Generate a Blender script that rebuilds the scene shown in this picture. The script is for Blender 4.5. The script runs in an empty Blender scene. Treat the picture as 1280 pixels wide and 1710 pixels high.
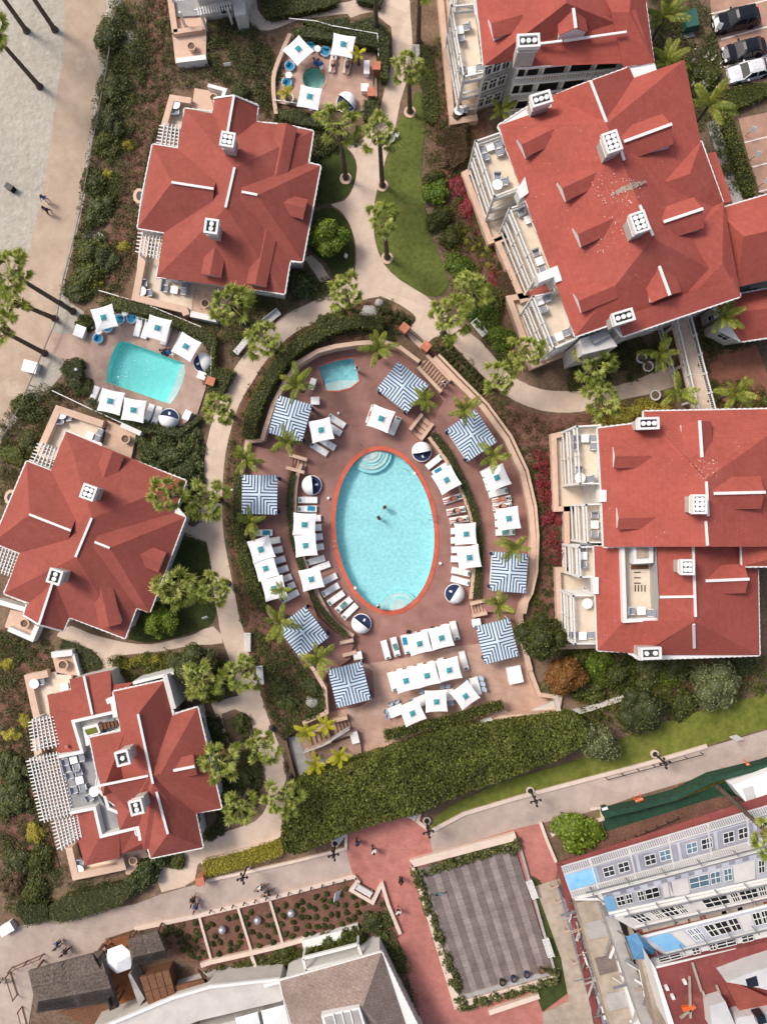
import bpy, math, random
import numpy as np
from mathutils import Vector, Matrix
from mathutils.geometry import tessellate_polygon
R = math.radians
random.seed(7)
rng = np.random.default_rng(7)
scene = bpy.context.scene
col = scene.collection
# ---------------------------------------------------------------- camera, sky, sun, exposure
HC = 81.0                      # drone height (m)
SC = 16.05                     # photo pixels per metre on the ground
cam_d = bpy.data.cameras.new('camera')
cam = bpy.data.objects.new('camera', cam_d); col.objects.link(cam)
cam.location = (0, 0, HC); cam.rotation_euler = (0, 0, 0)
cam_d.sensor_fit = 'VERTICAL'; cam_d.sensor_height = 36.0; cam_d.lens = 36.0 * SC * HC / 1710.0
cam_d.clip_end = 1000.0; cam_d.clip_start = 0.5
scene.camera = cam
SUN_EL, SUN_DX, SUN_DY = 50.0, 0.84, -0.54       # elevation; direction the light travels over the ground
w = bpy.data.worlds.new('World'); scene.world = w; w.use_nodes = True
nt = w.node_tree
sky = nt.nodes.new('ShaderNodeTexSky'); sky.sky_type = 'NISHITA'; sky.sun_disc = False
sky.sun_elevation = R(SUN_EL); sky.sun_rotation = math.atan2(-SUN_DX, -SUN_DY)
sky.dust_density = 5.0; sky.air_density = 1.0; sky.ozone_density = 0.6
bg = nt.nodes['Background']; bg.inputs['Strength'].default_value = 0.15
nt.links.new(sky.outputs[0], bg.inputs[0])
sd = bpy.data.lights.new('sun', 'SUN'); sd.energy = 2.0; sd.angle = R(15.0); sd.color = (1.0, 0.965, 0.92)
sun = bpy.data.objects.new('sun', sd); col.objects.link(sun)
ld = Vector((SUN_DX, SUN_DY, 0)).normalized() * math.cos(R(SUN_EL)) + Vector((0, 0, -math.sin(R(SUN_EL))))
sun.rotation_euler = ld.to_track_quat('-Z', 'Y').to_euler(); sun.location = (-40, 30, 60)
vs = scene.view_settings
vs.view_transform = 'Standard'; vs.look = 'None'; vs.gamma = 1.0; vs.use_curve_mapping = False; vs.exposure = 0.11

# ---------------------------------------------------------------- helpers
def P(px, py, z=0.0):
 k = (HC - z) / HC
 return Vector(((px - 640) / SC * k, (855 - py) / SC * k, z))
def lin(c):
 c = c / 255.0
 return c / 12.92 if c <= 0.04045 else ((c + 0.055) / 1.055) ** 2.4
def rgb(r, g, b, k=1.0): return (lin(r) * k, lin(g) * k, lin(b) * k, 1.0)

def _n(nt, t, **kw):
 n = nt.nodes.new(t)
 for k, v in kw.items(): setattr(n, k, v)
 return n
MATS = {}
def M(name, c, c2=None, scale=1.5, rough=0.8, bump=0.0, bscale=30.0, spec=0.3, metal=0.0, var=0.12, big=0.15, stain=None, stain_scale=0.5, stain_amt=0.4, trans=0.0, alpha=1.0, obj=False, bdist=0.05):
 """base colour with fine noise between c and c2, a broad mottling, optional stains and a bump"""
 m = bpy.data.materials.new(name); m.use_nodes = True; MATS[name] = m
 t = m.node_tree; b = t.nodes['Principled BSDF']; L = t.links
 if c2 is None:
  c2 = tuple(min(1, x * (1 + var)) for x in c[:3]) + (1,); c = tuple(x * (1 - var) for x in c[:3]) + (1,)
 if obj:
  tc = _n(t, 'ShaderNodeTexCoord'); pos = tc.outputs['Object']
 else:
  g = _n(t, 'ShaderNodeNewGeometry'); pos = g.outputs['Position']
 n1 = _n(t, 'ShaderNodeTexNoise'); n1.inputs['Scale'].default_value = scale; n1.inputs['Detail'].default_value = 6; n1.inputs['Roughness'].default_value = 0.65
 L.new(pos, n1.inputs['Vector'])
 r1 = _n(t, 'ShaderNodeMapRange'); r1.inputs[1].default_value = 0.3; r1.inputs[2].default_value = 0.7
 L.new(n1.outputs[0], r1.inputs[0])
 mx = _n(t, 'ShaderNodeMix', data_type='RGBA'); mx.inputs[6].default_value = c; mx.inputs[7].default_value = c2
 L.new(r1.outputs[0], mx.inputs[0]); out = mx.outputs[2]
 if big:
  n2 = _n(t, 'ShaderNodeTexNoise'); n2.inputs['Scale'].default_value = scale * 0.13; n2.inputs['Detail'].default_value = 4
  L.new(pos, n2.inputs['Vector'])
  r2 = _n(t, 'ShaderNodeMapRange'); r2.inputs[1].default_value = 0.3; r2.inputs[2].default_value = 0.7; r2.inputs[3].default_value = 1 - big; r2.inputs[4].default_value = 1 + big
  L.new(n2.outputs[0], r2.inputs[0])
  v = _n(t, 'ShaderNodeVectorMath', operation='SCALE'); L.new(out, v.inputs[0]); L.new(r2.outputs[0], v.inputs['Scale']); out = v.outputs[0]
 if stain:
  n3 = _n(t, 'ShaderNodeTexNoise'); n3.inputs['Scale'].default_value = stain_scale; n3.inputs['Detail'].default_value = 8; n3.inputs['Roughness'].default_value = 0.7
  L.new(pos, n3.inputs['Vector'])
  r3 = _n(t, 'ShaderNodeMapRange'); r3.inputs[1].default_value = 0.55; r3.inputs[2].default_value = 0.72; r3.inputs[4].default_value = stain_amt
  L.new(n3.outputs[0], r3.inputs[0])
  m3 = _n(t, 'ShaderNodeMix', data_type='RGBA'); L.new(r3.outputs[0], m3.inputs[0]); L.new(out, m3.inputs[6]); m3.inputs[7].default_value = stain; out = m3.outputs[2]
 L.new(out, b.inputs['Base Color'])
 b.inputs['Roughness'].default_value = rough; b.inputs['Specular IOR Level'].default_value = spec; b.inputs['Metallic'].default_value = metal
 if bump:
  nb = _n(t, 'ShaderNodeTexNoise'); nb.inputs['Scale'].default_value = bscale; nb.inputs['Detail'].default_value = 4
  L.new(pos, nb.inputs['Vector'])
  bp = _n(t, 'ShaderNodeBump'); bp.inputs['Strength'].default_value = bump; bp.inputs['Distance'].default_value = bdist
  L.new(nb.outputs[0], bp.inputs['Height']); L.new(bp.outputs[0], b.inputs['Normal'])
 return m
def grid_joints(m, size, ang, depth, width=0.03, size2=None):
 """darken thin joint lines of a square paving in the material (joints under 2 px in the picture)"""
 t = m.node_tree; L = t.links; b = t.nodes['Principled BSDF']
 src = b.inputs['Base Color'].links[0].from_socket
 g = _n(t, 'ShaderNodeNewGeometry')
 mp = _n(t, 'ShaderNodeMapping'); mp.inputs['Rotation'].default_value = (0, 0, ang); L.new(g.outputs['Position'], mp.inputs[0])
 br = _n(t, 'ShaderNodeTexBrick'); br.offset = 0.5 if size2 else 0.0
 br.inputs['Scale'].default_value = 1.0; br.inputs['Brick Width'].default_value = size; br.inputs['Row Height'].default_value = size2 or size
 br.inputs['Mortar Size'].default_value = width; br.inputs['Mortar Smooth'].default_value = 0.3
 br.inputs['Color1'].default_value = (1, 1, 1, 1); br.inputs['Color2'].default_value = (0.9, 0.88, 0.87, 1); br.inputs['Mortar'].default_value = (depth, depth, depth, 1)
 L.new(mp.outputs[0], br.inputs['Vector'])
 mul = _n(t, 'ShaderNodeMix', data_type='RGBA', blend_type='MULTIPLY'); mul.inputs[0].default_value = 1.0
 L.new(src, mul.inputs[6]); L.new(br.outputs['Color'], mul.inputs[7]); L.new(mul.outputs[2], b.inputs['Base Color'])
 return m
def ML(name, dark, mid, light, rough=0.55, tl=0.25):
 """leaf material: every leaf carries its own shade in the attribute v"""
 m = bpy.data.materials.new(name); m.use_nodes = True; MATS[name] = m
 t = m.node_tree; b = t.nodes['Principled BSDF']; L = t.links
 a = _n(t, 'ShaderNodeAttribute'); a.attribute_name = 'v'
 oi = _n(t, 'ShaderNodeObjectInfo')
 ad = _n(t, 'ShaderNodeMath', operation='MULTIPLY_ADD'); L.new(oi.outputs['Random'], ad.inputs[0]); ad.inputs[1].default_value = 0.3; ad.inputs[2].default_value = -0.15
 s = _n(t, 'ShaderNodeMath', operation='ADD'); L.new(a.outputs['Fac'], s.inputs[0]); L.new(ad.outputs[0], s.inputs[1])
 cr = _n(t, 'ShaderNodeValToRGB'); e = cr.color_ramp.elements
 e[0].color = dark; e[0].position = 0.0; e[1].color = light; e[1].position = 1.0
 x = cr.color_ramp.elements.new(0.5); x.color = mid
 L.new(s.outputs[0], cr.inputs[0]); L.new(cr.outputs[0], b.inputs['Base Color'])
 b.inputs['Roughness'].default_value = rough; b.inputs['Specular IOR Level'].default_value = 0.35
 if tl:
  tr = _n(t, 'ShaderNodeBsdfTranslucent'); L.new(cr.outputs[0], tr.inputs[0])
  ms = _n(t, 'ShaderNodeMixShader'); ms.inputs[0].default_value = tl
  L.new(b.outputs[0], ms.inputs[1]); L.new(tr.outputs[0], ms.inputs[2]); L.new(ms.outputs[0], t.nodes['Material Output'].inputs[0])
 return m

# ---- mesh builder
class MB:
 def __init__(s): s.v = []; s.f = []; s.m = []
 def add(s, vs, fs, mi=0):
  o = len(s.v); s.v += [Vector(x) for x in vs]
  for f in fs: s.f.append([o + i for i in f]); s.m.append(mi)
  return s
 def box(s, c, d, rz=0.0, mi=0, tilt=0.0):
  m = Matrix.Rotation(rz, 3, 'Z') @ Matrix.Rotation(tilt, 3, 'X'); h = Vector(d) / 2; c = Vector(c)
  vs = [c + m @ Vector((sx * h.x, sy * h.y, sz * h.z)) for sz in (-1, 1) for sx, sy in ((-1, -1), (1, -1), (1, 1), (-1, 1))]
  return s.add(vs, [(3, 2, 1, 0), (4, 5, 6, 7), (0, 1, 5, 4), (1, 2, 6, 5), (2, 3, 7, 6), (3, 0, 4, 7)], mi)
 def bar(s, a, b, wd, ht, mi=0):
  """box from a to b, wd wide (sideways), ht high, centred on the line"""
  a, b = Vector(a), Vector(b); d = (b - a); L = d.length
  if L < 1e-6: return s
  d /= L; side = Vector((-d.y, d.x, 0))
  if side.length < 1e-4: side = Vector((1, 0, 0))
  side.normalize(); up = d.cross(side); up.normalize()
  if up.z < 0: up = -up
  vs = [p + side * (sx * wd / 2) + up * (sz * ht / 2) for p in (a, b) for sx, sz in ((-1, -1), (1, -1), (1, 1), (-1, 1))]
  return s.add(vs, [(0, 1, 2, 3), (7, 6, 5, 4), (0, 4, 5, 1), (1, 5, 6, 2), (2, 6, 7, 3), (3, 7, 4, 0)], mi)
 def prism(s, pts, z0, z1, mi=0, bottom=False):
  n = len(pts); a = sum(pts[i][0] * pts[(i + 1) % n][1] - pts[(i + 1) % n][0] * pts[i][1] for i in range(n))
  if a < 0: pts = pts[::-1]
  vs = [(p[0], p[1], z0) for p in pts] + [(p[0], p[1], z1) for p in pts]
  fs = [tuple(range(n, 2 * n))] + [(i, (i + 1) % n, n + (i + 1) % n, n + i) for i in range(n)]
  if bottom: fs.append(tuple(range(n - 1, -1, -1)))
  return s.add(vs, fs, mi)
 def tube(s, pts, rad, n=6, mi=0, cap=True):
  pts = [Vector(p) for p in pts]; o = len(s.v); k = len(pts)
  if not hasattr(rad, '__len__'): rad = [rad] * k
  for i, p in enumerate(pts):
   d = (pts[min(i + 1, k - 1)] - pts[max(i - 1, 0)]).normalized()
   q = d.to_track_quat('Z', 'Y')
   for j in range(n):
    a = 2 * math.pi * j / n
    s.v.append(p + q @ Vector((math.cos(a) * rad[i], math.sin(a) * rad[i], 0)))
  for i in range(k - 1):
   for j in range(n):
    s.f.append([o + i * n + j, o + i * n + (j + 1) % n, o + (i + 1) * n + (j + 1) % n, o + (i + 1) * n + j]); s.m.append(mi)
  if cap:
   s.f.append([o + j for j in range(n - 1, -1, -1)]); s.m.append(mi)
   s.f.append([o + (k - 1) * n + j for j in range(n)]); s.m.append(mi)
  return s
 def lathe(s, prof, c=(0, 0, 0), n=16, mi=0, a0=0.0, a1=2 * math.pi):
  c = Vector(c); o = len(s.v); full = abs(a1 - a0 - 2 * math.pi) < 1e-6; k = n if full else n + 1
  for r, z in prof:
   for j in range(k):
    a = a0 + (a1 - a0) * j / n
    s.v.append(c + Vector((math.cos(a) * r, math.sin(a) * r, z)))
  for i in range(len(prof) - 1):
   for j in range(n):
    j2 = (j + 1) % k
    s.f.append([o + i * k + j, o + i * k + j2, o + (i + 1) * k + j2, o + (i + 1) * k + j]); s.m.append(mi)
  return s
 def build(s, name, mats, parent=None, origin=None, smooth=False):
  if parent is not None and origin is None: origin = Vector((0, 0, 0)) if parent.get('_local') else parent.location
  if origin is None: origin = Vector((0, 0, 0))
  origin = Vector(origin)
  me = bpy.data.meshes.new(name)
  me.from_pydata([tuple(v - origin) for v in s.v], [], s.f)
  if not isinstance(mats, (list, tuple)): mats = [mats]
  for m in mats: me.materials.append(m)
  if len(mats) > 1: me.polygons.foreach_set('material_index', s.m)
  if smooth: me.polygons.foreach_set('use_smooth', [True] * len(me.polygons))
  me.update()
  o = bpy.data.objects.new(name, me); col.objects.link(o)
  if parent is not None: o.parent = parent
  else: o.location = origin
  return o
def tag(o, label=None, cat=None, group=None, kind=None):
 if label: o['label'] = label
 if cat: o['category'] = cat
 if group: o['group'] = group
 if kind: o['kind'] = kind
 return o
def thing(name, label, cat, loc=(0, 0, 0), rz=0.0, group=None, local=False):
 o = bpy.data.objects.new(name, None); col.objects.link(o); o.empty_display_size = 0.2
 o.location = loc; o.rotation_euler = (0, 0, rz)
 if local: o['_local'] = 1
 return tag(o, label, cat, group)
def kids(o): return KIDS.get(o.name, [])
KIDS = {}
def freeze(o):
 """remember the tree below a prototype so that copies do not search the whole scene"""
 for c in [x for x in o.children]: KIDS.setdefault(o.name, []).append(c); freeze(c)
 return o
def copy_tree(o, parent=None):
 c = o.copy(); col.objects.link(c)
 c.parent = parent
 for ch in kids(o): copy_tree(ch, c)
 return c
def place(proto, used, loc, rz, label, group=None, scale=1.0):
 """first call moves the prototype itself, later calls copy it with all its parts"""
 o = proto if not used else copy_tree(proto)
 used.append(o)
 o.location = loc; o.rotation_euler = (0, 0, rz); o.scale = (scale,) * 3 if not hasattr(scale, '__len__') else scale
 o['label'] = label
 if group: o['group'] = group
 return o
ORD = 'first second third fourth fifth sixth seventh eighth ninth tenth eleventh twelfth thirteenth fourteenth fifteenth sixteenth'.split()

# ---- flat ground sheets, each 4 mm above the last
_zs = [0.0]
def sheet(name, pts, mat, z=None, holes=(), kind='structure', raised=0.0):
 if z is None: _zs[0] += 0.004; z = _zs[0]
 loops = [[P(x, y, z) for x, y in pts]] + [[P(x, y, z) for x, y in h] for h in holes]
 flat = [v for l in loops for v in l]
 tr = tessellate_polygon(loops)
 fs = []
 for a, b, c in tr:
  n = (flat[b] - flat[a]).cross(flat[c] - flat[a])
  fs.append((a, b, c) if n.z > 0 else (c, b, a))
 mb = MB().add(flat, fs)
 return tag(mb.build(name, mat), kind=kind)
def smooth_poly(pts, n=4, closed=True):
 """Catmull-Rom through pixel points"""
 out = []; k = len(pts)
 for i in range(k if closed else k - 1):
  p0, p1, p2, p3 = [Vector(pts[(i + d) % k] if closed else pts[max(0, min(k - 1, i + d))]) for d in (-1, 0, 1, 2)]
  for j in range(n):
   t = j / n
   v = 0.5 * ((2 * p1) + (p2 - p0) * t + (2 * p0 - 5 * p1 + 4 * p2 - p3) * t * t + (3 * p1 - p0 - 3 * p2 + p3) * t ** 3)
   out.append((v.x, v.y))
 if not closed: out.append(tuple(pts[-1]))
 return out
def strip_wall(pts, wd, z0, z1, name, mat, label=None, cat='wall', closed=False, cap=None):
 """low wall of width wd (m) along pixel points given at its top"""
 w = [P(x, y, z1) for x, y in pts]; n = len(w); a = []; b = []
 for i in range(n):
  d1 = (w[i] - w[(i - 1) % n]) if (i or closed) else (w[1] - w[0])
  d2 = (w[(i + 1) % n] - w[i]) if (i < n - 1 or closed) else (w[-1] - w[-2])
  d1 = d1.normalized(); d2 = d2.normalized(); t = (d1 + d2).normalized(); q = Vector((-t.y, t.x, 0))
  k = 1.0 / max(0.5, q.dot(Vector((-d1.y, d1.x, 0))))
  a.append(w[i] + q * wd / 2 * k); b.append(w[i] - q * wd / 2 * k)
 mb = MB(); o = 0; L = n if closed else n - 1
 vs = []
 for i in range(n): vs += [(a[i].x, a[i].y, z0), (b[i].x, b[i].y, z0), (b[i].x, b[i].y, z1), (a[i].x, a[i].y, z1)]
 fs = []
 for i in range(L):
  p, q = 4 * i, 4 * ((i + 1) % n)
  fs += [(p + 3, p + 2, q + 2, q + 3), (p, p + 3, q + 3, q), (p + 1, q + 1, q + 2, p + 2)]
 if not closed: fs += [(0, 1, 2, 3), (4 * n - 4, 4 * n - 1, 4 * n - 2, 4 * n - 3)]
 mb.add(vs, fs)
 o = mb.build(name, mat, origin=(w[n // 2].x, w[n // 2].y, z0))
 return tag(o, label, cat) if label else tag(o, kind='structure')
def inside(pts, x, y):
 c = np.zeros(x.shape, bool); n = len(pts); j = n - 1
 for i in range(n):
  xi, yi = pts[i]; xj, yj = pts[j]
  hit = ((yi > y) != (yj > y)) & (x < (xj - xi) * (y - yi) / ((yj - yi) if yj != yi else 1e-9) + xi)
  c ^= hit; j = i
 return c
def sample_poly(pts, n):
 a = np.array(pts, float); lo = a.min(0); hi = a.max(0); xs = []; ys = []; got = 0
 for _ in range(400):
  x = rng.uniform(lo[0], hi[0], n * 2 + 8); y = rng.uniform(lo[1], hi[1], n * 2 + 8); k = inside(pts, x, y)
  xs.append(x[k]); ys.append(y[k]); got += k.sum()
  if got >= n: break
 return np.concatenate(xs)[:n], np.concatenate(ys)[:n]
def np_mesh(name, V, F, mats, midx=None, v=None, smooth=False):
 me = bpy.data.meshes.new(name)
 me.vertices.add(len(V)); me.vertices.foreach_set('co', np.ascontiguousarray(V, np.float32).ravel())
 k = F.shape[1]; me.loops.add(F.size); me.loops.foreach_set('vertex_index', F.astype(np.int32).ravel())
 me.polygons.add(len(F)); me.polygons.foreach_set('loop_start', (np.arange(len(F)) * k).astype(np.int32)); me.polygons.foreach_set('loop_total', np.full(len(F), k, np.int32))
 for m in (mats if isinstance(mats, (list, tuple)) else [mats]): me.materials.append(m)
 if midx is not None: me.polygons.foreach_set('material_index', midx.astype(np.int32))
 if v is not None:
  at = me.attributes.new('v', 'FLOAT', 'POINT'); at.data.foreach_set('value', v.astype(np.float32))
 if smooth: me.polygons.foreach_set('use_smooth', np.ones(len(F), bool))
 me.update(calc_edges=True); me.validate()
 return me
def leaf_arrays(C, size, flat=0.5, aspect=0.55, r=None, spread=0.3, nrm=None):
 """one rhombic leaf per row of C; flat=1 lies level (or along nrm), 0 is random"""
 r = r or rng; n = len(C)
 N = r.normal(size=(n, 3)); N[:, 2] = np.abs(N[:, 2]); N /= np.linalg.norm(N, axis=1)[:, None]
 base = np.tile([0, 0, 1.0], (n, 1)) if nrm is None else nrm
 N = N * (1 - flat) + base * flat; N /= np.linalg.norm(N, axis=1)[:, None]
 A = r.normal(size=(n, 3)); U = np.cross(N, A); U /= np.linalg.norm(U, axis=1)[:, None]; W = np.cross(N, U)
 L = size * r.uniform(0.65, 1.35, n)[:, None]
 V = np.empty((n, 4, 3)); V[:, 0] = C - U * L / 2; V[:, 1] = C + W * L * aspect / 2 + N * L * 0.08; V[:, 2] = C + U * L / 2 - N * L * 0.12; V[:, 3] = C - W * L * aspect / 2 + N * L * 0.08
 v = np.clip(r.normal(0.5, spread, n), 0, 1)
 return V.reshape(-1, 3), np.arange(4 * n).reshape(n, 4), np.repeat(v, 4)
def core_arrays(rx, ry, rz, n=14, m=8, lump=0.1, r=None, low=-0.2):
 r = r or rng; ph = r.uniform(0, 6.28, 6)
 V = []; F = []
 for i in range(m + 1):
  t = low * math.pi / 2 + (1 - low) * math.pi / 2 * i / m
  for j in range(n):
   a = 2 * math.pi * j / n
   k = 1 + lump * (math.sin(3 * a + ph[0] + 2 * t) + 0.7 * math.sin(5 * a + ph[1] - 3 * t)) * math.cos(t)
   V.append((rx * k * math.cos(t) * math.cos(a), ry * k * math.cos(t) * math.sin(a), rz * math.sin(t)))
 for i in range(m):
  for j in range(n): F.append((i * n + j, i * n + (j + 1) % n, (i + 1) * n + (j + 1) % n, (i + 1) * n + j))
 return np.array(V), np.array(F)
def join_arrays(parts):
 Vs, Fs, vs = [], [], []; o = 0
 for V, F, v in parts: Vs.append(V); Fs.append(F + o); vs.append(v); o += len(V)
 return np.concatenate(Vs), np.concatenate(Fs), np.concatenate(vs)

# ---------------------------------------------------------------- materials
m_soil = M('soil', rgb(94, 76, 60), rgb(134, 110, 90), scale=3, rough=0.95, bump=0.5, bscale=14, big=0.3, stain=rgb(70, 74, 44), stain_scale=0.35, stain_amt=0.8)
m_mulch = M('mulch', rgb(90, 63, 52), rgb(130, 94, 79), scale=5, rough=0.95, bump=0.6, bscale=20, big=0.2)
m_sand = M('sand', rgb(160, 153, 140), rgb(184, 177, 164), scale=1.2, rough=0.95, bump=0.6, bscale=2.2, big=0.06, bdist=.22)
m_prom = M('promenade', rgb(164, 143, 124), rgb(185, 164, 143), scale=0.6, rough=0.85, big=0.14, bump=0.1, stain=rgb(214, 196, 178), stain_scale=0.14, stain_amt=0.7)
m_path = M('path', rgb(202, 181, 163), rgb(219, 198, 178), scale=0.9, rough=0.85, big=0.09, bump=0.1, bscale=20, stain=rgb(165, 142, 128), stain_scale=0.25, stain_amt=0.35)
grid_joints(m_path, 3.1, 0.35, 0.72, 0.018)
m_road = M('road', rgb(168, 152, 142), rgb(190, 172, 160), scale=0.7, rough=0.9, big=0.14, bump=0.1, stain=rgb(126, 116, 112), stain_scale=0.2, stain_amt=0.5)
grid_joints(m_road, 3.6, 0.27, 0.78, 0.016)
m_plaza = M('plaza_brick', rgb(170, 108, 98), rgb(194, 130, 119), scale=0.9, rough=0.85, big=0.13, bump=0.15, bscale=25, stain=rgb(140, 80, 74), stain_scale=0.22, stain_amt=0.5)
grid_joints(m_plaza, 0.42, 0.27, 0.82, 0.02, 0.22)
m_deck = M('pool_deck', rgb(134, 97, 88), rgb(164, 123, 112), scale=0.45, rough=0.8, big=0.2, bump=0.1, stain=rgb(178, 132, 120), stain_scale=0.2, stain_amt=0.55)
m_terr = M('terrace_stone', rgb(172, 140, 124), rgb(202, 170, 152), scale=0.5, rough=0.85, big=0.14, bump=0.15, stain=rgb(156, 112, 98), stain_scale=0.2, stain_amt=0.5)
grid_joints(m_terr, 1.1, 0.26, 0.8, 0.02, 0.7)
m_paver = M('pool_paver', rgb(168, 142, 128), rgb(194, 168, 152), scale=0.7, rough=0.85, big=0.12, stain=rgb(150, 120, 108), stain_scale=0.3, stain_amt=0.4)
grid_joints(m_paver, 0.9, -0.32, 0.82, 0.02)
m_park = M('parking_paving', rgb(158, 122, 104), rgb(182, 146, 126), scale=0.8, rough=0.9, big=0.1)
m_brown = M('plant_court_floor', rgb(120, 78, 62), rgb(150, 98, 80), scale=0.8, rough=0.85)
m_lawn = M('lawn', rgb(72, 84, 34), rgb(106, 112, 54), scale=2.6, rough=0.95, bump=0.6, bscale=30, big=0.22, stain=rgb(124, 118, 58), stain_scale=0.25, stain_amt=0.6)
m_lawn2 = M('lawn_dry', rgb(86, 96, 34), rgb(124, 126, 54), scale=1.4, rough=0.95, bump=0.6, bscale=30, big=0.2, stain=rgb(142, 124, 72), stain_scale=0.2, stain_amt=0.6)
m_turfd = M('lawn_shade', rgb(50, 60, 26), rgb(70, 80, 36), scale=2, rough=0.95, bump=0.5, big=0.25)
m_roof2 = M('roof_red_villa', rgb(152, 76, 65), rgb(168, 88, 76), scale=2.2, rough=0.85, big=0.08, bump=0.12, bscale=9, stain=rgb(186, 108, 96), stain_scale=0.16, stain_amt=0.35, spec=0.2)
m_roof = M('roof_red', rgb(140, 74, 64), rgb(155, 84, 73), scale=2.2, rough=0.85, big=0.09, bump=0.12, bscale=9, stain=rgb(178, 104, 94), stain_scale=0.16, stain_amt=0.4, spec=0.2)
m_white = M('white_paint', (0.72, 0.71, 0.68, 1), var=0.04, scale=2, rough=0.55, big=0.03)
m_cream = M('cream_floor', rgb(206, 190, 168), rgb(224, 208, 188), scale=0.9, rough=0.85, big=0.06)
m_wall = M('wall_siding', rgb(196, 192, 186), rgb(212, 208, 202), scale=1.5, rough=0.7, big=0.05)
m_tan = M('tan_cap', rgb(196, 166, 144), rgb(212, 182, 160), scale=1.5, rough=0.85, big=0.08)
m_terra = M('terracotta', rgb(170, 104, 80), rgb(196, 128, 102), scale=3, rough=0.85)
m_coping = M('pool_coping', rgb(182, 84, 64), rgb(206, 106, 82), scale=1.2, rough=0.75, big=0.1)
m_glass = M('window_glass', rgb(34, 38, 44), var=0.2, scale=0.6, rough=0.12, spec=0.5)
m_glassb = M('blue_glass', rgb(84, 110, 130), var=0.2, scale=0.6, rough=0.2, spec=0.5)
m_dark = M('dark_metal', rgb(40, 38, 38), rough=0.5, spec=0.4)
m_grey = M('grey_concrete', rgb(150, 146, 142), rgb(176, 172, 166), scale=1, rough=0.85, big=0.12)
m_greyf = M('grey_roof_floor', rgb(128, 128, 130), rgb(158, 158, 158), scale=0.8, rough=0.85, big=0.1)
m_cush = M('grey_cushion', rgb(128, 132, 140), rgb(158, 162, 170), scale=4, rough=0.9, obj=True)
m_canvas = M('white_canvas', (0.9, 0.89, 0.87, 1), var=0.03, scale=1.5, rough=0.8, obj=True, big=0.03)
m_cushw = M('white_cushion', (0.84, 0.83, 0.81, 1), var=0.04, scale=3, rough=0.85, obj=True, big=0.0)
m_teal = M('teal_fabric', rgb(70, 152, 160), var=0.12, scale=4, rough=0.85, obj=True)
m_pillow = M('green_pillow', rgb(62, 110, 104), rgb(110, 158, 150), scale=6, rough=0.85, obj=True)
m_navy = M('navy_fabric', rgb(38, 52, 84), var=0.15, scale=3, rough=0.85, obj=True)
m_blue = M('blue_cushion', rgb(36, 138, 176), var=0.2, scale=4, rough=0.8, obj=True)
m_palebl = M('pale_blue_weave', rgb(150, 172, 196), rgb(200, 212, 224), scale=8, rough=0.85, obj=True)
m_wood = M('weathered_wood', rgb(104, 92, 86), rgb(134, 120, 112), scale=6, rough=0.9)
m_brwood = M('brown_wood', rgb(92, 62, 44), rgb(128, 90, 66), scale=5, rough=0.8)
m_trunk = M('palm_trunk', rgb(74, 64, 56), rgb(110, 96, 84), scale=6, rough=0.95, bump=0.6, bscale=16)
m_bark = M('bark', rgb(66, 52, 42), rgb(100, 82, 66), scale=8, rough=0.95)
m_thatch = M('thatch', rgb(66, 58, 54), rgb(120, 108, 100), scale=5, rough=0.95, bump=0.8, bscale=18)
m_shingle = M('grey_shingle', rgb(128, 110, 100), rgb(160, 142, 132), scale=4, rough=0.9, bump=0.3, bscale=14)
grid_joints(m_shingle, 0.34, 0.26, 0.72, 0.02, 0.24)
m_flat = M('white_flat_roof', rgb(186, 180, 172), rgb(206, 200, 192), scale=0.7, rough=0.9, big=0.08, stain=rgb(160, 156, 150), stain_scale=0.3, stain_amt=0.4)
m_gfence = M('green_screen', rgb(30, 58, 44), rgb(44, 78, 58), scale=2, rough=0.85)
m_orange = M('orange_plastic', rgb(220, 98, 42), rough=0.6, obj=True)
m_silver = M('silver_ball', rgb(190, 192, 196), rough=0.25, metal=0.6, spec=0.5)
m_carblk = M('black_car_paint', rgb(22, 24, 30), rough=0.25, spec=0.5)
m_carwht = M('white_car_paint', rgb(222, 222, 224), rough=0.25, spec=0.5)
m_tyre = M('tyre', rgb(26, 26, 26), rough=0.9)
m_teald = M('green_box_paint', rgb(52, 92, 82), rough=0.6)
m_skin = M('skin', rgb(186, 132, 108), rough=0.6, obj=True)
m_skin2 = M('dark_skin', rgb(120, 80, 62), rough=0.6, obj=True)
m_hair = M('hair', rgb(46, 34, 28), rough=0.7, obj=True)
m_cblue = M('blue_cloth', rgb(40, 92, 150), rough=0.85, obj=True)
m_cblk = M('black_cloth', rgb(28, 28, 32), rough=0.85, obj=True)
m_cred = M('red_cloth', rgb(176, 60, 62), rough=0.85, obj=True)
m_cwht = M('white_cloth', rgb(228, 226, 220), rough=0.85, obj=True)
m_cgrey = M('denim', rgb(66, 76, 100), rough=0.85, obj=True)
m_tarp = M('blue_tarp', rgb(104, 162, 206), rgb(134, 184, 218), scale=1.2, rough=0.5, bump=0.4, bscale=2)
m_wrap = M('printed_wrap', rgb(154, 158, 172), rgb(182, 185, 196), scale=0.6, rough=0.6, big=0.08)
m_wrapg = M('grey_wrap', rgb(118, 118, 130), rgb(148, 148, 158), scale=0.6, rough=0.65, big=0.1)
m_wrapw = M('white_wrap', rgb(186, 184, 184), rgb(206, 203, 201), scale=0.6, rough=0.65, big=0.06)
m_scaf = M('scaffold_metal', rgb(150, 152, 156), rough=0.4, metal=0.5)
m_plywood = M('plywood', rgb(146, 132, 116), rgb(178, 164, 148), scale=1.0, rough=0.9, big=0.2)
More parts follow.
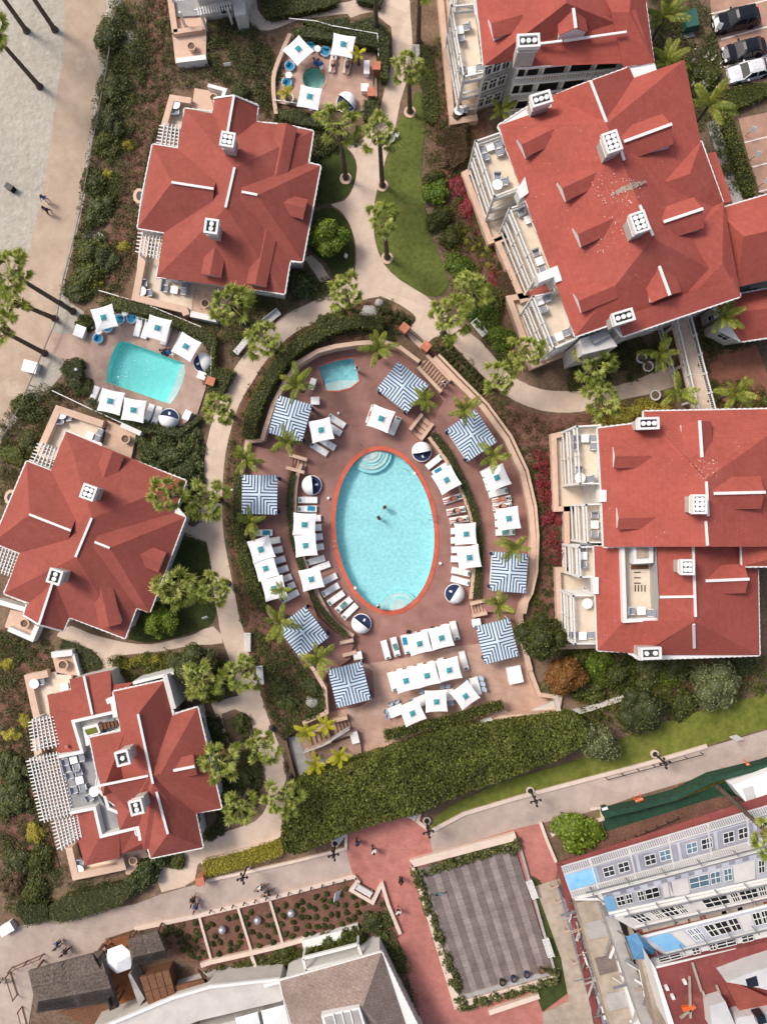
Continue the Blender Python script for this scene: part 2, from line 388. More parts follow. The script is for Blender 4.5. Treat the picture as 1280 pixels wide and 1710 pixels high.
m_roofd = M('red_flat_roof', rgb(114, 58, 56), rgb(136, 72, 68), scale=0.6, rough=0.9, big=0.12, stain=rgb(170, 120, 108), stain_scale=0.9, stain_amt=0.3)
m_moss = M('roof_lichen', rgb(150, 132, 116), rgb(176, 160, 144), scale=4, rough=0.95)
m_drop = M('dropping_white', rgb(214, 190, 182), rough=0.9)
m_line = M('parking_line', rgb(226, 220, 212), rough=0.8)
# water: coloured basin under a real sheet of water
m_basin = M('pool_plaster', rgb(140, 206, 211), rgb(186, 232, 235), scale=2.8, rough=0.7, big=0.06)  # plaster mottling also stands in for ripple light on the floor
m_basin2 = M('teal_plaster', rgb(130, 238, 232), rgb(146, 244, 240), scale=1.5, rough=0.7, big=0.05)
m_spa = M('spa_plaster', rgb(150, 208, 192), rgb(172, 224, 208), scale=2.0, rough=0.7)
m_spa2 = M('blue_spa_plaster', rgb(104, 186, 196), rgb(170, 222, 226), scale=1.5, rough=0.7)
m_stepw = M('white_pool_step', rgb(206, 222, 220), rough=0.7)
def water_mat(name, tint, rip):
 m = bpy.data.materials.new(name); m.use_nodes = True
 t = m.node_tree; L = t.links; b = t.nodes['Principled BSDF']
 tr = _n(t, 'ShaderNodeBsdfTransparent'); tr.inputs[0].default_value = tint
 g = _n(t, 'ShaderNodeBsdfGlossy'); g.inputs['Roughness'].default_value = 0.05
 fr = _n(t, 'ShaderNodeFresnel'); fr.inputs[0].default_value = 1.33
 nz = _n(t, 'ShaderNodeTexNoise'); nz.inputs['Scale'].default_value = 2.5; nz.inputs['Detail'].default_value = 3
 geo = _n(t, 'ShaderNodeNewGeometry'); L.new(geo.outputs['Position'], nz.inputs['Vector'])
 bp = _n(t, 'ShaderNodeBump'); bp.inputs['Strength'].default_value = rip; bp.inputs['Distance'].default_value = 0.2
 L.new(nz.outputs[0], bp.inputs['Height']); L.new(bp.outputs[0], g.inputs['Normal']); L.new(bp.outputs[0], fr.inputs['Normal'])
 mx = _n(t, 'ShaderNodeMixShader'); L.new(fr.outputs[0], mx.inputs[0]); L.new(tr.outputs[0], mx.inputs[1]); L.new(g.outputs[0], mx.inputs[2])
 L.new(mx.outputs[0], t.nodes['Material Output'].inputs[0])
 return m
m_water = water_mat('pool_water', (0.95, 1.0, 1.0, 1), 0.3)
# leaves
l_palm = ML('fan_palm_leaf', rgb(82, 96, 34), rgb(144, 156, 64), rgb(210, 212, 128), tl=.35)
l_dead = ML('dry_palm_leaf', rgb(92, 76, 52), rgb(130, 112, 76), rgb(160, 140, 98))
l_queen = ML('feather_palm_leaf', rgb(66, 78, 26), rgb(122, 132, 46), rgb(188, 186, 84))
l_yel = ML('yellow_palm_leaf', rgb(118, 120, 24), rgb(172, 168, 36), rgb(214, 204, 60))
l_hedge = ML('hedge_leaf', rgb(52, 58, 18), rgb(86, 92, 34), rgb(134, 136, 62))
l_dkhedge = ML('dark_hedge_leaf', rgb(54, 60, 28), rgb(82, 90, 44), rgb(122, 126, 70))
l_bright = ML('bright_shrub_leaf', rgb(60, 80, 18), rgb(104, 126, 34), rgb(150, 164, 58))
l_olive = ML('olive_shrub_leaf', rgb(54, 60, 28), rgb(90, 94, 48), rgb(134, 132, 82))
l_brown = ML('dry_shrub_leaf', rgb(70, 54, 36), rgb(106, 84, 56), rgb(142, 118, 84))
l_red = ML('red_flower', rgb(92, 44, 38), rgb(146, 48, 56), rgb(196, 84, 96))
l_rust = ML('rust_leaf', rgb(108, 68, 30), rgb(142, 98, 46), rgb(168, 134, 74))
l_ylw = ML('yellow_shrub_leaf', rgb(130, 122, 34), rgb(176, 164, 62), rgb(210, 196, 104))
l_banana = ML('banana_leaf', rgb(46, 56, 26), rgb(80, 92, 46), rgb(136, 142, 92))
m_kerb = M('pale_kerb', rgb(204, 184, 168), rgb(220, 200, 184), scale=1.5, rough=.85, big=.08)
m_chim = M('chimney_render', rgb(168, 160, 152), rgb(190, 182, 174), scale=2, rough=.8, big=.08)
grid_joints(m_deck, 2.7, 0.26, 0.86, 0.02)
def courses(m, period, dark):
 """level shingle courses: thin darker butt line at equal heights on any slope"""
 t = m.node_tree; L = t.links; b = t.nodes['Principled BSDF']; src = b.inputs['Base Color'].links[0].from_socket
 g = _n(t, 'ShaderNodeNewGeometry'); sp = _n(t, 'ShaderNodeSeparateXYZ'); L.new(g.outputs['Position'], sp.inputs[0])
 dv = _n(t, 'ShaderNodeMath', operation='DIVIDE'); L.new(sp.outputs[2], dv.inputs[0]); dv.inputs[1].default_value = period
 fr = _n(t, 'ShaderNodeMath', operation='FRACT'); L.new(dv.outputs[0], fr.inputs[0])
 mr = _n(t, 'ShaderNodeMapRange'); L.new(fr.outputs[0], mr.inputs[0]); mr.inputs[1].default_value = 0; mr.inputs[2].default_value = .45; mr.inputs[3].default_value = dark; mr.inputs[4].default_value = 1.0
 v = _n(t, 'ShaderNodeVectorMath', operation='SCALE'); L.new(src, v.inputs[0]); L.new(mr.outputs[0], v.inputs['Scale']); L.new(v.outputs[0], b.inputs['Base Color'])
courses(m_roof, .15, .94); courses(m_roof2, .15, .94)
m_fluebed = M('flue_soot', rgb(74, 72, 70), rough=.9)  # dark colour put in for the open recess of the chimney top
l_pale = ML('pale_tree_leaf', rgb(74, 80, 44), rgb(122, 126, 80), rgb(182, 180, 136))

# ---------------------------------------------------------------- ground
RECESS = [(497,606),(530,586),(560,578),(595,573),(640,570),(668,580),(700,604),(724,597),(760,634),(806,680),(845,733),(872,790),(886,850),(890,900),(888,960),(880,995),(872,1010),(868,1030),(875,1080),(885,1120),(900,1160),(935,1165),(930,1192),(840,1198),(740,1232),(640,1262),(560,1284),(520,1302),(497,1312),(478,1234),(505,1208),(545,1190),(542,1150),(525,1120),(500,1090),(470,1055),(447,1020),(425,960),(408,900),(403,850),(403,790),(412,737),(437,735),(443,715),(455,677),(475,638)]
ZD, ZR = -1.2, -0.6
POOL_C, POOL_A, POOL_B, POOL_ROT = (642.5, 886), 82.5, 135, R(-6)     # centre px, half axes px
def pool_pt(a, k=0.0):
 x = (POOL_A + k) * math.cos(a); y = (POOL_B + k) * math.sin(a)
 return (POOL_C[0] + x * math.cos(POOL_ROT) - y * math.sin(POOL_ROT), POOL_C[1] + x * math.sin(POOL_ROT) + y * math.cos(POOL_ROT))
OVAL = [pool_pt(2 * math.pi * i / 64) for i in range(64)]
OVAL_OUT = [pool_pt(2 * math.pi * i / 64, 6) for i in range(64)]
WPOOL = [(201,570),(212,571),(260,588),(308,607),(309,622),(304,641),(295,660),(284,675),(230,656),(178,638),(180,615),(187,592),(194,577)]
NSPA = [(524 + 19.5 * math.cos(i * math.pi / 12), 131 + 19.5 * math.sin(i * math.pi / 12)) for i in range(24)]
TSPA = [(530,612),(560,602),(591,597),(600,636),(585,648),(565,653),(542,653)]
big = [(-4500,-4500),(5800,-4500),(5800,6200),(-4500,6200)]
sheet('ground', big, m_soil, z=0.0, holes=[RECESS, WPOOL, NSPA])
sheet('sand', [(-4400,-4400),(205,-4400),(203,0),(192,52),(176,120),(165,165),(154,240),(142,330),(125,400),(108,470),(116,505),(140,520),(150,560),(128,600),(104,625),(75,660),(30,700),(6,730),(-80,900),(-4400,2600)], m_sand)
sheet('sand_patch', smooth_poly([(192,55),(222,52),(236,68),(234,92),(218,96),(206,78)]), m_sand)
sheet('sand_patch', smooth_poly([(150,385),(172,392),(176,412),(158,404),(140,402),(138,388)]), m_sand)
sheet('promenade', smooth_poly([(112,-400),(178,-400),(177,0),(170,80),(159,165),(147,240),(136,320),(126,372),(112,430),(102,478),(95,510),(84,548),(72,592),(45,650),(25,682),(-10,735),(-120,900),(-200,800),(-120,600),(-40,440),(22,430),(47,424),(55,390),(66,345),(77,290),(88,210),(99,130),(108,60)], 3), m_prom)
# walk from the promenade to the small pool
sheet('entry_walk', [(84,552),(104,558),(140,556),(165,560),(165,650),(138,640),(128,612),(104,600),(78,585)], m_paver)
# the big path and its branches
sheet('path', smooth_poly([(676,-60),(685,25),(688,70),(686,100),(679,135),(668,170),(660,212),(645,262),(629,318),(623,360),(626,402),(640,440),(668,468),(712,495),(752,532),(802,570),(835,609),(866,635),(903,650),(940,653),(1000,650),(1060,635),(1118,612),(1124,646),(1035,668),(985,684),(950,689),(905,686),(860,670),(832,650),(805,627),(780,602),(757,577),(733,561),(715,571),(704,584),(676,554),(690,541),(694,530),(680,517),(654,502),(630,496),(600,503),(570,516),(532,538),(505,548),(482,563),(460,584),(440,608),(420,640),(400,674),(387,712),(377,755),(372,805),(371,855),(374,897),(381,937),(392,992),(398,1024),(408,1058),(418,1102),(430,1140),(445,1192),(460,1230),(472,1262),(482,1300),(487,1340),(477,1376),(462,1397),(440,1410),(405,1422),(350,1436),(330,1444),(325,1470),(300,1476),(318,1420),(380,1388),(425,1372),(446,1345),(446,1310),(436,1275),(425,1225),(412,1190),(398,1160),(390,1120),(380,1092),(369,1060),(364,1030),(357,990),(352,942),(345,905),(337,870),(336,830),(340,790),(345,742),(357,695),(380,640),(392,614),(412,588),(440,560),(472,528),(515,507),(555,487),(586,468),(594,440),(592,400),(580,368),(566,350),(552,341),(575,335),(590,312),(596,280),(590,258),(575,240),(600,236),(628,205),(636,175),(645,135),(653,110),(655,85),(652,40),(638,10),(636,-60)], 2), m_path)
sheet('path', smooth_poly([(406,-20),(414,28),(425,46),(448,51),(475,42),(500,33),(545,27),(580,23),(586,30),(622,20),(660,50),(662,0),(640,-6),(600,-20),(590,0),(566,5),(545,13),(500,22),(455,30),(441,29),(430,14),(424,-20)], 2), m_path)
sheet('path', [(507,430),(520,426),(538,443),(560,482),(545,492),(528,460)], m_path)
sheet('path', smooth_poly([(350,902),(338,872),(322,880),(300,868),(284,872),(290,890),(318,897),(342,905)], 3), m_path)
sheet('path', smooth_poly([(95,1062),(107,1052),(120,1045),(150,1058),(176,1065),(210,1073),(252,1076),(290,1068),(322,1060),(356,1046),(372,1074),(322,1077),(275,1087),(225,1092),(194,1098),(186,1120),(171,1118),(168,1104),(158,1090),(135,1078)], 2), m_path)
sheet('path', [(352,1174),(392,1163),(430,1158),(446,1192),(420,1197),(392,1184),(370,1192),(375,1215),(392,1270),(406,1330),(396,1335),(378,1260),(362,1200)], m_path)
sheet('path', [(120,1390),(330,1340),(330,1420),(300,1440),(310,1480),(270,1490),(250,1440)], m_path, z=0.001)
# bottom road and red plaza
sheet('road', [(-300,1640),(-20,1560),(17,1549),(80,1538),(150,1524),(225,1510),(265,1495),(305,1483),(340,1474),(412,1459),(500,1440),(577,1419),(640,1400),(717,1389),(775,1361),(865,1334),(960,1309),(1085,1276),(1180,1248),(1280,1219),(1600,1130),(1600,1190),(1280,1264),(1210,1285),(1135,1308),(1060,1330),(1000,1351),(960,1362),(905,1374),(860,1386),(720,1424),(590,1466),(500,1488),(445,1502),(320,1533),(225,1552),(175,1568),(195,1590),(60,1640),(40,1760),(-300,1800)], m_road)
sheet('plaza', smooth_poly([(592,1371),(620,1356),(660,1358),(700,1362),(714,1378),(718,1402),(722,1424)], 3, False) + [(800,1402),(868,1382),(904,1374),(931,1444),(926,1480),(940,1560),(960,1640),(985,1760),(705,1760),(692,1680),(672,1590),(655,1538),(632,1490),(612,1480),(590,1465),(577,1420),(580,1390)], m_plaza)
sheet('lawn', smooth_poly([(684,186),(668,196),(660,222),(645,268),(630,320),(624,360),(627,402),(641,440),(668,467),(712,493),(735,493),(748,478),(744,452),(728,415),(716,385),(706,330),(703,290),(706,240),(711,200),(704,165),(696,150),(688,168)], 2), m_lawn)
sheet('lawn', [(715,1385),(730,1362),(760,1340),(840,1305),(960,1270),(1040,1232),(1120,1200),(1200,1178),(1280,1158),(1500,1100),(1500,1158),(1280,1216),(1085,1273),(960,1306),(865,1331),(775,1357)], m_lawn2)
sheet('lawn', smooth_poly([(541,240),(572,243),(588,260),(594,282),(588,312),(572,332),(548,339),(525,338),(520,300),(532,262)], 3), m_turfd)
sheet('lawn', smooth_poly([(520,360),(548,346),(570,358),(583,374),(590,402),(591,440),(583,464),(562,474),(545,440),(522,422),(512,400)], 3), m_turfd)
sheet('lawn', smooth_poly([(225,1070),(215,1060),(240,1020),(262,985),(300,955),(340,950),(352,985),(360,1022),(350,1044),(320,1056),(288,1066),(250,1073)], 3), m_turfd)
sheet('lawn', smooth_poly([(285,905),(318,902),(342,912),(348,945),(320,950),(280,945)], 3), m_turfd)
sheet('lawn', smooth_poly([(1000,1352),(1100,1326),(1180,1302),(1280,1272),(1280,1282),(1150,1330),(1060,1352),(1008,1372)], 2), m_lawn2)
# mulch beds
sheet('mulch_bed', smooth_poly([(800,655),(860,680),(920,694),(985,690),(1000,712),(930,718),(905,730),(880,745),(850,735),(815,690)], 2), m_mulch)
sheet('mulch_bed', smooth_poly([(742,180),(800,190),(812,230),(788,300),(800,370),(840,430),(860,500),(850,520),(800,500),(770,460),(745,400),(735,330),(720,260),(725,200)], 2), m_mulch)
sheet('mulch_bed', smooth_poly([(878,750),(920,735),(920,860),(938,950),(930,1040),(890,1050),(888,960),(892,880)], 2), m_mulch)
sheet('mulch_bed', [(588,1466),(612,1482),(640,1500),(662,1560),(640,1600),(560,1600),(502,1580),(350,1617),(300,1600),(265,1560),(240,1550),(320,1532),(445,1503),(560,1474)], m_mulch)
sheet('mulch_bed', smooth_poly([(655,572),(640,500),(628,498),(600,505),(560,522),(500,552),(470,576),(436,616),(408,662),(392,712),(382,755),(377,805),(377,870),(386,940),(400,1020),(422,1100),(448,1190),(475,1215),(545,1185),(480,1080),(428,1000),(402,900),(398,800),(405,735),(445,660),(490,605),(540,578),(600,568)], 2), m_mulch)
sheet('mulch_bed', smooth_poly([(716,574),(734,563),(760,580),(782,604),(808,630),(850,672),(870,700),(850,735),(806,680),(760,634),(726,598)], 2), m_mulch)
sheet('mulch_bed', [(175,500),(225,430),(230,340),(248,250),(285,160),(270,90),(280,0),(240,0),(240,110),(225,180),(215,260),(195,330),(180,400),(165,480)], m_mulch)
sheet('mulch_bed', [(0,1050),(60,1080),(110,1110),(60,1150),(60,1300),(100,1450),(40,1450),(0,1380)], m_mulch)
# parking
sheet('parking_lot', [(1175,-100),(1500,-100),(1500,110),(1260,140),(1225,130),(1190,55)], m_park)
sheet('parking_lot', [(1232,198),(1500,140),(1500,320),(1268,322),(1250,270)], m_park)
for a, b in (((1183,24),(1320,-10)),((1195,68),(1340,28)),((1208,112),(1340,75)),((1242,238),(1400,198)),((1255,279),(1400,240)),((1266,320),(1400,285))):
 d = Vector((b[1]-a[1], a[0]-b[0])).normalized() * 1.0
 sheet('parking_line', [(a[0]-d.x, a[1]-d.y), (b[0]-d.x, b[1]-d.y), (b[0]+d.x, b[1]+d.y), (a[0]+d.x, a[1]+d.y)], m_line)
sheet('plant_court', [(1170,590),(1262,575),(1285,640),(1300,690),(1185,690)], m_brown)
sheet('side_walk', [(1178,205),(1197,200),(1240,336),(1222,340)], m_grey)
# ---- small pool terrace and north spa terrace
sheet('pool_terrace', [(150,530),(178,512),(215,520),(262,536),(330,560),(352,590),(343,650),(330,690),(302,712),(255,702),(190,685),(150,662),(135,640),(140,600),(152,600),(150,560)], m_paver, holes=[WPOOL])
sheet('spa_terrace', smooth_poly([(487,54),(520,56),(560,64),(628,78),(630,180),(600,186),(535,184),(498,178),(463,172),(456,140),(464,100)], 1), m_terr, holes=[NSPA])
# ---- sunken pool court
sheet('pool_deck', RECESS, m_deck, z=ZD, holes=[OVAL, TSPA])
sheet('terrace_paving', [(600,1110),(680,1098),(760,1080),(800,1075),(870,1062),(880,1120),(905,1160),(930,1190),(840,1198),(740,1232),(640,1262),(560,1284),(520,1302),(497,1312),(478,1234),(505,1208),(545,1190),(600,1180),(625,1165),(622,1120)], m_terr, z=ZD + 0.006)
ring_l = [(413,740),(440,748),(478,757),(490,760),(488,785),(484,850),(488,900),(505,965),(530,1030),(572,1066),(590,1076),(585,1100),(560,1118),(545,1125),(542,1150),(525,1120),(500,1090),(470,1055),(447,1020),(425,960),(408,900),(403,850),(403,790)]
ring_r = [(712,610),(726,600),(760,634),(806,680),(845,733),(872,790),(886,850),(890,900),(888,960),(880,995),(872,1010),(860,1022),(812,1022),(800,1005),(802,960),(805,900),(795,850),(775,800),(750,760),(725,732),(712,715),(724,700),(740,670),(712,634)]
def slab(name, pts, z0, z1, mat):
 mb = MB().prism([(P(x, y, z1).x, P(x, y, z1).y) for x, y in pts], z0, z1)
 return tag(mb.build(name, mat), kind='structure')
slab('ring_terrace', ring_l, ZD - 0.1, ZR, m_deck)
slab('ring_terrace', ring_r, ZD - 0.1, ZR, m_deck)
# retaining walls of the court
wl = RECESS
strip_wall(wl[42:] + wl[:5], 0.45, ZD - 0.05, 0.55, 'retaining_wall', m_tan, 'curved tan wall behind the small blue spa and upper left cabana')
strip_wall(wl[4:7], 0.4, ZD - 0.05, 0.5, 'retaining_wall', m_tan, 'short tan wall beside the feather palm right of the spa')
strip_wall(wl[7:20], 0.55, ZD - 0.05, 0.6, 'retaining_wall', m_tan, 'long curved tan wall around the right side of the pool court')
strip_wall([(x + 8, y - 5) for x, y in wl[7:18]], 0.25, -0.05, 0.9, 'retaining_wall', m_tan, 'thin outer rim wall running parallel outside the right curved wall')
strip_wall(wl[19:27], 0.4, ZD - 0.05, 0.45, 'retaining_wall', m_tan, 'stepped tan wall at the lower right corner of the pool court')
strip_wall(wl[30:34], 0.4, ZD - 0.05, 0.3, 'retaining_wall', m_tan, 'tan wall at the lower left corner stairs by the yellow palms')
strip_wall(wl[33:43], 0.35, ZD - 0.05, 0.4, 'retaining_wall', m_tan, 'long curved wall behind the cabanas left of the pool')
# ---- pools
def pool(name, label, pts, depth, mat, wat, zt, cop=None, cat="pool", cw=0.42, steps=()):
 c = P(sum(p[0] for p in pts) / len(pts), sum(p[1] for p in pts) / len(pts), zt)
 e = thing(name, label, cat, (c.x, c.y, zt - depth))
 w = [P(x, y, zt) for x, y in pts]; n = len(w)
 a = sum(w[i].x * w[(i + 1) % n].y - w[(i + 1) % n].x * w[i].y for i in range(n))
 if a < 0: w = w[::-1]
 mb = MB(); vs = [(p.x, p.y, zt - depth) for p in w] + [(p.x, p.y, zt) for p in w]
 mb.add(vs, [tuple(range(n))] + [(n + i, n + (i + 1) % n, (i + 1) % n, i) for i in range(n)])
 mb.build('basin', mat, e)
 mb = MB().add([(p.x, p.y, zt - 0.1) for p in w], [tuple(range(n))])
 mb.build('water', wat, e)
 if cop:
  mb = MB(); vs = []
  for i in range(n):
   t = (w[(i + 1) % n] - w[i - 1]).normalized(); q = Vector((t.y, -t.x, 0)); p = w[i]; o = p + q * cw; ii = p - q * 0.04
   vs += [(o.x, o.y, zt - 0.02), (o.x, o.y, zt + 0.05), (ii.x, ii.y, zt + 0.05), (ii.x, ii.y, zt - 0.15)]
  fs = []
  for i in range(n):
   j = (i + 1) % n
   for k in range(3): fs.append((4 * i + k, 4 * j + k, 4 * j + k + 1, 4 * i + k + 1))
  mb.add(vs, fs); mb.build('coping', cop, e)
 for sm, spts, z in steps:
  pp = [P(x, y, zt) for x, y in spts]
  MB().prism([(p.x, p.y) for p in pp], zt - depth, zt - z).build('step', sm, e)
 return e
def fan(cx, cy, r, a0, a1, n=14): return [(cx + r * math.cos(a0 + (a1 - a0) * i / n), cy + r * math.sin(a0 + (a1 - a0) * i / n)) for i in range(n + 1)]
def arc_steps(a_c, half, sizes):
 """curved steps at one tip of the oval: intersection of the oval with a circle round the tip"""
 tip = pool_pt(a_c, 0); out = []
 for (rad, mat, z) in sizes:
  rim = [pool_pt(a_c + half * t, -0.8) for t in np.linspace(-1, 1, 41)]
  ins = [p for p in rim if math.hypot(p[0] - tip[0], p[1] - tip[1]) <= rad]
  a, b = ins[0], ins[-1]
  a1 = math.atan2(b[1] - tip[1], b[0] - tip[0]); a0 = math.atan2(a[1] - tip[1], a[0] - tip[0])
  d = (a0 - a1) % (2 * math.pi)
  if d > math.pi * 1.2: d -= 2 * math.pi
  arc = [(tip[0] + rad * math.cos(a1 + d * t), tip[1] + rad * math.sin(a1 + d * t)) for t in np.linspace(0, 1, 13)]
  out.append((mat, ins + arc[1:-1], z))
 return out
st = arc_steps(-math.pi / 2 - 0.12, 1.2, [(36, m_basin, 0.75), (30, m_stepw, 0.55), (24, m_basin, 0.45), (19, m_stepw, 0.3), (13, m_stepw, 0.2)])
st += arc_steps(math.pi / 2 - 0.12, 1.2, [(32, m_basin, 0.75), (27, m_stepw, 0.55), (22, m_basin, 0.45), (17, m_stepw, 0.3), (11, m_stepw, 0.2)])
main_pool = pool('oval_pool', 'large oval turquoise swimming pool with a red rim in the central court', OVAL, 1.3, m_basin, m_water, ZD, m_coping, steps=st)
pool('small_pool', 'four sided turquoise pool with white steps on the left terrace', WPOOL, 1.2, m_basin2, m_water, 0.13, None,
     steps=[(m_basin2, [(296,603),(308,608),(310,622),(305,641),(296,660),(284,675),(270,669),(283,640)], 0.7), (m_stepw, [(301,605),(308,608),(310,622),(305,641),(296,660),(284,675),(275,671),(290,640)], 0.5), (m_stepw, [(305,607),(308,608),(310,622),(305,641),(296,660),(284,675),(280,673),(297,640)], 0.3)])
pool('round_spa', 'round green whirlpool under the white umbrella on the upper terrace', NSPA, 1.0, m_spa, m_water, 0.15, m_terr, cw=0.25, steps=[(m_spa, fan(524, 131, 17, -0.6, 1.9), 0.6), (m_spa, fan(528, 136, 11, -0.6, 1.9), 0.35)])
pool('square_spa', 'small blue spa pool with curved steps at the top of the court', TSPA, 1.0, m_spa2, m_water, ZD, m_coping, cw=0.12, steps=[(m_spa2, [(540,632),(566,622),(597,628),(600,636),(585,648),(565,653),(542,653)], 0.65), (m_stepw, [(541,640),(566,634),(599,634),(600,636),(585,648),(565,653),(542,653)], 0.45), (m_stepw, [(541,647),(570,642),(592,640),(585,648),(565,653),(542,653)], 0.28)])
# ---- stairs
def stairs(label, a, b, c, d, n, z0, z1, walls=True, mat=None):
 """flight from edge a-b (height z0) to edge d-c (height z1), px corners a,b,c,d in order"""
 zc = max(z0, z1)
 A, B, C, D = [P(p[0], p[1], zc) for p in (a, b, c, d)]
 m = (A + C) / 2
 e = thing('staircase', label, 'stairs', (m.x, m.y, min(z0, z1)))
 for i in range(n):
  t0, t1 = i / n, (i + 1) / n - 0.004
  z = z0 + (z1 - z0) * (i + 0.5) / n
  q = [A.lerp(D, t0), B.lerp(C, t0), B.lerp(C, t1), A.lerp(D, t1)]
  MB().prism([(v.x, v.y) for v in q], min(z0, z1) - 0.1, z).build('step', mat or m_terr, e)
  # dark riser line: a real nosing overhang
  hi, lo = (t0, t0 + 0.012) if z1 > z0 else (t1 - 0.012, t1)
  s = [A.lerp(D, hi), B.lerp(C, hi)]
  MB().bar(s[0] + Vector((0, 0, z - zc + 0.012)), s[1] + Vector((0, 0, z - zc + 0.012)), 0.09, 0.03).build('nosing', m_brwood, e)
 if walls:
  for p, q in ((A, D), (B, C)):
   MB().bar((p.x, p.y, (z0 + z1) / 2 + 0.15), (q.x, q.y, (z0 + z1) / 2 + 0.15), 0.35, abs(z1 - z0) + 0.5).build('cheek_wall', m_tan, e)
 return e
stairs('stairs with many brown edged treads below the two brick gate pillars', (697,614), (712,594), (752,636), (736,655), 10, 0.0, ZR)
stairs('four step stairs between the upper right cabanas and the pool deck', (684,718), (702,735), (722,708), (704,692), 4, ZD, ZR)
stairs('four step stairs beside the upper left round daybed', (513,768), (508,789), (478,781), (484,760), 5, ZD, ZR)
stairs('small stairs at the lower left end of the curved planter', (590,1068), (595,1088), (572,1094), (567,1073), 5, ZD, ZR)
stairs('small stairs at the lower right end of the curved planter', (784,1008), (788,1028), (812,1023), (808,1002), 5, ZD, ZR)
stairs('wider stairs between the yellow feather palms at lower left', (580,1197), (588,1222), (560,1230), (553,1204), 5, ZD, ZD + 0.6)
stairs('lower flight of stairs beside the metal rail and yellow palms', (545,1212), (553,1236), (515,1250), (508,1224), 5, ZD + 0.6, 0.0)
slab('stair_landing', [(497,1228),(512,1222),(520,1252),(600,1228),(604,1262),(566,1282),(520,1300),(503,1308),(482,1250)], ZD - 0.1, ZD + 0.5, m_terr)
slab('white_landing', [(480,1232),(497,1228),(512,1268),(604,1262),(606,1275),(566,1284),(520,1302),(503,1309)], ZD - 0.1, ZD + 0.55, m_grey)
strip_wall([(507,1257),(540,1245),(583,1218)], 0.12, ZD + 0.4, 0.5, 'stair_rail', m_white, 'white sloping rail wall between the yellow palms', 'rail')
slab('white_landing', [(822,1194),(845,1187),(862,1206),(834,1213)], ZD - 0.05, ZD + 0.5, m_flat)
slab('white_landing', [(880,1190),(935,1165),(950,1185),(885,1202)], ZD - 0.05, ZD + 0.5, m_flat)
slab('white_landing', [(636,1250),(662,1244),(663,1262),(640,1268)], ZD - 0.05, ZD + 0.6, m_flat)
# curved planters inside the ring
strip_wall(smooth_poly([(503,775),(495,800),(492,850),(496,900),(505,930),(520,968),(545,1020),(565,1045),(590,1062)], 3, False), 0.35, ZD - 0.05, ZR + 0.25, 'planter_wall', m_tan, 'curved tan planter wall behind the loungers left of the oval pool')
strip_wall(smooth_poly([(716,730),(735,755),(755,785),(775,830),(788,870),(792,920),(790,960),(786,1000)], 3, False), 0.35, ZD - 0.05, ZR + 0.25, 'planter_wall', m_tan, 'curved tan planter wall behind the loungers right of the oval pool')
# kerbs along the road and plaza
strip_wall([(340,1472),(412,1457),(500,1437),(577,1417)], 0.3, -0.05, 0.28, 'kerb_wall', m_kerb, 'low tan kerb wall under the tall hedge beside the grey road')
strip_wall([(722,1387),(775,1359),(865,1332),(960,1307),(1085,1274),(1180,1246)], 0.4, -0.05, 0.28, 'kerb_wall', m_kerb, 'low pale kerb wall between the long lawn and the grey road')
strip_wall([(225,1552),(320,1532),(445,1502),(590,1464)], 0.45, -0.05, 0.32, 'kerb_wall', m_kerb, 'pale kerb wall between the grey road and the mulch beds')
strip_wall(smooth_poly([(478,1373),(472,1391),(446,1407),(405,1420),(352,1435),(336,1442)], 3, False), 0.3, -0.05, 0.3, 'kerb_wall', m_kerb, 'curved pale kerb around the yellow green shrub strip')
strip_wall([(590,1463),(598,1473),(586,1487),(622,1508),(634,1482),(638,1478),(648,1512),(668,1560)], 0.35, -0.05, 0.5, 'plaza_wall', m_kerb, 'zigzag tan wall with a seat niche at the left of the red plaza')
strip_wall([(577,1420),(578,1390),(592,1371)], 0.3, -0.05, 0.3, 'kerb_wall', m_kerb, 'short curved kerb where the tall hedge meets the red plaza')
strip_wall([(902,1374),(912,1402),(928,1440)], 0.3, -0.05, 0.35, 'kerb_wall', m_kerb, 'short pale kerb right of the red brick strip beside the plank deck')
strip_wall([(816,1692),(900,1664)], 0.5, -0.05, 0.5, 'kerb_wall', m_kerb, 'pale wall along the bottom edge of the red plaza')
for pts, lab in (([(333,1533),(353,1605)], 'leftmost white divider kerb in the mulch garden'), ([(397,1516),(420,1590)], 'middle white divider kerb in the mulch garden'), ([(450,1503),(472,1577)], 'rightmost white divider kerb in the mulch garden')):
 strip_wall(pts, 0.25, -0.05, 0.35, 'divider_kerb', m_kerb, lab, 'kerb')
strip_wall([(335,1613),(353,1607),(420,1592),(470,1580),(506,1570),(512,1590),(516,1622)], 0.45, -0.05, 0.5, 'garden_wall', m_kerb, 'stepped pale wall along the back of the mulch garden')
strip_wall([(420,1597),(430,1625)], 0.35, -0.05, 0.5, 'garden_wall', m_kerb, 'short pale wall spur behind the mulch garden')
strip_wall([(985,1352),(1000,1349),(1004,1353),(1006,1368),(920,1395)], 0.3, -0.05, 0.35, 'kerb_wall', m_kerb, 'pale kerb around the corner bush beside the wrapped hotel')

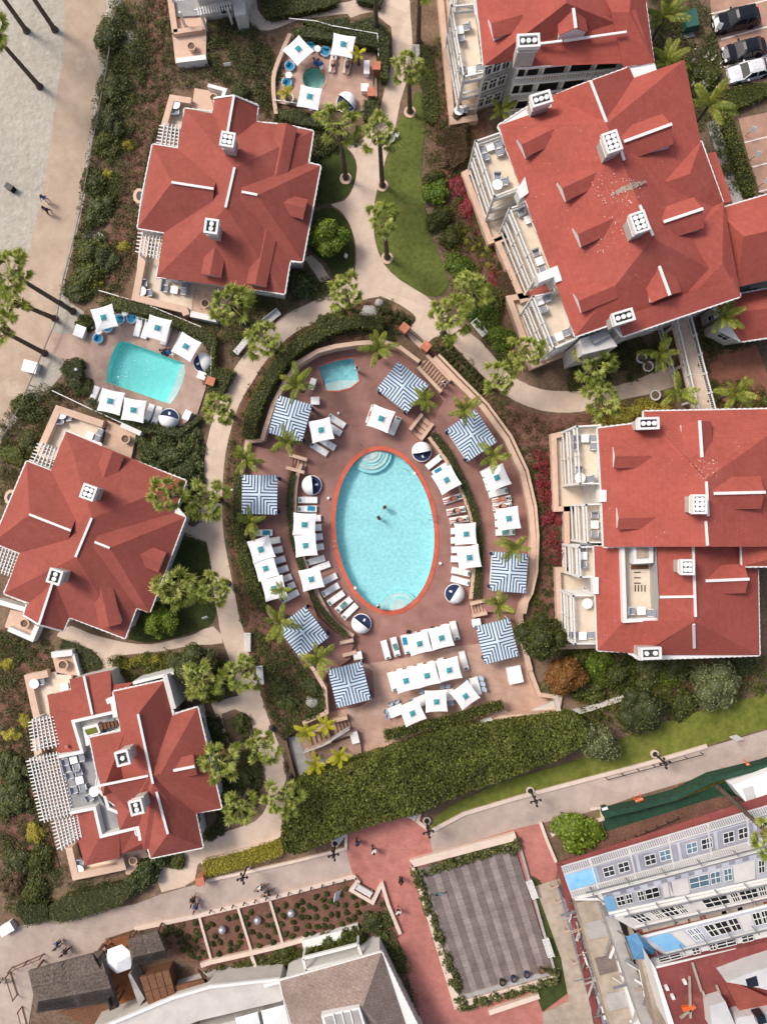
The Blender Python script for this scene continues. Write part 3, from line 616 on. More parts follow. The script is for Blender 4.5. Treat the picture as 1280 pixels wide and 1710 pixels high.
strip_wall([(662,1247),(740,1226),(822,1202)], .14, -.05, .95, 'edge_rail', m_white, 'thin white rail between the flowering hedge strip and the tall hedge', 'rail')
slab('trench', [(664,1250),(742,1228),(824,1204),(826,1214),(744,1238),(668,1260)], -.1, .03, m_soil)
for k in range(8):
 t = k / 7; a_, b_ = P(664 + 158 * t, 1248 - 45 * t, .06), P(667 + 158 * t, 1259 - 45 * t, .06); tag(MB().bar(a_, b_, .1, .1).build('trench_bar', m_white), kind='structure')
strip_wall([(936,1196),(985,1183),(1054,1161)], .55, -.05, .5, 'ramp_wall', m_flat, 'pale sloping wall leading right from the pool court corner')
strip_wall([(928,1162),(934,1192)], .4, ZD, .5, 'ramp_wall', m_flat, 'short white wall at the lower right corner of the pool court')
strip_wall([(677,1352),(700,1362),(697,1372),(712,1384)], .35, -.05, .5, 'plaza_wall', m_kerb, 'angled pale wall with a seat at the upper right of the red plaza')

from mathutils.bvhtree import BVHTree
# ---------------------------------------------------------------- houses
UNIT = {}
def bar_obj(name, a, b, wd, ht, mat, parent, mb_cache=None):
 """a bar as its own object that shares one unit box per material"""
 k = mat.name
 if k not in UNIT:
  o = MB().box((0, 0, 0), (1, 1, 1)).build('bar', mat); UNIT[k] = o.data; bpy.data.objects.remove(o)
 a, b = Vector(a), Vector(b); d = b - a
 o = bpy.data.objects.new(name, UNIT[k]); col.objects.link(o); o.parent = parent
 pl = parent.location if not parent.get('_local') else Vector((0, 0, 0))
 o.location = (a + b) / 2 - pl
 o.rotation_euler = d.to_track_quat('X', 'Z').to_euler(); o.scale = (d.length, wd, ht)
 return o
def inset(pts, d):
 n = len(pts); a = sum(pts[i].x * pts[(i + 1) % n].y - pts[(i + 1) % n].x * pts[i].y for i in range(n)); s = 1 if a > 0 else -1
 out = []
 for i in range(n):
  d1 = (pts[i] - pts[i - 1]); d2 = (pts[(i + 1) % n] - pts[i]); d1.z = d2.z = 0; d1.normalize(); d2.normalize()
  n1 = Vector((-d1.y, d1.x, 0)) * s; n2 = Vector((-d2.y, d2.x, 0)) * s
  b = (n1 + n2); L = b.length
  if L < 0.3: out.append(pts[i] + n1 * d); continue
  b.normalize(); out.append(pts[i] + b * min(2.5 * abs(d), abs(d) / max(0.25, b.dot(n1))) * (1 if d > 0 else -1))
 return out
class House:
 def __init__(s, name, label, outline, ze, zr, cat='house', over=0.5, z0=-0.1, floors=1, trim=True, walls=True, windows=True, trim_skip=()):
  s.ze, s.zr = ze, zr
  s.out = [P(x, y, ze) for x, y in outline]
  n = len(s.out); a = sum(s.out[i].x * s.out[(i + 1) % n].y - s.out[(i + 1) % n].x * s.out[i].y for i in range(n))
  if a < 0: s.out = s.out[::-1]
  c = sum(s.out, Vector()) / n
  s.e = thing(name, label, cat, (c.x, c.y, 0)); s.roof = MB(); s.roof_done = False
  s.cnt = 0; s.ridges = []
  if walls:
   w = inset(s.out, over); s.w = w
   MB().prism([(p.x, p.y) for p in w], z0, ze - 0.06).build('wall', m_wall, s.e)
   if windows: s.windows(w, floors, ze)
  if trim:
   mb = MB(); tb = MB()
   for i in range(n):
    if i in trim_skip: continue
    p, q = s.out[i], s.out[(i + 1) % n]; d = (q - p); L = d.length
    if L < 0.3: continue
    d.normalize(); o = Vector((d.y, -d.x, 0))
    mb.bar(p + o * 0.04 + Vector((0, 0, -0.12)), q + o * 0.04 + Vector((0, 0, -0.12)), 0.1, 0.28)
    k = int(L / 0.5)
    for j in range(k):
     r = p + d * (L * (j + 0.5) / k)
     tb.box((r.x + o.x * 0.1, r.y + o.y * 0.1, ze - 0.07), (0.25, 0.06, 0.12), math.atan2(d.y, d.x))
   tr = mb.build('eave_trim', m_white, s.e)
   t2 = tb.build('rafter_tail', m_white, s.e); t2['kind'] = 'stuff'
  so = MB().prism([(p.x, p.y) for p in s.out], ze - 0.09, ze - 0.05, bottom=True); so.build('soffit', m_white, s.e)
 def windows(s, w, floors, ze):
  n = len(w); H = ze / floors
  for i in range(n):
   p, q = w[i], w[(i + 1) % n]; d = q - p; L = d.length
   if L < 1.6: continue
   d.normalize(); o = Vector((d.y, -d.x, 0)); mid = (p + q) / 2
   if o.dot(Vector((-mid.x, -mid.y, 0))) <= 2: continue
   k = max(1, int(L / 2.6))
   for f in range(floors):
    for j in range(k):
     c = p + d * (L * (j + 0.5) / k); z = f * H + H * 0.52
     s.window(c, d, o, z, 1.1, min(1.5, H * 0.5))
 def window(s, c, d, o, z, wd, ht):
  rz = math.atan2(d.y, d.x); mb = MB()
  for sx in (-1, 1): mb.box((c.x + d.x * sx * wd / 2 + o.x * .04, c.y + d.y * sx * wd / 2 + o.y * .04, z), (0.1, 0.12, ht + 0.1), rz)
  for sz in (-1, 1): mb.box((c.x + o.x * .045, c.y + o.y * .045, z + sz * ht / 2), (wd + 0.22, 0.16, 0.1), rz)
  mb.box((c.x + o.x * .04, c.y + o.y * .04, z), (0.05, 0.08, ht), rz); mb.box((c.x + o.x * .043, c.y + o.y * .043, z + ht * .1), (wd, 0.08, 0.05), rz)
  f = mb.build('window', m_white, s.e)
  g = MB().box((c.x + o.x * .015, c.y + o.y * .015, z), (wd, 0.03, ht), rz).build('pane', m_glass, origin=s.e.location); g.location = (0, 0, 0); g.parent = f
 def wing(s, c, r1, r2, ze=None, zr=None, g1=False, g2=False, cap=True, capw=0.22, jit=True):
  """roof block: eave corners c (A,B at end 1; C,D at end 2) and ridge ends; all in photo pixels at their own heights"""
  ze = s.ze if ze is None else ze; zr = s.zr if zr is None else zr
  s.cnt += 1; dz = 0.004 * s.cnt
  A, B, C, D = [P(x, y, ze) + Vector((0, 0, dz)) for x, y in c]; a, b = P(*r1, zr), P(*r2, zr); a.z += dz; b.z += dz
  mb = s.roof; o = len(mb.v)
  fs = [(1, 2, 5, 4), (3, 0, 4, 5)]
  ends = [(0, 1, 4), (2, 3, 5)]
  vs = [A, B, C, D, a, b]
  def fix(f):
   n = (vs[f[1]] - vs[f[0]]).cross(vs[f[2]] - vs[f[0]]); return f if n.z >= 0 else f[::-1]
  mb.add(vs, [fix(f) for f in fs + [e for e, g in zip(ends, (g1, g2)) if not g]])
  for e, g in zip(ends, (g1, g2)):
   if g: s.gable(*[vs[i] for i in e])
  if cap:
   s.ridges.append((a, b, capw))
  return s
 def gable(s, A, B, a):
  MB().add([A, B, a], [(0, 1, 2), (2, 1, 0)]).build('gable', m_wall, s.e)
  mb = MB(); mb.bar(A, a, 0.14, 0.22); mb.bar(B, a, 0.14, 0.22); mb.build('barge_board', m_white, s.e)
 def face(s, *pts):
  v = [P(*p) for p in pts]; n = Vector((0, 0, 0))
  for i in range(len(v)): n += v[i].cross(v[(i + 1) % len(v)])
  s.roof.add(v if n.z > 0 else v[::-1], [tuple(range(len(v)))])
 def done(s, mat=None, keep=None):
  s.bvh = BVHTree.FromPolygons(s.roof.v, s.roof.f)
  s.roof_obj = s.roof.build('roof', mat or (m_roof2 if s.e['category'] == 'villa' else m_roof), s.e)
  for i, (a, b, cw) in enumerate(s.ridges):
   if keep is not None and i not in keep: continue
   MB().bar(a + Vector((0, 0, .05)), b + Vector((0, 0, .05)), cw, 0.14).build('ridge_cap', m_white, s.e)
  return s
 def cap(s, p, q, z, z2=None, wd=0.22):
  MB().bar(P(*p, z) + Vector((0, 0, .05)), P(*q, z if z2 is None else z2) + Vector((0, 0, .05)), wd, 0.14).build('ridge_cap', m_white, s.e)
 def auto_dormer(s, f, b, wd, up=1.1, drop=.45, ridge=False):
  """dormer whose ridge starts 'up' metres above the roof at px f and runs level towards px b until it meets the roof"""
  z = s.ze + 2
  for _ in range(8):
   v = P(*f, z); h = s.bvh.ray_cast(Vector((v.x, v.y, 60)), Vector((0, 0, -1)))[0]
   if h is None: break
   z = .5 * z + .5 * (h.z + up)
  v = P(*f, z); q = P(*b, z); d = q - v; L = d.length; d.normalize(); t = 0.3
  while t < 9:
   c = v + d * t; h = s.bvh.ray_cast(Vector((c.x, c.y, 60)), Vector((0, 0, -1)))[0]
   if h is None or h.z > z: break
   t += .1
  if ridge: t = min(t, L + .3)
  e = v + d * t; k = HC / (HC - z)
  return s.dormer(f, (640 + e.x * SC * k, 855 - e.y * SC * k), z, wd, drop=drop, ridge=ridge, deep=1.2)
 def dormer(s, f, b, z, wd, drop=None, mat=None, wall=True, ridge=False, deep=1.4):
  """gabled dormer: ridge from front f to back b (photo px at height z)"""
  f, b = P(*f, z), P(*b, z); d = (b - f); d.z = 0; d.normalize(); q = Vector((-d.y, d.x, 0)); drop = drop or wd * 0.36
  e0 = q * wd / 2; dn = Vector((0, 0, -drop))
  ff = f - d * 0.15
  mb = MB().add([ff + e0 + dn, ff, ff - e0 + dn, b - e0 + dn, b, b + e0 + dn], [(0, 1, 4, 5), (1, 2, 3, 4)])
  # the underside as well, so the little roof has thickness
  t = Vector((0, 0, -0.08)); mb.add([ff + e0 + dn + t, ff + t, ff - e0 + dn + t, b - e0 + dn + t, b + t, b + e0 + dn + t], [(5, 4, 1, 0), (4, 3, 2, 1)])
  r = mb.build('dormer', mat or (m_roof2 if s.e['category'] == 'villa' else m_roof), s.e)
  if wall:
   w0 = q * (wd / 2 - 0.12); dn2 = Vector((0, 0, -deep - drop)); g = dn * 0.9 - Vector((0, 0, .1))
   ft = f + Vector((0, 0, -.12))
   mb = MB().add([f + w0 + g, ft, f - w0 + g, f - w0 + dn2, f + w0 + dn2, b + w0 + g, b - w0 + g, b - w0 + dn2, b + w0 + dn2], [(0, 1, 2, 3, 4), (0, 4, 8, 5), (3, 2, 6, 7)])
   o = mb.build('dormer_wall', m_white, origin=s.e.location); o.location = (0, 0, 0); o.parent = r
  if ridge:
   o = MB().bar(f + Vector((0, 0, .05)) - d * 0.2, b + Vector((0, 0, .05)), 0.26, 0.12).build('ridge_cap', m_white, origin=s.e.location); o.location = (0, 0, 0); o.parent = r
  return r
 def chimney(s, p, zt, h, sx, sy, ang, flues=(2, 2), shaft=None):
  c = P(*p, zt); rz = R(ang); mm = Matrix.Rotation(rz, 3, 'Z')
  mb = MB().box((c.x, c.y, zt - h / 2 - .2), (sx, sy, h - 0.4), rz); sh = mb.build('chimney', m_chim, s.e)
  def sub(mbx, n, m):
   o = mbx.build(n, m, origin=s.e.location); o.location = (0, 0, 0); o.parent = sh; return o
  mb = MB()
  for k, (ex, zz, hh) in enumerate(((0.14, -0.85, 0.1), (0.3, -0.28, 0.16))): mb.box((c.x, c.y, zt + zz), (sx + ex, sy + ex, hh), rz)
  for sxx, syy, dx, dy in ((sx + .3, .2, 0, (sy + .1) / 2), (sx + .3, .2, 0, -(sy + .1) / 2), (.2, sy - .1, (sx + .1) / 2, 0), (.2, sy - .1, -(sx + .1) / 2, 0)):
   o = mm @ Vector((dx, dy, 0)); mb.box((c.x + o.x, c.y + o.y, zt - .05), (sxx, syy, 0.3), rz)
  sub(mb, 'chimney_cap', m_white)
  sub(MB().box((c.x, c.y, zt - .19), (sx - .06, sy - .06, 0.04), rz), 'flue_bed', m_fluebed)
  nx, ny = flues
  for i in range(nx):
   for j in range(ny):
    o = mm @ Vector(((i - (nx - 1) / 2) * (sx - .35) / max(1, nx - .4), (j - (ny - 1) / 2) * (sy - .35) / max(1, ny - .4), 0))
    sub(MB().lathe([(.17, -.2), (.17, .02), (.21, .04), (.21, .1), (.0, .12)], (c.x + o.x, c.y + o.y, zt), 10), 'flue', m_canvas)
  return sh
 def slabpart(s, name, pts, z0, z1, mat):
  return MB().prism([(P(x, y, z1).x, P(x, y, z1).y) for x, y in pts], z0, z1, bottom=True).build(name, mat, s.e)
 def parapet(s, pts, wd, z0, z1, mat, name='parapet_wall', closed=False):
  o = strip_wall(pts, wd, z0, z1, name, mat, closed=closed); o.parent = s.e; o.location = Vector(o.location) - s.e.location
  if 'kind' in o: del o['kind']
  return o
 def railing(s, pts, z, h=1.0, name='railing', step=0.16, mat=None, closed=False):
  """rail with separate small balusters (balusters joined as one fine part); px points are where the rail stands"""
  w = [P(x, y, z) for x, y in pts]
  if closed: w.append(w[0])
  mb = MB(); bb = MB()
  for p, q in zip(w[:-1], w[1:]):
   d = q - p; L = d.length
   mb.bar(p + Vector((0, 0, h)), q + Vector((0, 0, h)), 0.13, 0.1); mb.bar(p + Vector((0, 0, .12)), q + Vector((0, 0, .12)), 0.08, 0.08)
   k = max(1, int(L / 1.9))
   for j in range(k + 1):
    c = p.lerp(q, j / k); mb.box((c.x, c.y, z + h / 2 + .05), (0.16, 0.16, h + .2))
   k = int(L / step)
   for j in range(k):
    c = p.lerp(q, (j + .5) / k); bb.box((c.x, c.y, z + h / 2), (0.05, 0.05, h - .1), math.atan2(d.y, d.x))
  o = mb.build(name, mat or m_white, s.e)
  b = bb.build('baluster', mat or m_white, origin=s.e.location); b.location = (0, 0, 0); b.parent = o; b['kind'] = 'stuff'
  return o
 def posts(s, pts, z0, z1, wd=0.22):
  for x, y in pts:
   c = P(x, y, z1); MB().box((c.x, c.y, (z0 + z1) / 2), (wd, wd, z1 - z0)).build('post', m_white, s.e)
def pergola(label, quad, z, n1, n2, posts=True):
 """lattice of n1 slats along A-D direction laid over n2 beams; quad A,B,C,D in px at height z"""
 A, B, C, D = [P(x, y, z) for x, y in quad]; c = (A + C) / 2
 e = thing('pergola', label, 'pergola', (c.x, c.y, 0))
 u = (B - A).normalized(); v = (D - A).normalized()
 n2 = max(5, round((D - A).length / .36))
 for i in range(n2):
  t = (i + .5) / n2; p, q = A.lerp(D, t) - u * .35, B.lerp(C, t) + u * .1
  bar_obj('beam', p - Vector((0, 0, .12)), q - Vector((0, 0, .1)), 0.1, 0.12, m_white, e)
 n1 = max(5, round((B - A).length / .36))
 for i in range(n1):
  t = (i + .5) / n1; p, q = A.lerp(B, t) - v * .12, D.lerp(C, t) + v * .12
  bar_obj('slat', p + Vector((0, 0, .04)), q + Vector((0, 0, .03)), 0.09, 0.08, m_white, e)
 for p in (A, B, C, D):
  p = p.lerp(c + Vector((0, 0, z)), 0.06); bar_obj('post', (p.x, p.y, 0), (p.x, p.y, z - .2), 0.18, 0.18, m_white, e)
 return e

# ---- cottage A (upper left)
ZE, ZRG = 4.2, 7.0
h = House('cottage', 'red roofed cottage with two white chimneys between the beach planting and the green round tree', [(308,181),(356,187),(360,163),(391,160),(431,176),(426,204),(476,208),(523,219),(515,272),(535,277),(505,437),(484,436),(475,491),(398,478),(320,464),(261,463),(279,389),(230,381),(237,330),(255,241),(306,249)], ZE, ZRG)
h.wing([(308,181),(523,219),(475,491),(261,463)], (392,280), (377,347), cap=True)
h.wing([(358,165),(431,177),(418,300),(340,290)], (391,160), (378,235), zr=5.7, g1=True)
h.wing([(230,381),(255,241),(375,262),(352,402)], (287,305), (357,316), zr=6.95)
h.wing([(535,277),(505,437),(370,415),(402,252)], (430,326), (404,321), zr=6.9)
h.done()
for f_, b_ in (((478,208),(470,247)), ((507,346),(468,336)), ((351,456),(360,408)), ((427,472),(436,428))): h.auto_dormer(f_, b_, 2.0)
h.chimney((380,233), 8.5, 2.2, 1.05, 1.1, -10); h.chimney((353,378), 8.5, 2.2, 1.0, 1.1, -8, (1,2))
def terrace_A(h):
 h.slabpart('terrace_floor', [(234,400),(280,405),(262,463),(325,470),(320,520),(224,497)], 0, .5, m_cream)
 h.slabpart('patio', [(318,470),(398,480),(368,520),(360,530),(312,524)], 0, .45, m_tan)
 h.parapet([(245,395),(226,497),(308,517),(311,526)], 0.7, 0, 1.3, m_tan)
 h.parapet([(318,524),(362,533)], 0.6, 0, 1.3, m_white)
 h.slabpart('terrace_floor', [(287,163),(312,170),(306,215),(275,212)], 0, .5, m_cream)
 h.parapet([(273,212),(287,163),(319,168)], 0.6, 0, 1.3, m_tan)
 h.slabpart('patio', [(325,147),(358,153),(354,187),(320,182)], 0, .6, m_tan)
 h.parapet([(347,142),(376,150),(371,162)], 0.35, 0, 1.5, m_white)
 h.slabpart('bay_base', [(232 + 10 * math.cos(a * .628), 327 + 13 * math.sin(a * .628)) for a in range(10)], 0, 1.6, m_tan)
 h.slabpart('bay_well', [(233 + 5.5 * math.cos(a * .628), 327 + 8 * math.sin(a * .628)) for a in range(10)], 0, 1.62, m_dark)
terrace_A(h)
pergola('small white lattice pergola at the upper left corner of the upper left cottage', [(272,207),(309,213),(307,248),(266,241)], 3.4, 9, 7)
pergola('small white lattice pergola above the corner terrace of the upper left cottage', [(236,386),(278,391),(270,433),(231,423)], 3.4, 9, 8)

# ---- cottage B (left)
h = House('cottage', 'largest red cottage at the left edge below the small rectangular pool', [(110,720),(170,742),(166,747),(311,803),(295,847),(310,864),(250,1022),(228,1014),(209,1066),(116,1030),(106,1053),(66,1043),(40,1027),(46,1007),(7,991),(36,924),(-12,906),(45,770),(92,789)], ZE, ZRG)
h.wing([(110,720),(311,803),(209,1066),(7,991)], (154,865), (127,930))
h.wing([(-12,906),(45,770),(150,810),(100,950)], (50,859), (119,886), zr=6.95)
h.wing([(310,864),(250,1024),(130,975),(185,815)], (184,915), (159,905), zr=6.9)
h.wing([(106,1054),(40,1027),(80,930),(150,955)], (66,1043), (88,975), zr=5.6, g1=True)
h.done()
for f_, b_ in (((187,757),(171,803)), ((267,939),(222,921)), ((182,1044),(172,1000))): h.auto_dormer(f_, b_, 2.1)
h.chimney((148,822), 8.5, 2.2, 1.05, 1.1, -20); h.chimney((92,963), 8.5, 2.2, 1.0, 1.1, -18, (1,2))
h.slabpart('terrace_floor', [(97,682),(172,712),(168,748),(110,722),(96,770),(62,760)], 0, .5, m_cream)
h.parapet([(65,755),(97,683),(172,708)], 0.7, 0, 1.3, m_tan)
h.slabpart('patio', [(180,702),(228,722),(218,770),(170,752)], 0, .45, m_tan)
h.parapet([(202,709),(235,724)], 0.5, 0, 1.3, m_white)
h.slabpart('patio', [(18,1018),(46,1024),(66,1042),(58,1070),(8,1047)], 0, .5, m_tan)
h.parapet([(14,1050),(53,1067),(62,1045)], 0.5, 0, 1.3, m_white)
h.parapet([(-6,1004),(42,1018)], 0.5, 0, 1.4, m_white)
h.slabpart('bay_base', [(20 + 13 * math.cos(a * .628), 831 + 14 * math.sin(a * .628)) for a in range(10)], 0, 1.6, m_tan)
h.slabpart('bay_well', [(19 + 7 * math.cos(a * .628), 831 + 8 * math.sin(a * .628)) for a in range(10)], 0, 1.62, m_dark)
pergola('white lattice pergola at the upper left corner of the large left cottage', [(68,740),(100,752),(92,788),(53,772)], 3.4, 10, 8)
pergola('white lattice pergola cut by the left photo edge beside the large left cottage', [(-8,910),(36,924),(22,962),(-20,948)], 3.4, 10, 9)

# ---- cottage C (lower left) with its sunken roof terrace
h = House('cottage', 'red roofed cottage with a sunken grey roof terrace and a long white pergola', [(189,1155),(275,1136),(290,1193),(330,1181),(370,1350),(326,1357),(339,1415),(252,1433),(240,1390),(228,1395),(222,1370),(172,1328),(160,1312),(163,1296),(150,1232),(203,1219)], ZE, ZRG, windows=True)
h.wing([(189,1155),(275,1136),(330,1400),(240,1420)], (231,1192), (256,1308), zr=6.6)
h.wing([(330,1181),(370,1350),(200,1386),(168,1235)], (268,1292), (250,1296), zr=6.55, cap=False)
h.wing([(339,1415),(252,1433),(228,1330),(320,1320)], (281,1392), (262,1322), zr=6.3)
h.wing([(150,1232),(210,1220),(240,1380),(172,1330)], (176,1310), (256,1296), zr=6.4, cap=False)
h.done(keep=[0,1])
h.cap((160,1313),(248,1295), 6.5);
h.auto_dormer((322,1280),(262,1292), 2.0, up=1.0, ridge=True); h.cap((141,1129),(155,1193), 3.5, 4.2)
h.chimney((205,1266), 8.5, 2.4, 1.0, 1.1, 14, (1,1)); h.chimney((228,1348), 8.5, 2.4, 1.0, 1.1, 14, (1,2))
# lower left wing, one storey lower with its own flat-sided red roof
def low_roof(pts_out, pts_in, z0, z1):
 a = [P(*p, z0) for p in pts_out]; b = [P(*p, z1) for p in pts_in]; mb = MB()
 for i in range(len(a) - 1):
  f = [a[i], a[i + 1], b[i + 1], b[i]]; n = (f[1] - f[0]).cross(f[2] - f[0])
  mb.add(f, [(0, 1, 2, 3) if n.z > 0 else (3, 2, 1, 0)])
 mb.build('lower_roof', m_roof, h.e)
low_roof([(185,1119),(116,1134),(119,1152),(79,1161),(97,1262),(142,1252)], [(186,1188),(156,1195),(152,1196),(122,1205),(124,1212),(136,1250)], 3.2, 4.1)
low_roof([(185,1119),(190,1143),(222,1139)], [(186,1188),(189,1186),(192,1175)], 3.2, 4.1)
low_roof([(118,1357),(142,1446),(200,1433),(203,1426),(248,1416)], [(158,1352),(168,1396),(200,1390),(226,1384),(243,1406)], 3.2, 4.1)
h.slabpart('low_wing', [(118,1136),(184,1121),(192,1150),(205,1215),(165,1230),(142,1250),(100,1258),(82,1163),(118,1154)], 0, 3.15, m_wall)
h.slabpart('low_wing', [(122,1358),(165,1340),(225,1375),(246,1412),(202,1422),(198,1430),(144,1442)], 0, 3.15, m_wall)
h.slabpart('roof_terrace', [(100,1262),(150,1235),(188,1190),(195,1215),(152,1232),(166,1300),(160,1318),(175,1345),(225,1372),(228,1386),(168,1398),(158,1352),(120,1362)], 3.16, 3.3, m_greyf)
h.parapet([(187,1190),(122,1205),(137,1256),(98,1264)], 0.3, 3.2, 4.2, m_white)
h.parapet([(117,1358),(158,1350),(169,1397),(231,1382),(234,1404)], 0.3, 3.2, 4.2, m_white)
h.parapet([(160,1315),(175,1330),(181,1350),(222,1368)], 0.3, 3.2, 4.3, m_white)
h.slabpart('roof_hatch', [(138,1215),(163,1208),(168,1224),(148,1230),(150,1244),(144,1246)], 3.3, 4.0, m_white)
h.slabpart('skylight', [(141,1219),(160,1214),(164,1223),(146,1228)], 3.9, 4.05, m_lawn2)
for k in range(5):
 x = 165 + k * 6.2; h.slabpart('step', [(x,1210 - k * 1.4),(x + 5,1208.8 - k * 1.4),(x + 7.5,1218 - k * 1.4),(x + 2.5,1219.5 - k * 1.4)], 3.3, 3.9 - k * .12, m_brwood)
h.parapet([(178,1172),(188,1168),(193,1198)], 0.5, 3.2, 4.4, m_white)
h.slabpart('terrace_floor', [(48,1132),(90,1122),(120,1128),(118,1152),(80,1160),(84,1200),(62,1205)], 0, .5, m_cream)
h.parapet([(62,1200),(47,1132),(80,1125)], 0.7, 0, 1.2, m_tan)
h.slabpart('patio', [(88,1098),(122,1090),(132,1128),(95,1126)], 0, .5, m_tan)
h.parapet([(86,1094),(121,1090)], 0.6, 0, 1.2, m_white)
h.parapet([(122,1092),(132,1128)], 0.25, 0, 1.1, m_white)
h.parapet([(60,1235),(66,1270)], 0.8, 0, 1.2, m_tan)
h.slabpart('terrace_floor', [(118,1420),(140,1440),(206,1430),(212,1446),(126,1464)], 0, .4, m_cream)
h.parapet([(115,1416),(126,1464),(204,1448),(200,1434)], 0.7, 0, 1.2, m_tan)
h.slabpart('patio', [(205,1425),(245,1417),(252,1436),(236,1462),(210,1460)], 0, .3, m_tan)
h.parapet([(275,1128),(290,1184)], 0.5, 0, 4.6, m_wall); h.parapet([(222,1141),(290,1124)], 0.3, 0, 3.6, m_white)
pergola('white lattice pergola at the upper left of the sunken terrace cottage', [(52,1203),(87,1195),(98,1245),(58,1255)], 3.4, 11, 9)
pergola('long white lattice pergola along the left side of the sunken terrace cottage', [(48,1268),(98,1256),(122,1360),(72,1372)], 3.5, 10, 20)
pergola('white lattice pergola at the lower left corner of the sunken terrace cottage', [(90,1372),(133,1362),(139,1395),(101,1420)], 3.4, 11, 8)

MB().lathe([(.18, 0), (.18, .3), (0, .35)], P(113, 1246, 3.9), 10).build('vent_pipe', m_terra, h.e)
# ---- villa F (right)
ZE3, ZR3 = 9.2, 12.4
h = House('villa', 'right hand red roofed villa with stacked white balconies beside the red flowers', [(1074,687),(1330,682),(1330,945),(1238,946),(1237,909),(1180,911),(1066,912),(1007,913),(1003,815),(997,715),(1055,708),(1074,705)], ZE3, ZR3, floors=3, cat='villa')
e_, r_ = ZE3, 12.4
h.face((997,716,e_),(1007,913,e_),(1181,913,r_),(1178,800,r_)); h.face((997,716,e_),(1178,800,r_),(1076,706,e_)); h.face((1074,687,e_),(1178,800,r_),(1346,682,e_)); h.face((1076,708,e_),(1178,801,r_),(1073,686,e_)); h.face((1346,682,e_),(1178,800,r_),(1181,913,r_),(1346,913,e_))
h.wing([(1237,909),(1360,905),(1360,946),(1238,946)], (1330,915), (1330,920), zr=10.2, cap=False)
h.done(keep=[])
h.cap((1178,804),(1181,862), 12.45); h.cap((1177,870),(1180,911), 12.4)
h.auto_dormer((1029,762),(1095,761), 2.1, up=1.25, drop=.5); h.auto_dormer((1035,865),(1096,864), 2.1, up=1.25, drop=.5)
h.auto_dormer((1273,822),(1196,824), 2.9, up=1.5, drop=.75, ridge=True); h.auto_dormer((1167,706),(1173,800), 2.7, up=1.5, drop=.7, ridge=True)
h.chimney((1082,707), 11.4, 2.4, 1.6, .8, 2, (3,1)); h.chimney((1167,842), 13.8, 2.6, 1.0, 1.4, 0, (2,3))
# lower front wing of the villa
h2 = House('villa', 'lower front wing of the right hand villa with a sunken cream roof terrace', [(991,913),(1237,910),(1239,946),(1264,950),(1267,1094),(1066,1101),(1046,1088),(997,1086)], 7.4, 10.0, floors=2, cat='villa')
Z7 = 7.4
h2.face((991,912,7.5),(997,1086,7.5),(1040,1038,8.3),(1037,912,8.3)); h2.face((997,1086,7.5),(1072,1092,7.5),(1158,1038,10.4),(1098,1036,9.4),(1040,1038,8.3))
h2.face((1072,1094,7.5),(1267,1094,7.5),(1158,1038,10.4)); h2.face((1267,1094,7.5),(1264,912,7.5),(1156,912,10.4),(1158,1038,10.4))
h2.face((1096,912,9.5),(1100,997,10.1),(1157,996,10.45),(1156,912,10.4)); h2.face((1100,997,10.1),(1098,1036,9.4),(1158,1038,10.4),(1157,996,10.45))
h2.done()
h2.cap((1156,912),(1160,1030), 10.45); h2.cap((1100,997),(1157,996), 10.1, 10.5); h2.cap((1157,1042),(1158,1082), 10.2, 8.3)
h2.auto_dormer((1246,967),(1174,970), 2.7, up=1.5, drop=.7, ridge=True)
h2.chimney((1147,947), 12.0, 2.6, .95, 1.1, 0, (2,2)); h2.chimney((1086,1091), 10.0, 2.6, 1.6, .8, 2, (2,1))
h2.slabpart('terrace_floor', [(1040,913),(1092,913),(1098,1034),(1043,1036)], 7.5, 7.75, m_cream)
h2.parapet([(1039,911),(1043,1037),(1098,1034)], 0.35, 7.5, 8.9, m_white)
v_ = [P(1095, 913, 9.5), P(1099, 997, 10.05), P(1098, 1034, 9.4)]; lo_ = [Vector((v.x, v.y, 7.7)) for v in v_]
MB().add(v_ + lo_, [(0, 3, 4, 1), (1, 4, 5, 2), (1, 4, 3, 0), (2, 5, 4, 1)]).build('gable_wall', m_white, h2.e)
h2.slabpart('stair_head', [(1057,913),(1090,913),(1090,940),(1057,942)], 7.7, 9.3, m_white)
h2.slabpart('skylight', [(1062,915),(1082,915),(1082,932),(1062,933)], 9.2, 9.36, m_moss)
h2.slabpart('door_recess', [(1053,944),(1082,943),(1082,950),(1053,951)], 7.75, 7.82, m_brwood)
for k in range(3): h2.slabpart('vent_slot', [(1058,955 + k * 9),(1069,955 + k * 9),(1069,956.6 + k * 9),(1058,956.6 + k * 9)], 7.75, 7.8, m_dark)
for k in range(4): h2.slabpart('vent_slot', [(1059 + k * 5.4,977),(1060.6 + k * 5.4,977),(1060.6 + k * 5.4,988),(1059 + k * 5.4,988)], 7.75, 7.8, m_dark)
for k in range(4):
 y = 962 + k * 17; c = P(1093.6 + k * .5, y, 8.7); c.x -= .03
 h2.window(c, Vector((0.04, -1, 0)).normalized(), Vector((-1, -.04, 0)), 8.7, 0.62, 1.1)

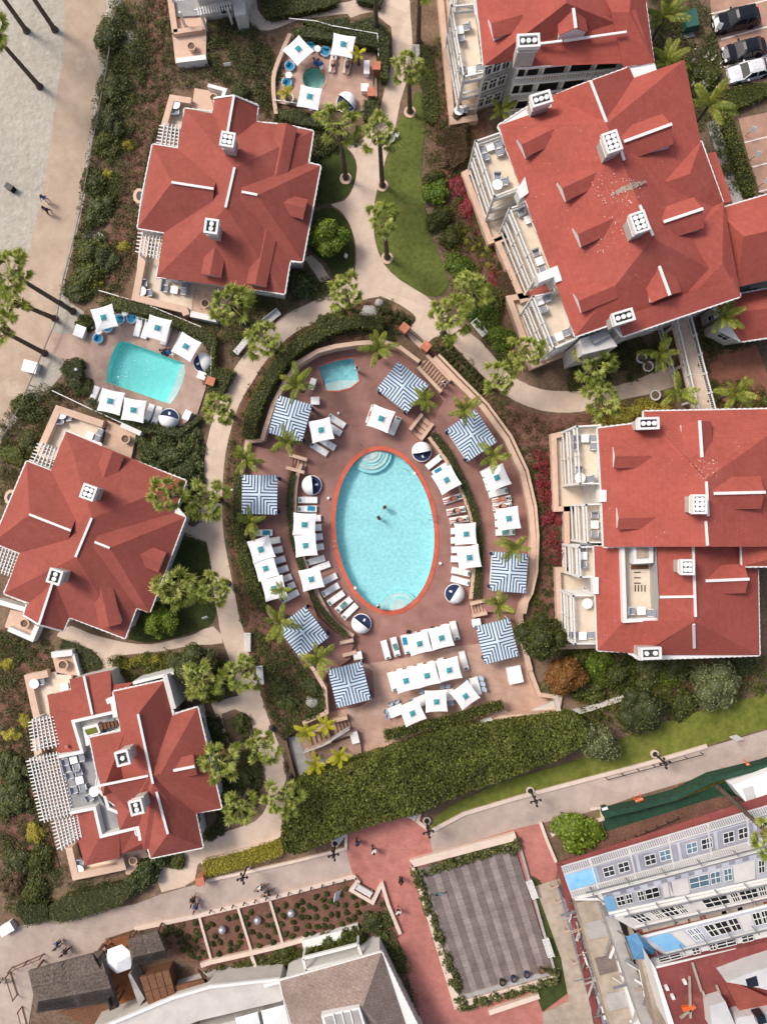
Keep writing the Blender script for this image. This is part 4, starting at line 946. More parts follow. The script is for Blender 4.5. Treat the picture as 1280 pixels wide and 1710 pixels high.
def balcony(h, quad, zs, open_sides=(0, 1, 2), ground=None, post=True, floor=None):
 """stack of balcony floors over one quad (px at the top floor height); sides 0:AB 1:BC 2:CD 3:DA"""
 zt = zs[-1]; W = [P(x, y, zt) for x, y in quad]
 c0 = (W[0] + W[2]) / 2
 def px(v, z): k = HC / (HC - z); return (640 + v.x * SC * k, 855 - v.y * SC * k)
 for z in zs:
  q = [px(v, z) for v in W]
  h.slabpart('balcony', q, z - .2, z, floor or m_cream)
  rim = MB()
  for s in range(4):
   a, b = W[s], W[(s + 1) % 4]
   if s in open_sides: rim.bar((a.x, a.y, z - .12), (b.x, b.y, z - .12), .2, .3)
  if rim.v: rim.build('balcony_edge', m_white, h.e)
  for s in open_sides:
   h.railing([q[s], q[(s + 1) % 4]], z + .02, 1.0)
 if post:
  for i, v in enumerate(W):
   if i in open_sides or (i - 1) % 4 in open_sides:
    MB().box((v.x, v.y, (zt + 1.1) / 2), (.22, .22, zt + 1.1)).build('post', m_white, h.e)
ZS3 = (0.5, 3.3, 6.3)
balcony(h, [(996,712),(958,714),(963,808),(1003,808)], ZS3)
balcony(h, [(1003,842),(973,843),(976,905),(1007,905)], ZS3)
balcony(h, [(991,912),(962,913),(964,962),(992,962)], ZS3)
balcony(h, [(994,992),(952,993),(955,1072),(997,1072)], (0.5, 2.9, 5.6))
h.slabpart('balcony_roof', [(1000,818),(1012,818),(1012,838),(1000,838)], 8.5, 9.5, m_white)
h2.slabpart('balcony_roof', [(988,964),(999,964),(999,992),(990,992)], 7.0, 7.8, m_white)
for q in ([(996,712),(924,728),(928,850),(1000,848)], [(1000,848),(945,850),(948,950),(996,950)], [(996,950),(931,952),(936,1080),(998,1078)]):
 h.slabpart('ground_terrace', q, 0, .55, m_cream); h.parapet(q, 0.55, 0, 1.2, m_tan)

# ---- villa E (upper right, largest)
hE = House('villa', 'largest villa, upper right, with a red roof of many dormers and seven flues', [(831,210),(876,181),(960,145),(1045,114),(1090,106),(1142,246),(1170,236),(1206,338),(1181,345),(1195,385),(1235,495),(1100,541),(1039,562),(1022,541),(960,562),(925,445),(880,340),(860,270)], ZE3, ZR3, floors=3, cat='villa')
hE.wing([(831,210),(1142,100),(1215,466),(959,563)], (1012,207), (1089,397))
hE.face((1039,562,9.2),(1236,496,9.2),(1222,462,9.8),(1030,532,9.8))
hE.wing([(920,160),(1050,112),(1110,250),(920,280)], (986,135), (1013,208), zr=12.0)
hE.wing([(1170,236),(1207,338),(1130,375),(1090,275)], (1151,290), (1112,304), zr=10.9, cap=False)
hE.wing([(1236,496),(1207,338),(1120,370),(1150,500)], (1205,440), (1150,400), zr=10.3, cap=False)
hE.done(keep=[])
hE.cap((985,136),(1012,206), 12.1); hE.cap((1034,246),(1041,268), 12.5); hE.cap((1067,343),(1089,394), 12.5)
for f, b in (((873,240),(930,212)), ((941,313),(1003,284)), ((967,390),(1036,359)), ((968,501),(1028,476))): hE.auto_dormer(f, b, 2.1, up=1.25, drop=.5)
for f, b in (((1117,209),(1046,235)), ((1169,350),(1098,374)), ((1116,490),(1090,419))): hE.auto_dormer(f, b, 2.9, up=1.5, drop=.75, ridge=True)
hE.chimney((903,165), 11.4, 2.4, 1.6, .85, 17, (3,1)); hE.chimney((1021,237), 14.0, 3.0, 1.1, 1.5, 19, (2,3)); hE.chimney((1067,371), 14.0, 3.0, 1.1, 1.5, 19, (2,3)); hE.chimney((1040,529), 11.6, 2.4, 1.65, .85, 17, (3,1))
def specks(h, pts, n, smin, smax, mat, name):
 """small flat marks lying on the roof (droppings, flakes of paint), too many to count"""
 x, y = sample_poly(pts, n); mb = MB()
 for a, c in zip(x, y):
  v = P(a, c, h.ze + 2.5); g = h.bvh.ray_cast(Vector((v.x, v.y, 60)), Vector((0, 0, -1)))
  if g[0] is None: continue
  q = g[1].to_track_quat('Z', 'Y'); s = random.uniform(smin, smax); r = random.random() * 3; k = 5; e = random.uniform(.3, 1)
  mb.add([g[0] + g[1] * .012 + q @ Vector((math.cos(r + t * 6.28 / k) * s, math.sin(r + t * 6.28 / k) * s * e, 0)) for t in range(k)], [tuple(range(k))])
 o = mb.build(name, mat, h.e); o['kind'] = 'stuff'
specks(hE, [(985,280),(1050,300),(1085,330),(1040,350),(990,330)], 90, .02, .07, m_drop, 'white_speck'); specks(hE, [(960,380),(1010,350),(1050,380),(1020,420),(970,420)], 70, .02, .06, m_drop, 'white_speck')
specks(hE, [(880,180),(1100,150),(1190,400),(980,530),(860,250)], 130, .015, .045, m_drop, 'white_speck'); specks(h, [(1010,730),(1260,700),(1260,900),(1020,900)], 70, .015, .05, m_drop, 'white_speck'); specks(h, [(1150,770),(1200,760),(1190,810),(1160,800)], 60, .02, .07, m_drop, 'white_speck')
specks(h2, [(1000,930),(1250,930),(1250,1080),(1010,1080)], 50, .015, .045, m_drop, 'white_speck')
specks(hE, [(1016,327),(1048,310),(1080,304),(1050,321)], 200, .05, .14, m_moss, 'lichen_patch')
# small lower roof to the right of E
hE.slabpart('side_roof', [(1181,256),(1194,253),(1222,336),(1206,340)], 7.6, 8.0, m_roof2)
hE.slabpart('recess_roof', [(881,487),(910,474),(918,488),(890,500)], 5.5, 6.2, m_roof)
balcony(hE, [(838,228),(792,244),(822,335),(868,318)], ZS3)
balcony(hE, [(884,342),(848,355),(893,467),(926,455)], ZS3)
balcony(hE, [(932,490),(886,500),(920,585),(958,568)], ZS3)
hE.slabpart('balcony_roof', [(862,318),(876,295),(882,322),(868,332)], 8.0, 9.5, m_white)
hE.slabpart('balcony_roof', [(895,458),(930,443),(938,468),(928,472),(924,462),(900,472)], 8.0, 9.5, m_white)
for q in ([(868,240),(776,290),(818,402),(905,370)], [(905,370),(830,402),(872,500),(950,470)], [(950,480),(850,498),(890,610),(975,575)]):
 hE.slabpart('ground_terrace', q, 0, .55, m_cream); hE.parapet(q, 0.6, 0, 1.2, m_tan)
# south wall detail of E: grey bay over the planting
hE.slabpart('bay', [(968,566),(1012,550),(1030,578),(972,592)], 0, 7.5, m_wall)
hE.slabpart('bay_roof', [(984,562),(1012,548),(1018,560),(992,574)], 7.5, 8.0, m_greyf)
hE.railing([(962,578),(1012,560),(1040,565)], 3.2); hE.railing([(962,576),(1012,556)], 6.0)

# ---- villa D (top)
hD = House('villa', 'red roofed villa at the top edge with a tall facade of triple windows', [(792,-120),(1060,-120),(1090,104),(1046,112),(1044,95),(960,104),(882,112),(861,112),(856,92),(807,110),(800,40),(793,16)], ZE3, ZR3, floors=3, cat='villa', windows=False)
hD.wing([(780,-150),(1090,-150),(1075,58),(806,111)], (920,-100), (945,5))
hD.wing([(861,112),(862,60),(1060,20),(1090,104)], (890,48), (1060,15), zr=10.8, cap=False)
hD.wing([(1040,112),(960,-100),(1060,-120),(1092,106)], (1020,20), (1050,20), zr=10.9, cap=False)
hD.done(keep=[])
hD.auto_dormer((822,38),(880,22), 2.2, up=1.25, drop=.5); hD.auto_dormer((960,44),(953,-12), 2.6, up=1.5, drop=.8, ridge=True)
hD.chimney((882,68), 12.4, 3.4, 1.7, .9, 3, (3,1))
hD.cap((898,74),(938,69), 10.2, 10.6, .2); hD.cap((940,69),(1045,54), 10.4, 10.6, .2)
balcony(hD, [(792,18),(752,22),(772,138),(806,130)], ZS3)
balcony(hD, [(793,-100),(755,-100),(763,8),(792,10)], ZS3)
hD.slabpart('ground_terrace', [(800,-100),(732,-60),(757,200),(795,196),(800,100)], 0, .55, m_tan)
hD.parapet([(730,-60),(755,203),(797,196)], 0.6, 0, 1.0, m_tan)
wD = hD.w
def wall_pt(a, bq, t, z):
 v = a.lerp(bq, t); return Vector((v.x, v.y, z))
# outline corners (807,110) and (856,92) carry the gabled end; (862,112)-(1044,95) the gallery
A_, B_ = P(808, 111, ZE3), P(857, 93, ZE3)
u_ = (B_ - A_).normalized(); o_ = Vector((u_.y, -u_.x, 0))
for z in (1.55, 4.6, 7.5):
 for k in range(3):
  hD.window(A_ + u_ * (.75 + k * .92) - o_ * .46, u_, o_, z, .78, 1.75)
 MB().bar(A_ - o_ * .42 + Vector((0, 0, z - 1.3 - ZE3)), A_ + u_ * 3.1 - o_ * .42 + Vector((0, 0, z - 1.3 - ZE3)), .14, .14).build('string_course', m_grey, hD.e)
A_, B_ = P(864, 113, ZE3), P(1043, 97, ZE3); u_ = (B_ - A_).normalized(); o_ = Vector((u_.y, -u_.x, 0)); L_ = (B_ - A_).length
for z in (0.3, 3.3, 6.3):
 a, c = A_ - o_ * .47, B_ - o_ * .47; zz = Vector((0, 0, 1))
 for k in range(4):
  p, q = a + u_ * (L_ * k / 4 + .2), a + u_ * (L_ * (k + 1) / 4 - .2)
  f = [Vector((p.x, p.y, z + .2)), Vector((q.x, q.y, z + .2)), Vector((q.x, q.y, z + 2.5)), Vector((p.x, p.y, z + 2.5))]
  MB().add(f + [v - o_ * .05 for v in f], [(0, 1, 2, 3), (3, 2, 1, 0)]).build('gallery_opening', m_dark, hD.e)  # flat dark panel stands in for the shade inside the gallery
  MB().box((p.x, p.y, z + 1.4), (.2, .3, 2.8), math.atan2(u_.y, u_.x)).build('post', m_white, hD.e)
 mb = MB(); mb.bar(A_ - o_ * .1 + Vector((0, 0, z + 1.0 - ZE3)), B_ - o_ * .1 + Vector((0, 0, z + 1.0 - ZE3)), .16, .12); mb.bar(A_ - o_ * .2 + Vector((0, 0, z - ZE3)), B_ - o_ * .2 + Vector((0, 0, z - ZE3)), .5, .25); r0 = mb.build('railing', m_white, hD.e)
 bb = MB(); n = int(L_ / .26)
 for k in range(n): c2 = A_ + u_ * (L_ * (k + .5) / n) - o_ * .1; bb.box((c2.x, c2.y, z + .5), (.1, .06, .9), math.atan2(u_.y, u_.x))
 b0 = bb.build('baluster', m_white, origin=hD.e.location); b0.location = (0, 0, 0); b0.parent = r0; b0['kind'] = 'stuff'
# right hand annex roof at the right edge
hA = House('annex', 'red roofed annex cut by the right photo edge beside the largest villa', [(1195,350),(1290,322),(1340,310),(1340,456),(1280,464),(1228,478),(1212,445)], 7.8, 10.2, cat='villa', floors=2)
hA.wing([(1195,350),(1345,305),(1345,452),(1230,480)], (1240,395), (1330,375), cap=False); hA.done()
hA2 = House('annex', 'low dark red roof under the tall palm at the right photo edge', [(1190,500),(1340,470),(1340,555),(1238,570),(1200,550)], 4.6, 6.0, cat='villa', floors=1)
hA2.wing([(1190,500),(1345,470),(1345,552),(1236,571)], (1235,520), (1330,510), cap=False); hA2.done()
hA2.railing([(1258,560),(1300,548)], 2.6)

# ---- villa G (top left, mostly outside the frame)
hG = House('villa', 'pale villa corner with a white railing at the top edge left of the path', [(300,-200),(420,-200),(412,-32),(310,-22)], 6.0, 8.0, cat='villa', floors=2)
hG.wing([(300,-200),(420,-200),(412,-32),(310,-22)], (355,-150), (358,-80)); hG.done()
hG.slabpart('wing_wall', [(384,-20),(408,-24),(410,24),(392,27)], 0, 2.6, m_wall)
hG.slabpart('ground_terrace', [(284,-20),(345,-10),(344,98),(293,106),(286,40)], 0, .5, m_tan)
hG.parapet([(282,-20),(292,54)], 0.6, 0, 1.1, m_tan); hG.parapet([(290,53),(338,46)], .5, 0, 1.1, m_tan); hG.parapet([(294,101),(344,95)], 0.5, 0, 1.2, m_white)
hG.slabpart('deck_floor', [(292,-4),(384,-14),(388,18),(330,26),(294,28)], .5, .7, m_greyf)
hG.railing([(290,4),(384,-8)], 3.0, step=.3)
for k in range(13): hG.slabpart('pergola_slat', [(328 + k * 4.4,12 - k * .9),(330 + k * 4.4,11.6 - k * .9),(333 + k * 4.4,25 - k * .9),(331 + k * 4.4,25.4 - k * .9)], 2.8, 2.95, m_white)
hG.slabpart('pergola_beam', [(324,15),(386,2),(386.4,4.5),(324.4,17.5)], 2.6, 2.8, m_white); hG.posts([(336,24),(380,14),(300,20)], 0, 2.8)
# ---- walkway bridge between E and F at the right
e = House.__new__(House); e.e = thing('footbridge', 'white railed cream footbridge leading down from the largest villa', 'footbridge', P(1150, 610, 0))
MB().prism([(P(x, y, 2.6).x, P(x, y, 2.6).y) for x, y in [(1120,535),(1146,528),(1190,690),(1156,690)]], 2.3, 2.6, bottom=True).build('deck', m_path, e.e)
e.railing([(1123,536),(1160,690)], 2.6, step=.2); e.railing([(1146,530),(1188,690)], 2.6, step=.2)
e.railing([(1096,545),(1130,660)], 0.4, step=.2); e.posts([(1125,545),(1140,610),(1155,670),(1150,545),(1166,610),(1182,670)], 0, 2.6)

# ---------------------------------------------------------------- buildings along the bottom edge
# grey shingle house and white flat roof
hS = House('shingle_house', 'grey shingle hip roof with a white roof skylight at the bottom edge', [(467,1638),(637,1590),(668,1655),(720,1760),(500,1790)], 4.2, 6.6, trim=True, over=0.4, windows=False)
hS.wing([(467,1638),(637,1590),(700,1780),(510,1800)], (545,1700), (605,1682), cap=False); hS.done(m_shingle)
hS.slabpart('skylight', [(536,1696),(600,1682),(612,1720),(545,1735)], 5, 6.9, m_white); hS.slabpart('skylight_pane', [(541,1699),(597,1687),(607,1720),(549,1732)], 6.8, 6.95, m_grey)
for k in range(3): hS.slabpart('glazing_bar', [(555 + k * 14, 1694 - k * 3),(557 + k * 14, 1693.6 - k * 3),(566 + k * 14, 1730 - k * 3),(564 + k * 14, 1730.5 - k * 3)], 6.9, 7.05, m_white)
eF = thing('flat_roof_building', 'long white flat roofed building along the bottom edge', 'building', P(320, 1690, 0))
def ebox(e, name, pts, z0, z1, mat): return MB().prism([(P(x, y, z1).x, P(x, y, z1).y) for x, y in pts], z0, z1).build(name, mat, e)
ebox(eF, 'roof', [(150,1725),(290,1668),(350,1650),(467,1637),(475,1660),(470,1672),(330,1705),(250,1740),(160,1790)], 0, 3.4, m_flat)
ebox(eF, 'lower_roof', [(360,1712),(470,1682),(490,1790),(300,1800),(330,1720)], 0, 2.2, m_flat)
ebox(eF, 'parapet_wall', [(150,1722),(290,1664),(352,1646),(467,1634),(467,1638),(352,1651),(291,1669),(152,1727)], 3.4, 3.7, m_white)
ebox(eF, 'roof_box', [(440,1645),(466,1637),(467,1643),(441,1650)], 3.4, 3.9, m_white)
for q, lab in (([(393,1700),(430,1690),(438,1725),(402,1740)], 'white square canopy at the bottom edge left of the shingle roof'), ([(436,1688),(475,1678),(484,1716),(445,1730)], 'white square canopy touching the shingle roof at the bottom edge')):
 c = P(sum(p[0] for p in q) / 4, sum(p[1] for p in q) / 4, 3.0); ee = thing('canopy', lab, 'canopy', (c.x, c.y, 2.2))
 w = [P(x, y, 2.9) for x, y in q]; MB().add(w + [Vector((c.x, c.y, 3.35))], [(1, 0, 4), (2, 1, 4), (3, 2, 4), (0, 3, 4)]).build('cover', m_canvas, ee)
 mb = MB()
 for v in w: mb.box((v.x, v.y, 2.6), (.08, .08, .7))
 mb.build('pole', m_white, ee)
# white carport like frame with chairs
eL = thing('loggia', 'open white framed loggia with white chairs against the shingle roof', 'loggia', P(555, 1600, 0))
ebox(eL, 'floor', [(506,1598),(598,1574),(606,1594),(512,1620)], -.05, .35, m_grey)
for a, b in (((506,1600),(597,1577)), ((510,1620),(604,1596)), ((506,1600),(511,1621)), ((597,1577),(604,1596))): MB().bar(P(*a, 2.9), P(*b, 2.9), .28, .3).build('beam', m_white, eL)
for p in ((506,1600),(597,1577),(511,1621),(604,1596)): c = P(*p, 2.8); MB().box((c.x, c.y, 1.45), (.2, .2, 2.6)).build('post', m_white, eL)
strip_wall([(506,1578),(560,1564),(599,1553)], 0.9, -.05, .8, 'planter_box', m_white, 'white planter box behind the loggia below the mulch garden', 'planter')
# thatched huts
def thatch(label, q, r1, r2, ze, zr, mat=m_thatch):
 h = House.__new__(House); c = P(sum(p[0] for p in q) / 4, sum(p[1] for p in q) / 4, 0)
 h.e = thing('thatched_hut', label, 'hut', c); h.roof = MB(); h.ze, h.zr, h.cnt, h.ridges = ze, zr, 0, []
 h.wing(q, r1, r2, cap=False)
 A = [P(x, y, ze) for x, y in q]
 h.roof.prism([(v.x, v.y) for v in A], ze - .35, ze - .02)
 h.roof_obj = h.roof.build('roof', mat, h.e)
 # straw layers: courses of reed bundles lying on the two slopes
 a, b = P(*r1, zr), P(*r2, zr)
 for side, (p, s) in enumerate(((A[1], A[2]), (A[0], A[3]))):
  for k in range(7):
   t = k / 7; x, y = p.lerp(a, t), s.lerp(b, t); up = Vector((0, 0, .1))
   mb = MB(); n = 26
   for j in range(n):
    u = (j + .5) / n; m1 = x.lerp(y, u) + up; w_ = (y - x).normalized() * ((y - x).length / n * .46)
    d2 = ((a if u < .5 else b) - m1) * (1 / 7) * random.uniform(.8, 1.1); o2 = ((p - a).normalized()) * random.uniform(.02, .16)
    mb.add([m1 - w_ + o2, m1 + w_ + o2, m1 + w_ + d2 + up, m1 - w_ + d2 + up], [(0, 1, 2, 3)])
   mb.build('thatch_course', mat, h.e)
 for v in A:
  v = v.lerp(c, .12); MB().box((v.x, v.y, ze / 2 - .1), (.16, .16, ze - .1)).build('post', m_brwood, h.e)
 return h
thatch('large dark thatched hut at the lower left corner', [(48,1622),(62,1690),(195,1672),(168,1590)], (64,1672), (186,1650), 2.6, 4.4)
thatch('narrow thatched lean to right of the large dark hut', [(156,1592),(172,1589),(198,1682),(184,1688)], (163,1600), (190,1676), 2.7, 3.4)
thatch('small square thatched hut beside the white umbrella at lower left', [(214,1570),(220,1612),(278,1598),(264,1555)], (222,1598), (276,1586), 2.6, 4.0)
eM = thing('metal_roof_hut', 'low brown panelled roof below the small thatched hut', 'hut', P(262, 1645, 0))
for i in range(4):
 for j in range(2):
  A, B, C, D = (233,1632), (282,1619), (295,1668), (249,1683)
  def bl(u, v): x0 = A[0] + (B[0] - A[0]) * u; y0 = A[1] + (B[1] - A[1]) * u; x1 = D[0] + (C[0] - D[0]) * u; y1 = D[1] + (C[1] - D[1]) * u; return (x0 + (x1 - x0) * v, y0 + (y1 - y0) * v)
  u0, u1, v0, v1 = i / 4 + .01, (i + 1) / 4 - .01, j / 2 + .01, (j + 1) / 2 - .01
  ebox(eM, 'roof_panel', [bl(u0, v0), bl(u1, v0), bl(u1, v1), bl(u0, v1)], 2.2, 2.5 + .03 * ((i + j) % 2), m_brwood)
ebox(eM, 'roof_panel', [(290,1648),(345,1634),(330,1620),(340,1632),(348,1650),(300,1666)], 1.9, 2.2, m_brwood)
ebox(eM, 'wall', [(238,1636),(280,1625),(290,1664),(252,1676)], 0, 2.2, m_brwood)
eR = thing('terrace_deck', 'rust brown terrace floor under the white market umbrella', 'terrace', P(198, 1610, 0))
ebox(eR, 'floor', [(174,1573),(215,1562),(222,1612),(240,1640),(222,1682),(200,1690),(186,1640)], -.05, .18, M('rust_floor', rgb(122, 76, 46), rgb(150, 98, 60), scale=1, rough=.85))
ebox(eR, 'floor', [(100,1690),(225,1660),(230,1682),(150,1715)], -.05, .16, m_brwood)
ebox(eR, 'glass_wall', [(214,1628),(218,1626),(242,1668),(232,1680)], .1, 2.2, m_grey)
# hexagonal market umbrella
c = P(199, 1602, 2.6); ee = thing('market_umbrella', 'large white six sided umbrella beside the thatched huts', 'umbrella', (c.x, c.y, .18))
mb = MB(); n = 6; pts = [Vector((c.x + 1.5 * math.cos(a * math.pi / 3 + .35), c.y + 1.5 * math.sin(a * math.pi / 3 + .35), 2.55)) for a in range(n)]
mb.add(pts + [Vector((c.x, c.y, 3.2))], [(i, (i + 1) % n, n) for i in range(n)]); mb.build('canopy', m_canvas, ee)
MB().tube([(c.x, c.y, .2), (c.x, c.y, 3.2)], .04).build('pole', m_dark, ee)
# frames / gates of the hut yard
def frame_fence(label, pts, z=1.1):
 e = thing('frame_fence', label, 'fence', P(*pts[0], 0))
 for a, b in zip(pts[:-1], pts[1:]):
  A, B = P(*a, 0), P(*b, 0); n = max(1, int((B - A).length / 1.3))
  for zz in (.15, z): bar_obj('rail', A + Vector((0, 0, zz)), B + Vector((0, 0, zz)), .07, .07, m_brwood, e)
  for k in range(n + 1):
   p = A.lerp(B, k / n); bar_obj('post', p, p + Vector((0, 0, z + .1)), .09, .09, m_brwood, e)
 return e
frame_fence('dark wooden frame fence along the top of the large thatched hut', [(22,1614),(48,1603),(74,1592)])
frame_fence('dark wooden frame fence standing left of the large thatched hut', [(18,1622),(30,1660)])
frame_fence('dark wooden frame fence at the bottom left photo corner', [(38,1680),(46,1712)])
frame_fence('dark wooden frame gate above the rust brown terrace', [(184,1566),(222,1553)])
# silver globes in the mulch garden
for (x, y), lab in (((371,1553), 'silver garden globe in the left bay of the mulch garden'), ((430,1537), 'silver garden globe in the middle bay of the mulch garden'), ((486,1525), 'silver garden globe in the wide right bay of the mulch garden')):
 p = P(x, y, .45); o = MB().lathe([(.42 * math.cos(t), .42 * math.sin(t)) for t in np.linspace(-1.5, 1.57, 12)], (p.x, p.y, .45), 18).build('garden_globe', m_silver, origin=(p.x, p.y, 0), smooth=True); tag(o, lab, 'globe')
# ---- plank deck with planter rim
eD = thing('plank_deck', 'square grey plank deck framed by tan planters on the red plaza', 'deck', P(800, 1540, 0))
DK = [(694,1452),(856,1406),(926,1632),(768,1676)]
def blq(q, u, v):
 A, B, C, D = q; x0 = A[0] + (B[0] - A[0]) * u; y0 = A[1] + (B[1] - A[1]) * u; x1 = D[0] + (C[0] - D[0]) * u; y1 = D[1] + (C[1] - D[1]) * u
 return (x0 + (x1 - x0) * v, y0 + (y1 - y0) * v)
pk = [M('deck_board_' + n, c1, c2, scale=7, rough=.9, big=.2) for n, c1, c2 in (('pale', rgb(126, 114, 110), rgb(152, 140, 135)), ('dark', rgb(102, 91, 88), rgb(126, 114, 110)), ('mid', rgb(114, 102, 98), rgb(140, 127, 122)))]
ebox(eD, 'frame', DK, -.05, .25, m_wood)
NB = 14
for i in range(NB):
 for j in range(21):
  u0, u1 = i / NB + .0012, (i + 1) / NB - .0012; v0, v1 = j / 21 + .0006, (j + 1) / 21 - .0006
  mm_ = pk[0] if i % 2 == 0 else pk[1]
  
  ebox(eD, 'plank', [blq(DK, u0, v0), blq(DK, u1, v0), blq(DK, u1, v1), blq(DK, u0, v1)], .2, .3 + random.uniform(0, .02), mm_)
for q in ([(683,1437),(859,1391),(863,1403),(688,1449)], [(683,1437),(692,1450),(769,1672),(758,1684)], [(769,1672),(925,1630),(930,1640),(758,1686)]):
 ebox(eD, 'planter', q, -.05, .55, m_kerb)
ebox(eD, 'rim_wall', [(862,1402),(866,1400),(930,1630),(926,1632)], -.05, .4, m_grey)
ebox(eD, 'rim_wall', [(764,1664),(915,1622),(918,1629),(766,1671)], .25, .5, m_grey)
# green screened strip and plywood path right of deck
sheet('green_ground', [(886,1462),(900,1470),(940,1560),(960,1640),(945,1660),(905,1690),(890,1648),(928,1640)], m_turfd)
sheet('plywood_path', [(893,1480),(936,1466),(960,1540),(992,1720),(958,1720),(936,1600)], m_plywood)
for (x, y), lab in (((920,1484),'uppermost'), ((928,1508),'second'), ((944,1556),'third'), ((956,1610),'lowest')):
 A, B = P(x, y, 1.0), P(x + 12, y - 5, 1.0); e = thing('barrier_frame', f'{lab} pale tube frame in the row right of the plank deck', 'frame', ((A + B) / 2).to_tuple()[:2] + (0,))
 for a, b in ((A, B), (A, A - Vector((0, 0, 1))), (B, B - Vector((0, 0, 1)))): bar_obj('tube', a, b + Vector((0, 0, .001)), .08, .08, m_tan, e)
ebox(thing('sidewalk_slab', 'tan slab at the bottom edge right of the red plaza', 'slab', P(930, 1690, 0)), 'slab_body', [(905,1692),(960,1668),(985,1790),(915,1790)], 0, .2, m_plywood)

# ---------------------------------------------------------------- hotel wrapped for repair (bottom right)
eH = thing('hotel', 'big white hotel wrapped in printed sheets and scaffolding at lower right', 'hotel', P(1200, 1600, 0))
uF = Vector((320, 78)).normalized()         # along the facade (world)
def band(name, p, q, r, s, z0, z1, mat, th=.25):
 """sheet of facade between lower edge p-q (z0) and upper edge s-r (z1), with thickness behind"""
 v = [P(*p, z0), P(*q, z0), P(*r, z1), P(*s, z1)]
 n = (v[1] - v[0]).cross(v[3] - v[0]).normalized()
 if n.z < 0: n = -n
 bk = [x - n * th for x in v]
 MB().add(v + bk, [(0, 1, 2, 3), (7, 6, 5, 4), (0, 4, 5, 1), (1, 5, 6, 2), (2, 6, 7, 3), (3, 7, 4, 0)]).build(name, mat, eH)
 return v, n
def on(v, u, t): return v[0].lerp(v[1], u).lerp(v[3].lerp(v[2], u), t)
def patch(v, n, u0, u1, t0, t1, mat, name, lift=.03, kidof=None, bars=0):
 q = [on(v, u0, t0), on(v, u1, t0), on(v, u1, t1), on(v, u0, t1)]
 f = [x + n * lift for x in q]
 o = MB().add(f + q, [(0, 1, 2, 3), (0, 4, 5, 1), (1, 5, 6, 2), (2, 6, 7, 3), (3, 7, 4, 0)]).build(name, mat, eH)
 if bars:
  mb = MB()
  for k in range(bars + 1):
   a = f[0].lerp(f[1], k / bars) + n * .02; b = f[3].lerp(f[2], k / bars) + n * .02; mb.bar(a, b, .05, .05)
  for k in range(3):
   a = f[0].lerp(f[3], k / 2) + n * .02; b = f[1].lerp(f[2], k / 2) + n * .02; mb.bar(a, b, .05, .05)
  s = mb.build('window_frame', m_white, origin=eH.location); s.location = (0, 0, 0); s.parent = o
 return o
def rail_row(v, n, t, k, mat, h=.9, name='railing'):
 mb = MB(); up = (v[3] - v[0]).normalized()
 for i in range(k):
  p = on(v, (i + .5) / k, t) + n * .08
  mb.bar(p, p + up * h, .09, .05)
 mb.bar(on(v, 0, t) + n * .1 + up * h, on(v, 1, t) + n * .1 + up * h, .12, .1); mb.bar(on(v, 0, t) + n * .1, on(v, 1, t) + n * .1, .1, .1)
 mb.build(name, mat, eH)
# from the ground up: red skirt roof, first wrapped floor, white gallery, second wrapped floor, window row, red skirt, third wrap, window strip
v, n = band('skirt_roof', (930,1442), (1330,1310), (1330,1345), (938,1458), 3.0, 3.6, m_roofd)
v1, n1 = band('wrap_sheet', (936,1447), (1330,1330), (1330,1400), (955,1502), 3.7, 6.2, m_wrap)
cols = [(.0, .13, m_tarp), (.13, .3, m_wrapg), (.31, .48, m_wrapg), (.49, .64, m_wrapg), (.65, .81, m_wrapg), (.82, .99, m_wrapg)]
for i, (a, b, m) in enumerate(cols):
 patch(v1, n1, a + .005, b, .3, .74, m, 'printed_panel')
 if m is m_wrapg:
  for k in range(2): patch(v1, n1, a + .03 + k * .065, a + .075 + k * .065, .4, .66, m_glass if (i + k) % 3 else m_glassb, 'printed_window', .06, bars=2)
rail_row(v1, n1, .02, 110, m_wrapw, .75); rail_row(v1, n1, .78, 110, m_wrapw, .6)
for k in range(6): p, q = on(v1, k / 6 + .12, .02) + n1 * .1, on(v1, k / 6 + .12, .98) + n1 * .1; MB().bar(p, q, .16, .06).build('wrap_seam', m_wrapw, eH)
v2, n2 = band('gallery', (958,1500), (1330,1402), (1330,1418), (1000,1500), 6.2, 7.0, m_white)
rail_row(v2, n2, .1, 100, m_white, .6)
v3, n3 = band('wrap_sheet', (1005,1496), (1330,1408), (1330,1460), (1016,1528), 7.1, 9.6, m_wrap)
for u0, u1, m in ((.06, .1, m_glass), (.11, .14, m_glass), (.17, .2, m_glass), (.21, .28, m_glass), (.44, .54, m_glassb), (.55, .6, m_glassb), (.62, .66, m_glassb), (.8, .83, m_glass), (.84, .9, m_glass), (.91, .99, m_glass)):
 patch(v3, n3, u0, u1, .28, .72, m, 'window', .05, bars=2)
patch(v3, n3, .0, .05, .1, .85, m_tarp, 'blue_panel')
for k in range(4): patch(v3, n3, .3 + k * .035, .33 + k * .035, .2, .8, m_wrapw, 'printed_panel')
v4, n4 = band('window_storey', (1025,1530), (1330,1462), (1330,1490), (1060,1550), 9.7, 11.3, m_wrapw)
for k, (u0, u1) in enumerate(((.06, .13), (.17, .21), (.22, .3), (.31, .35), (.46, .6), (.62, .66), (.67, .77), (.78, .82), (.9, .94))):
 patch(v4, n4, u0, u1, .22, .8, m_glass, 'window', .05, bars=3)
v5, n5 = band('skirt_roof', (1062,1552), (1330,1488), (1330,1506), (1072,1560), 11.4, 11.8, m_roofd)
v6, n6 = band('wrap_sheet', (1068,1566), (1330,1500), (1330,1540), (1112,1595), 11.9, 13.8, m_wrap)
patch(v6, n6, .03, .17, .1, .9, m_tarp, 'blue_panel')
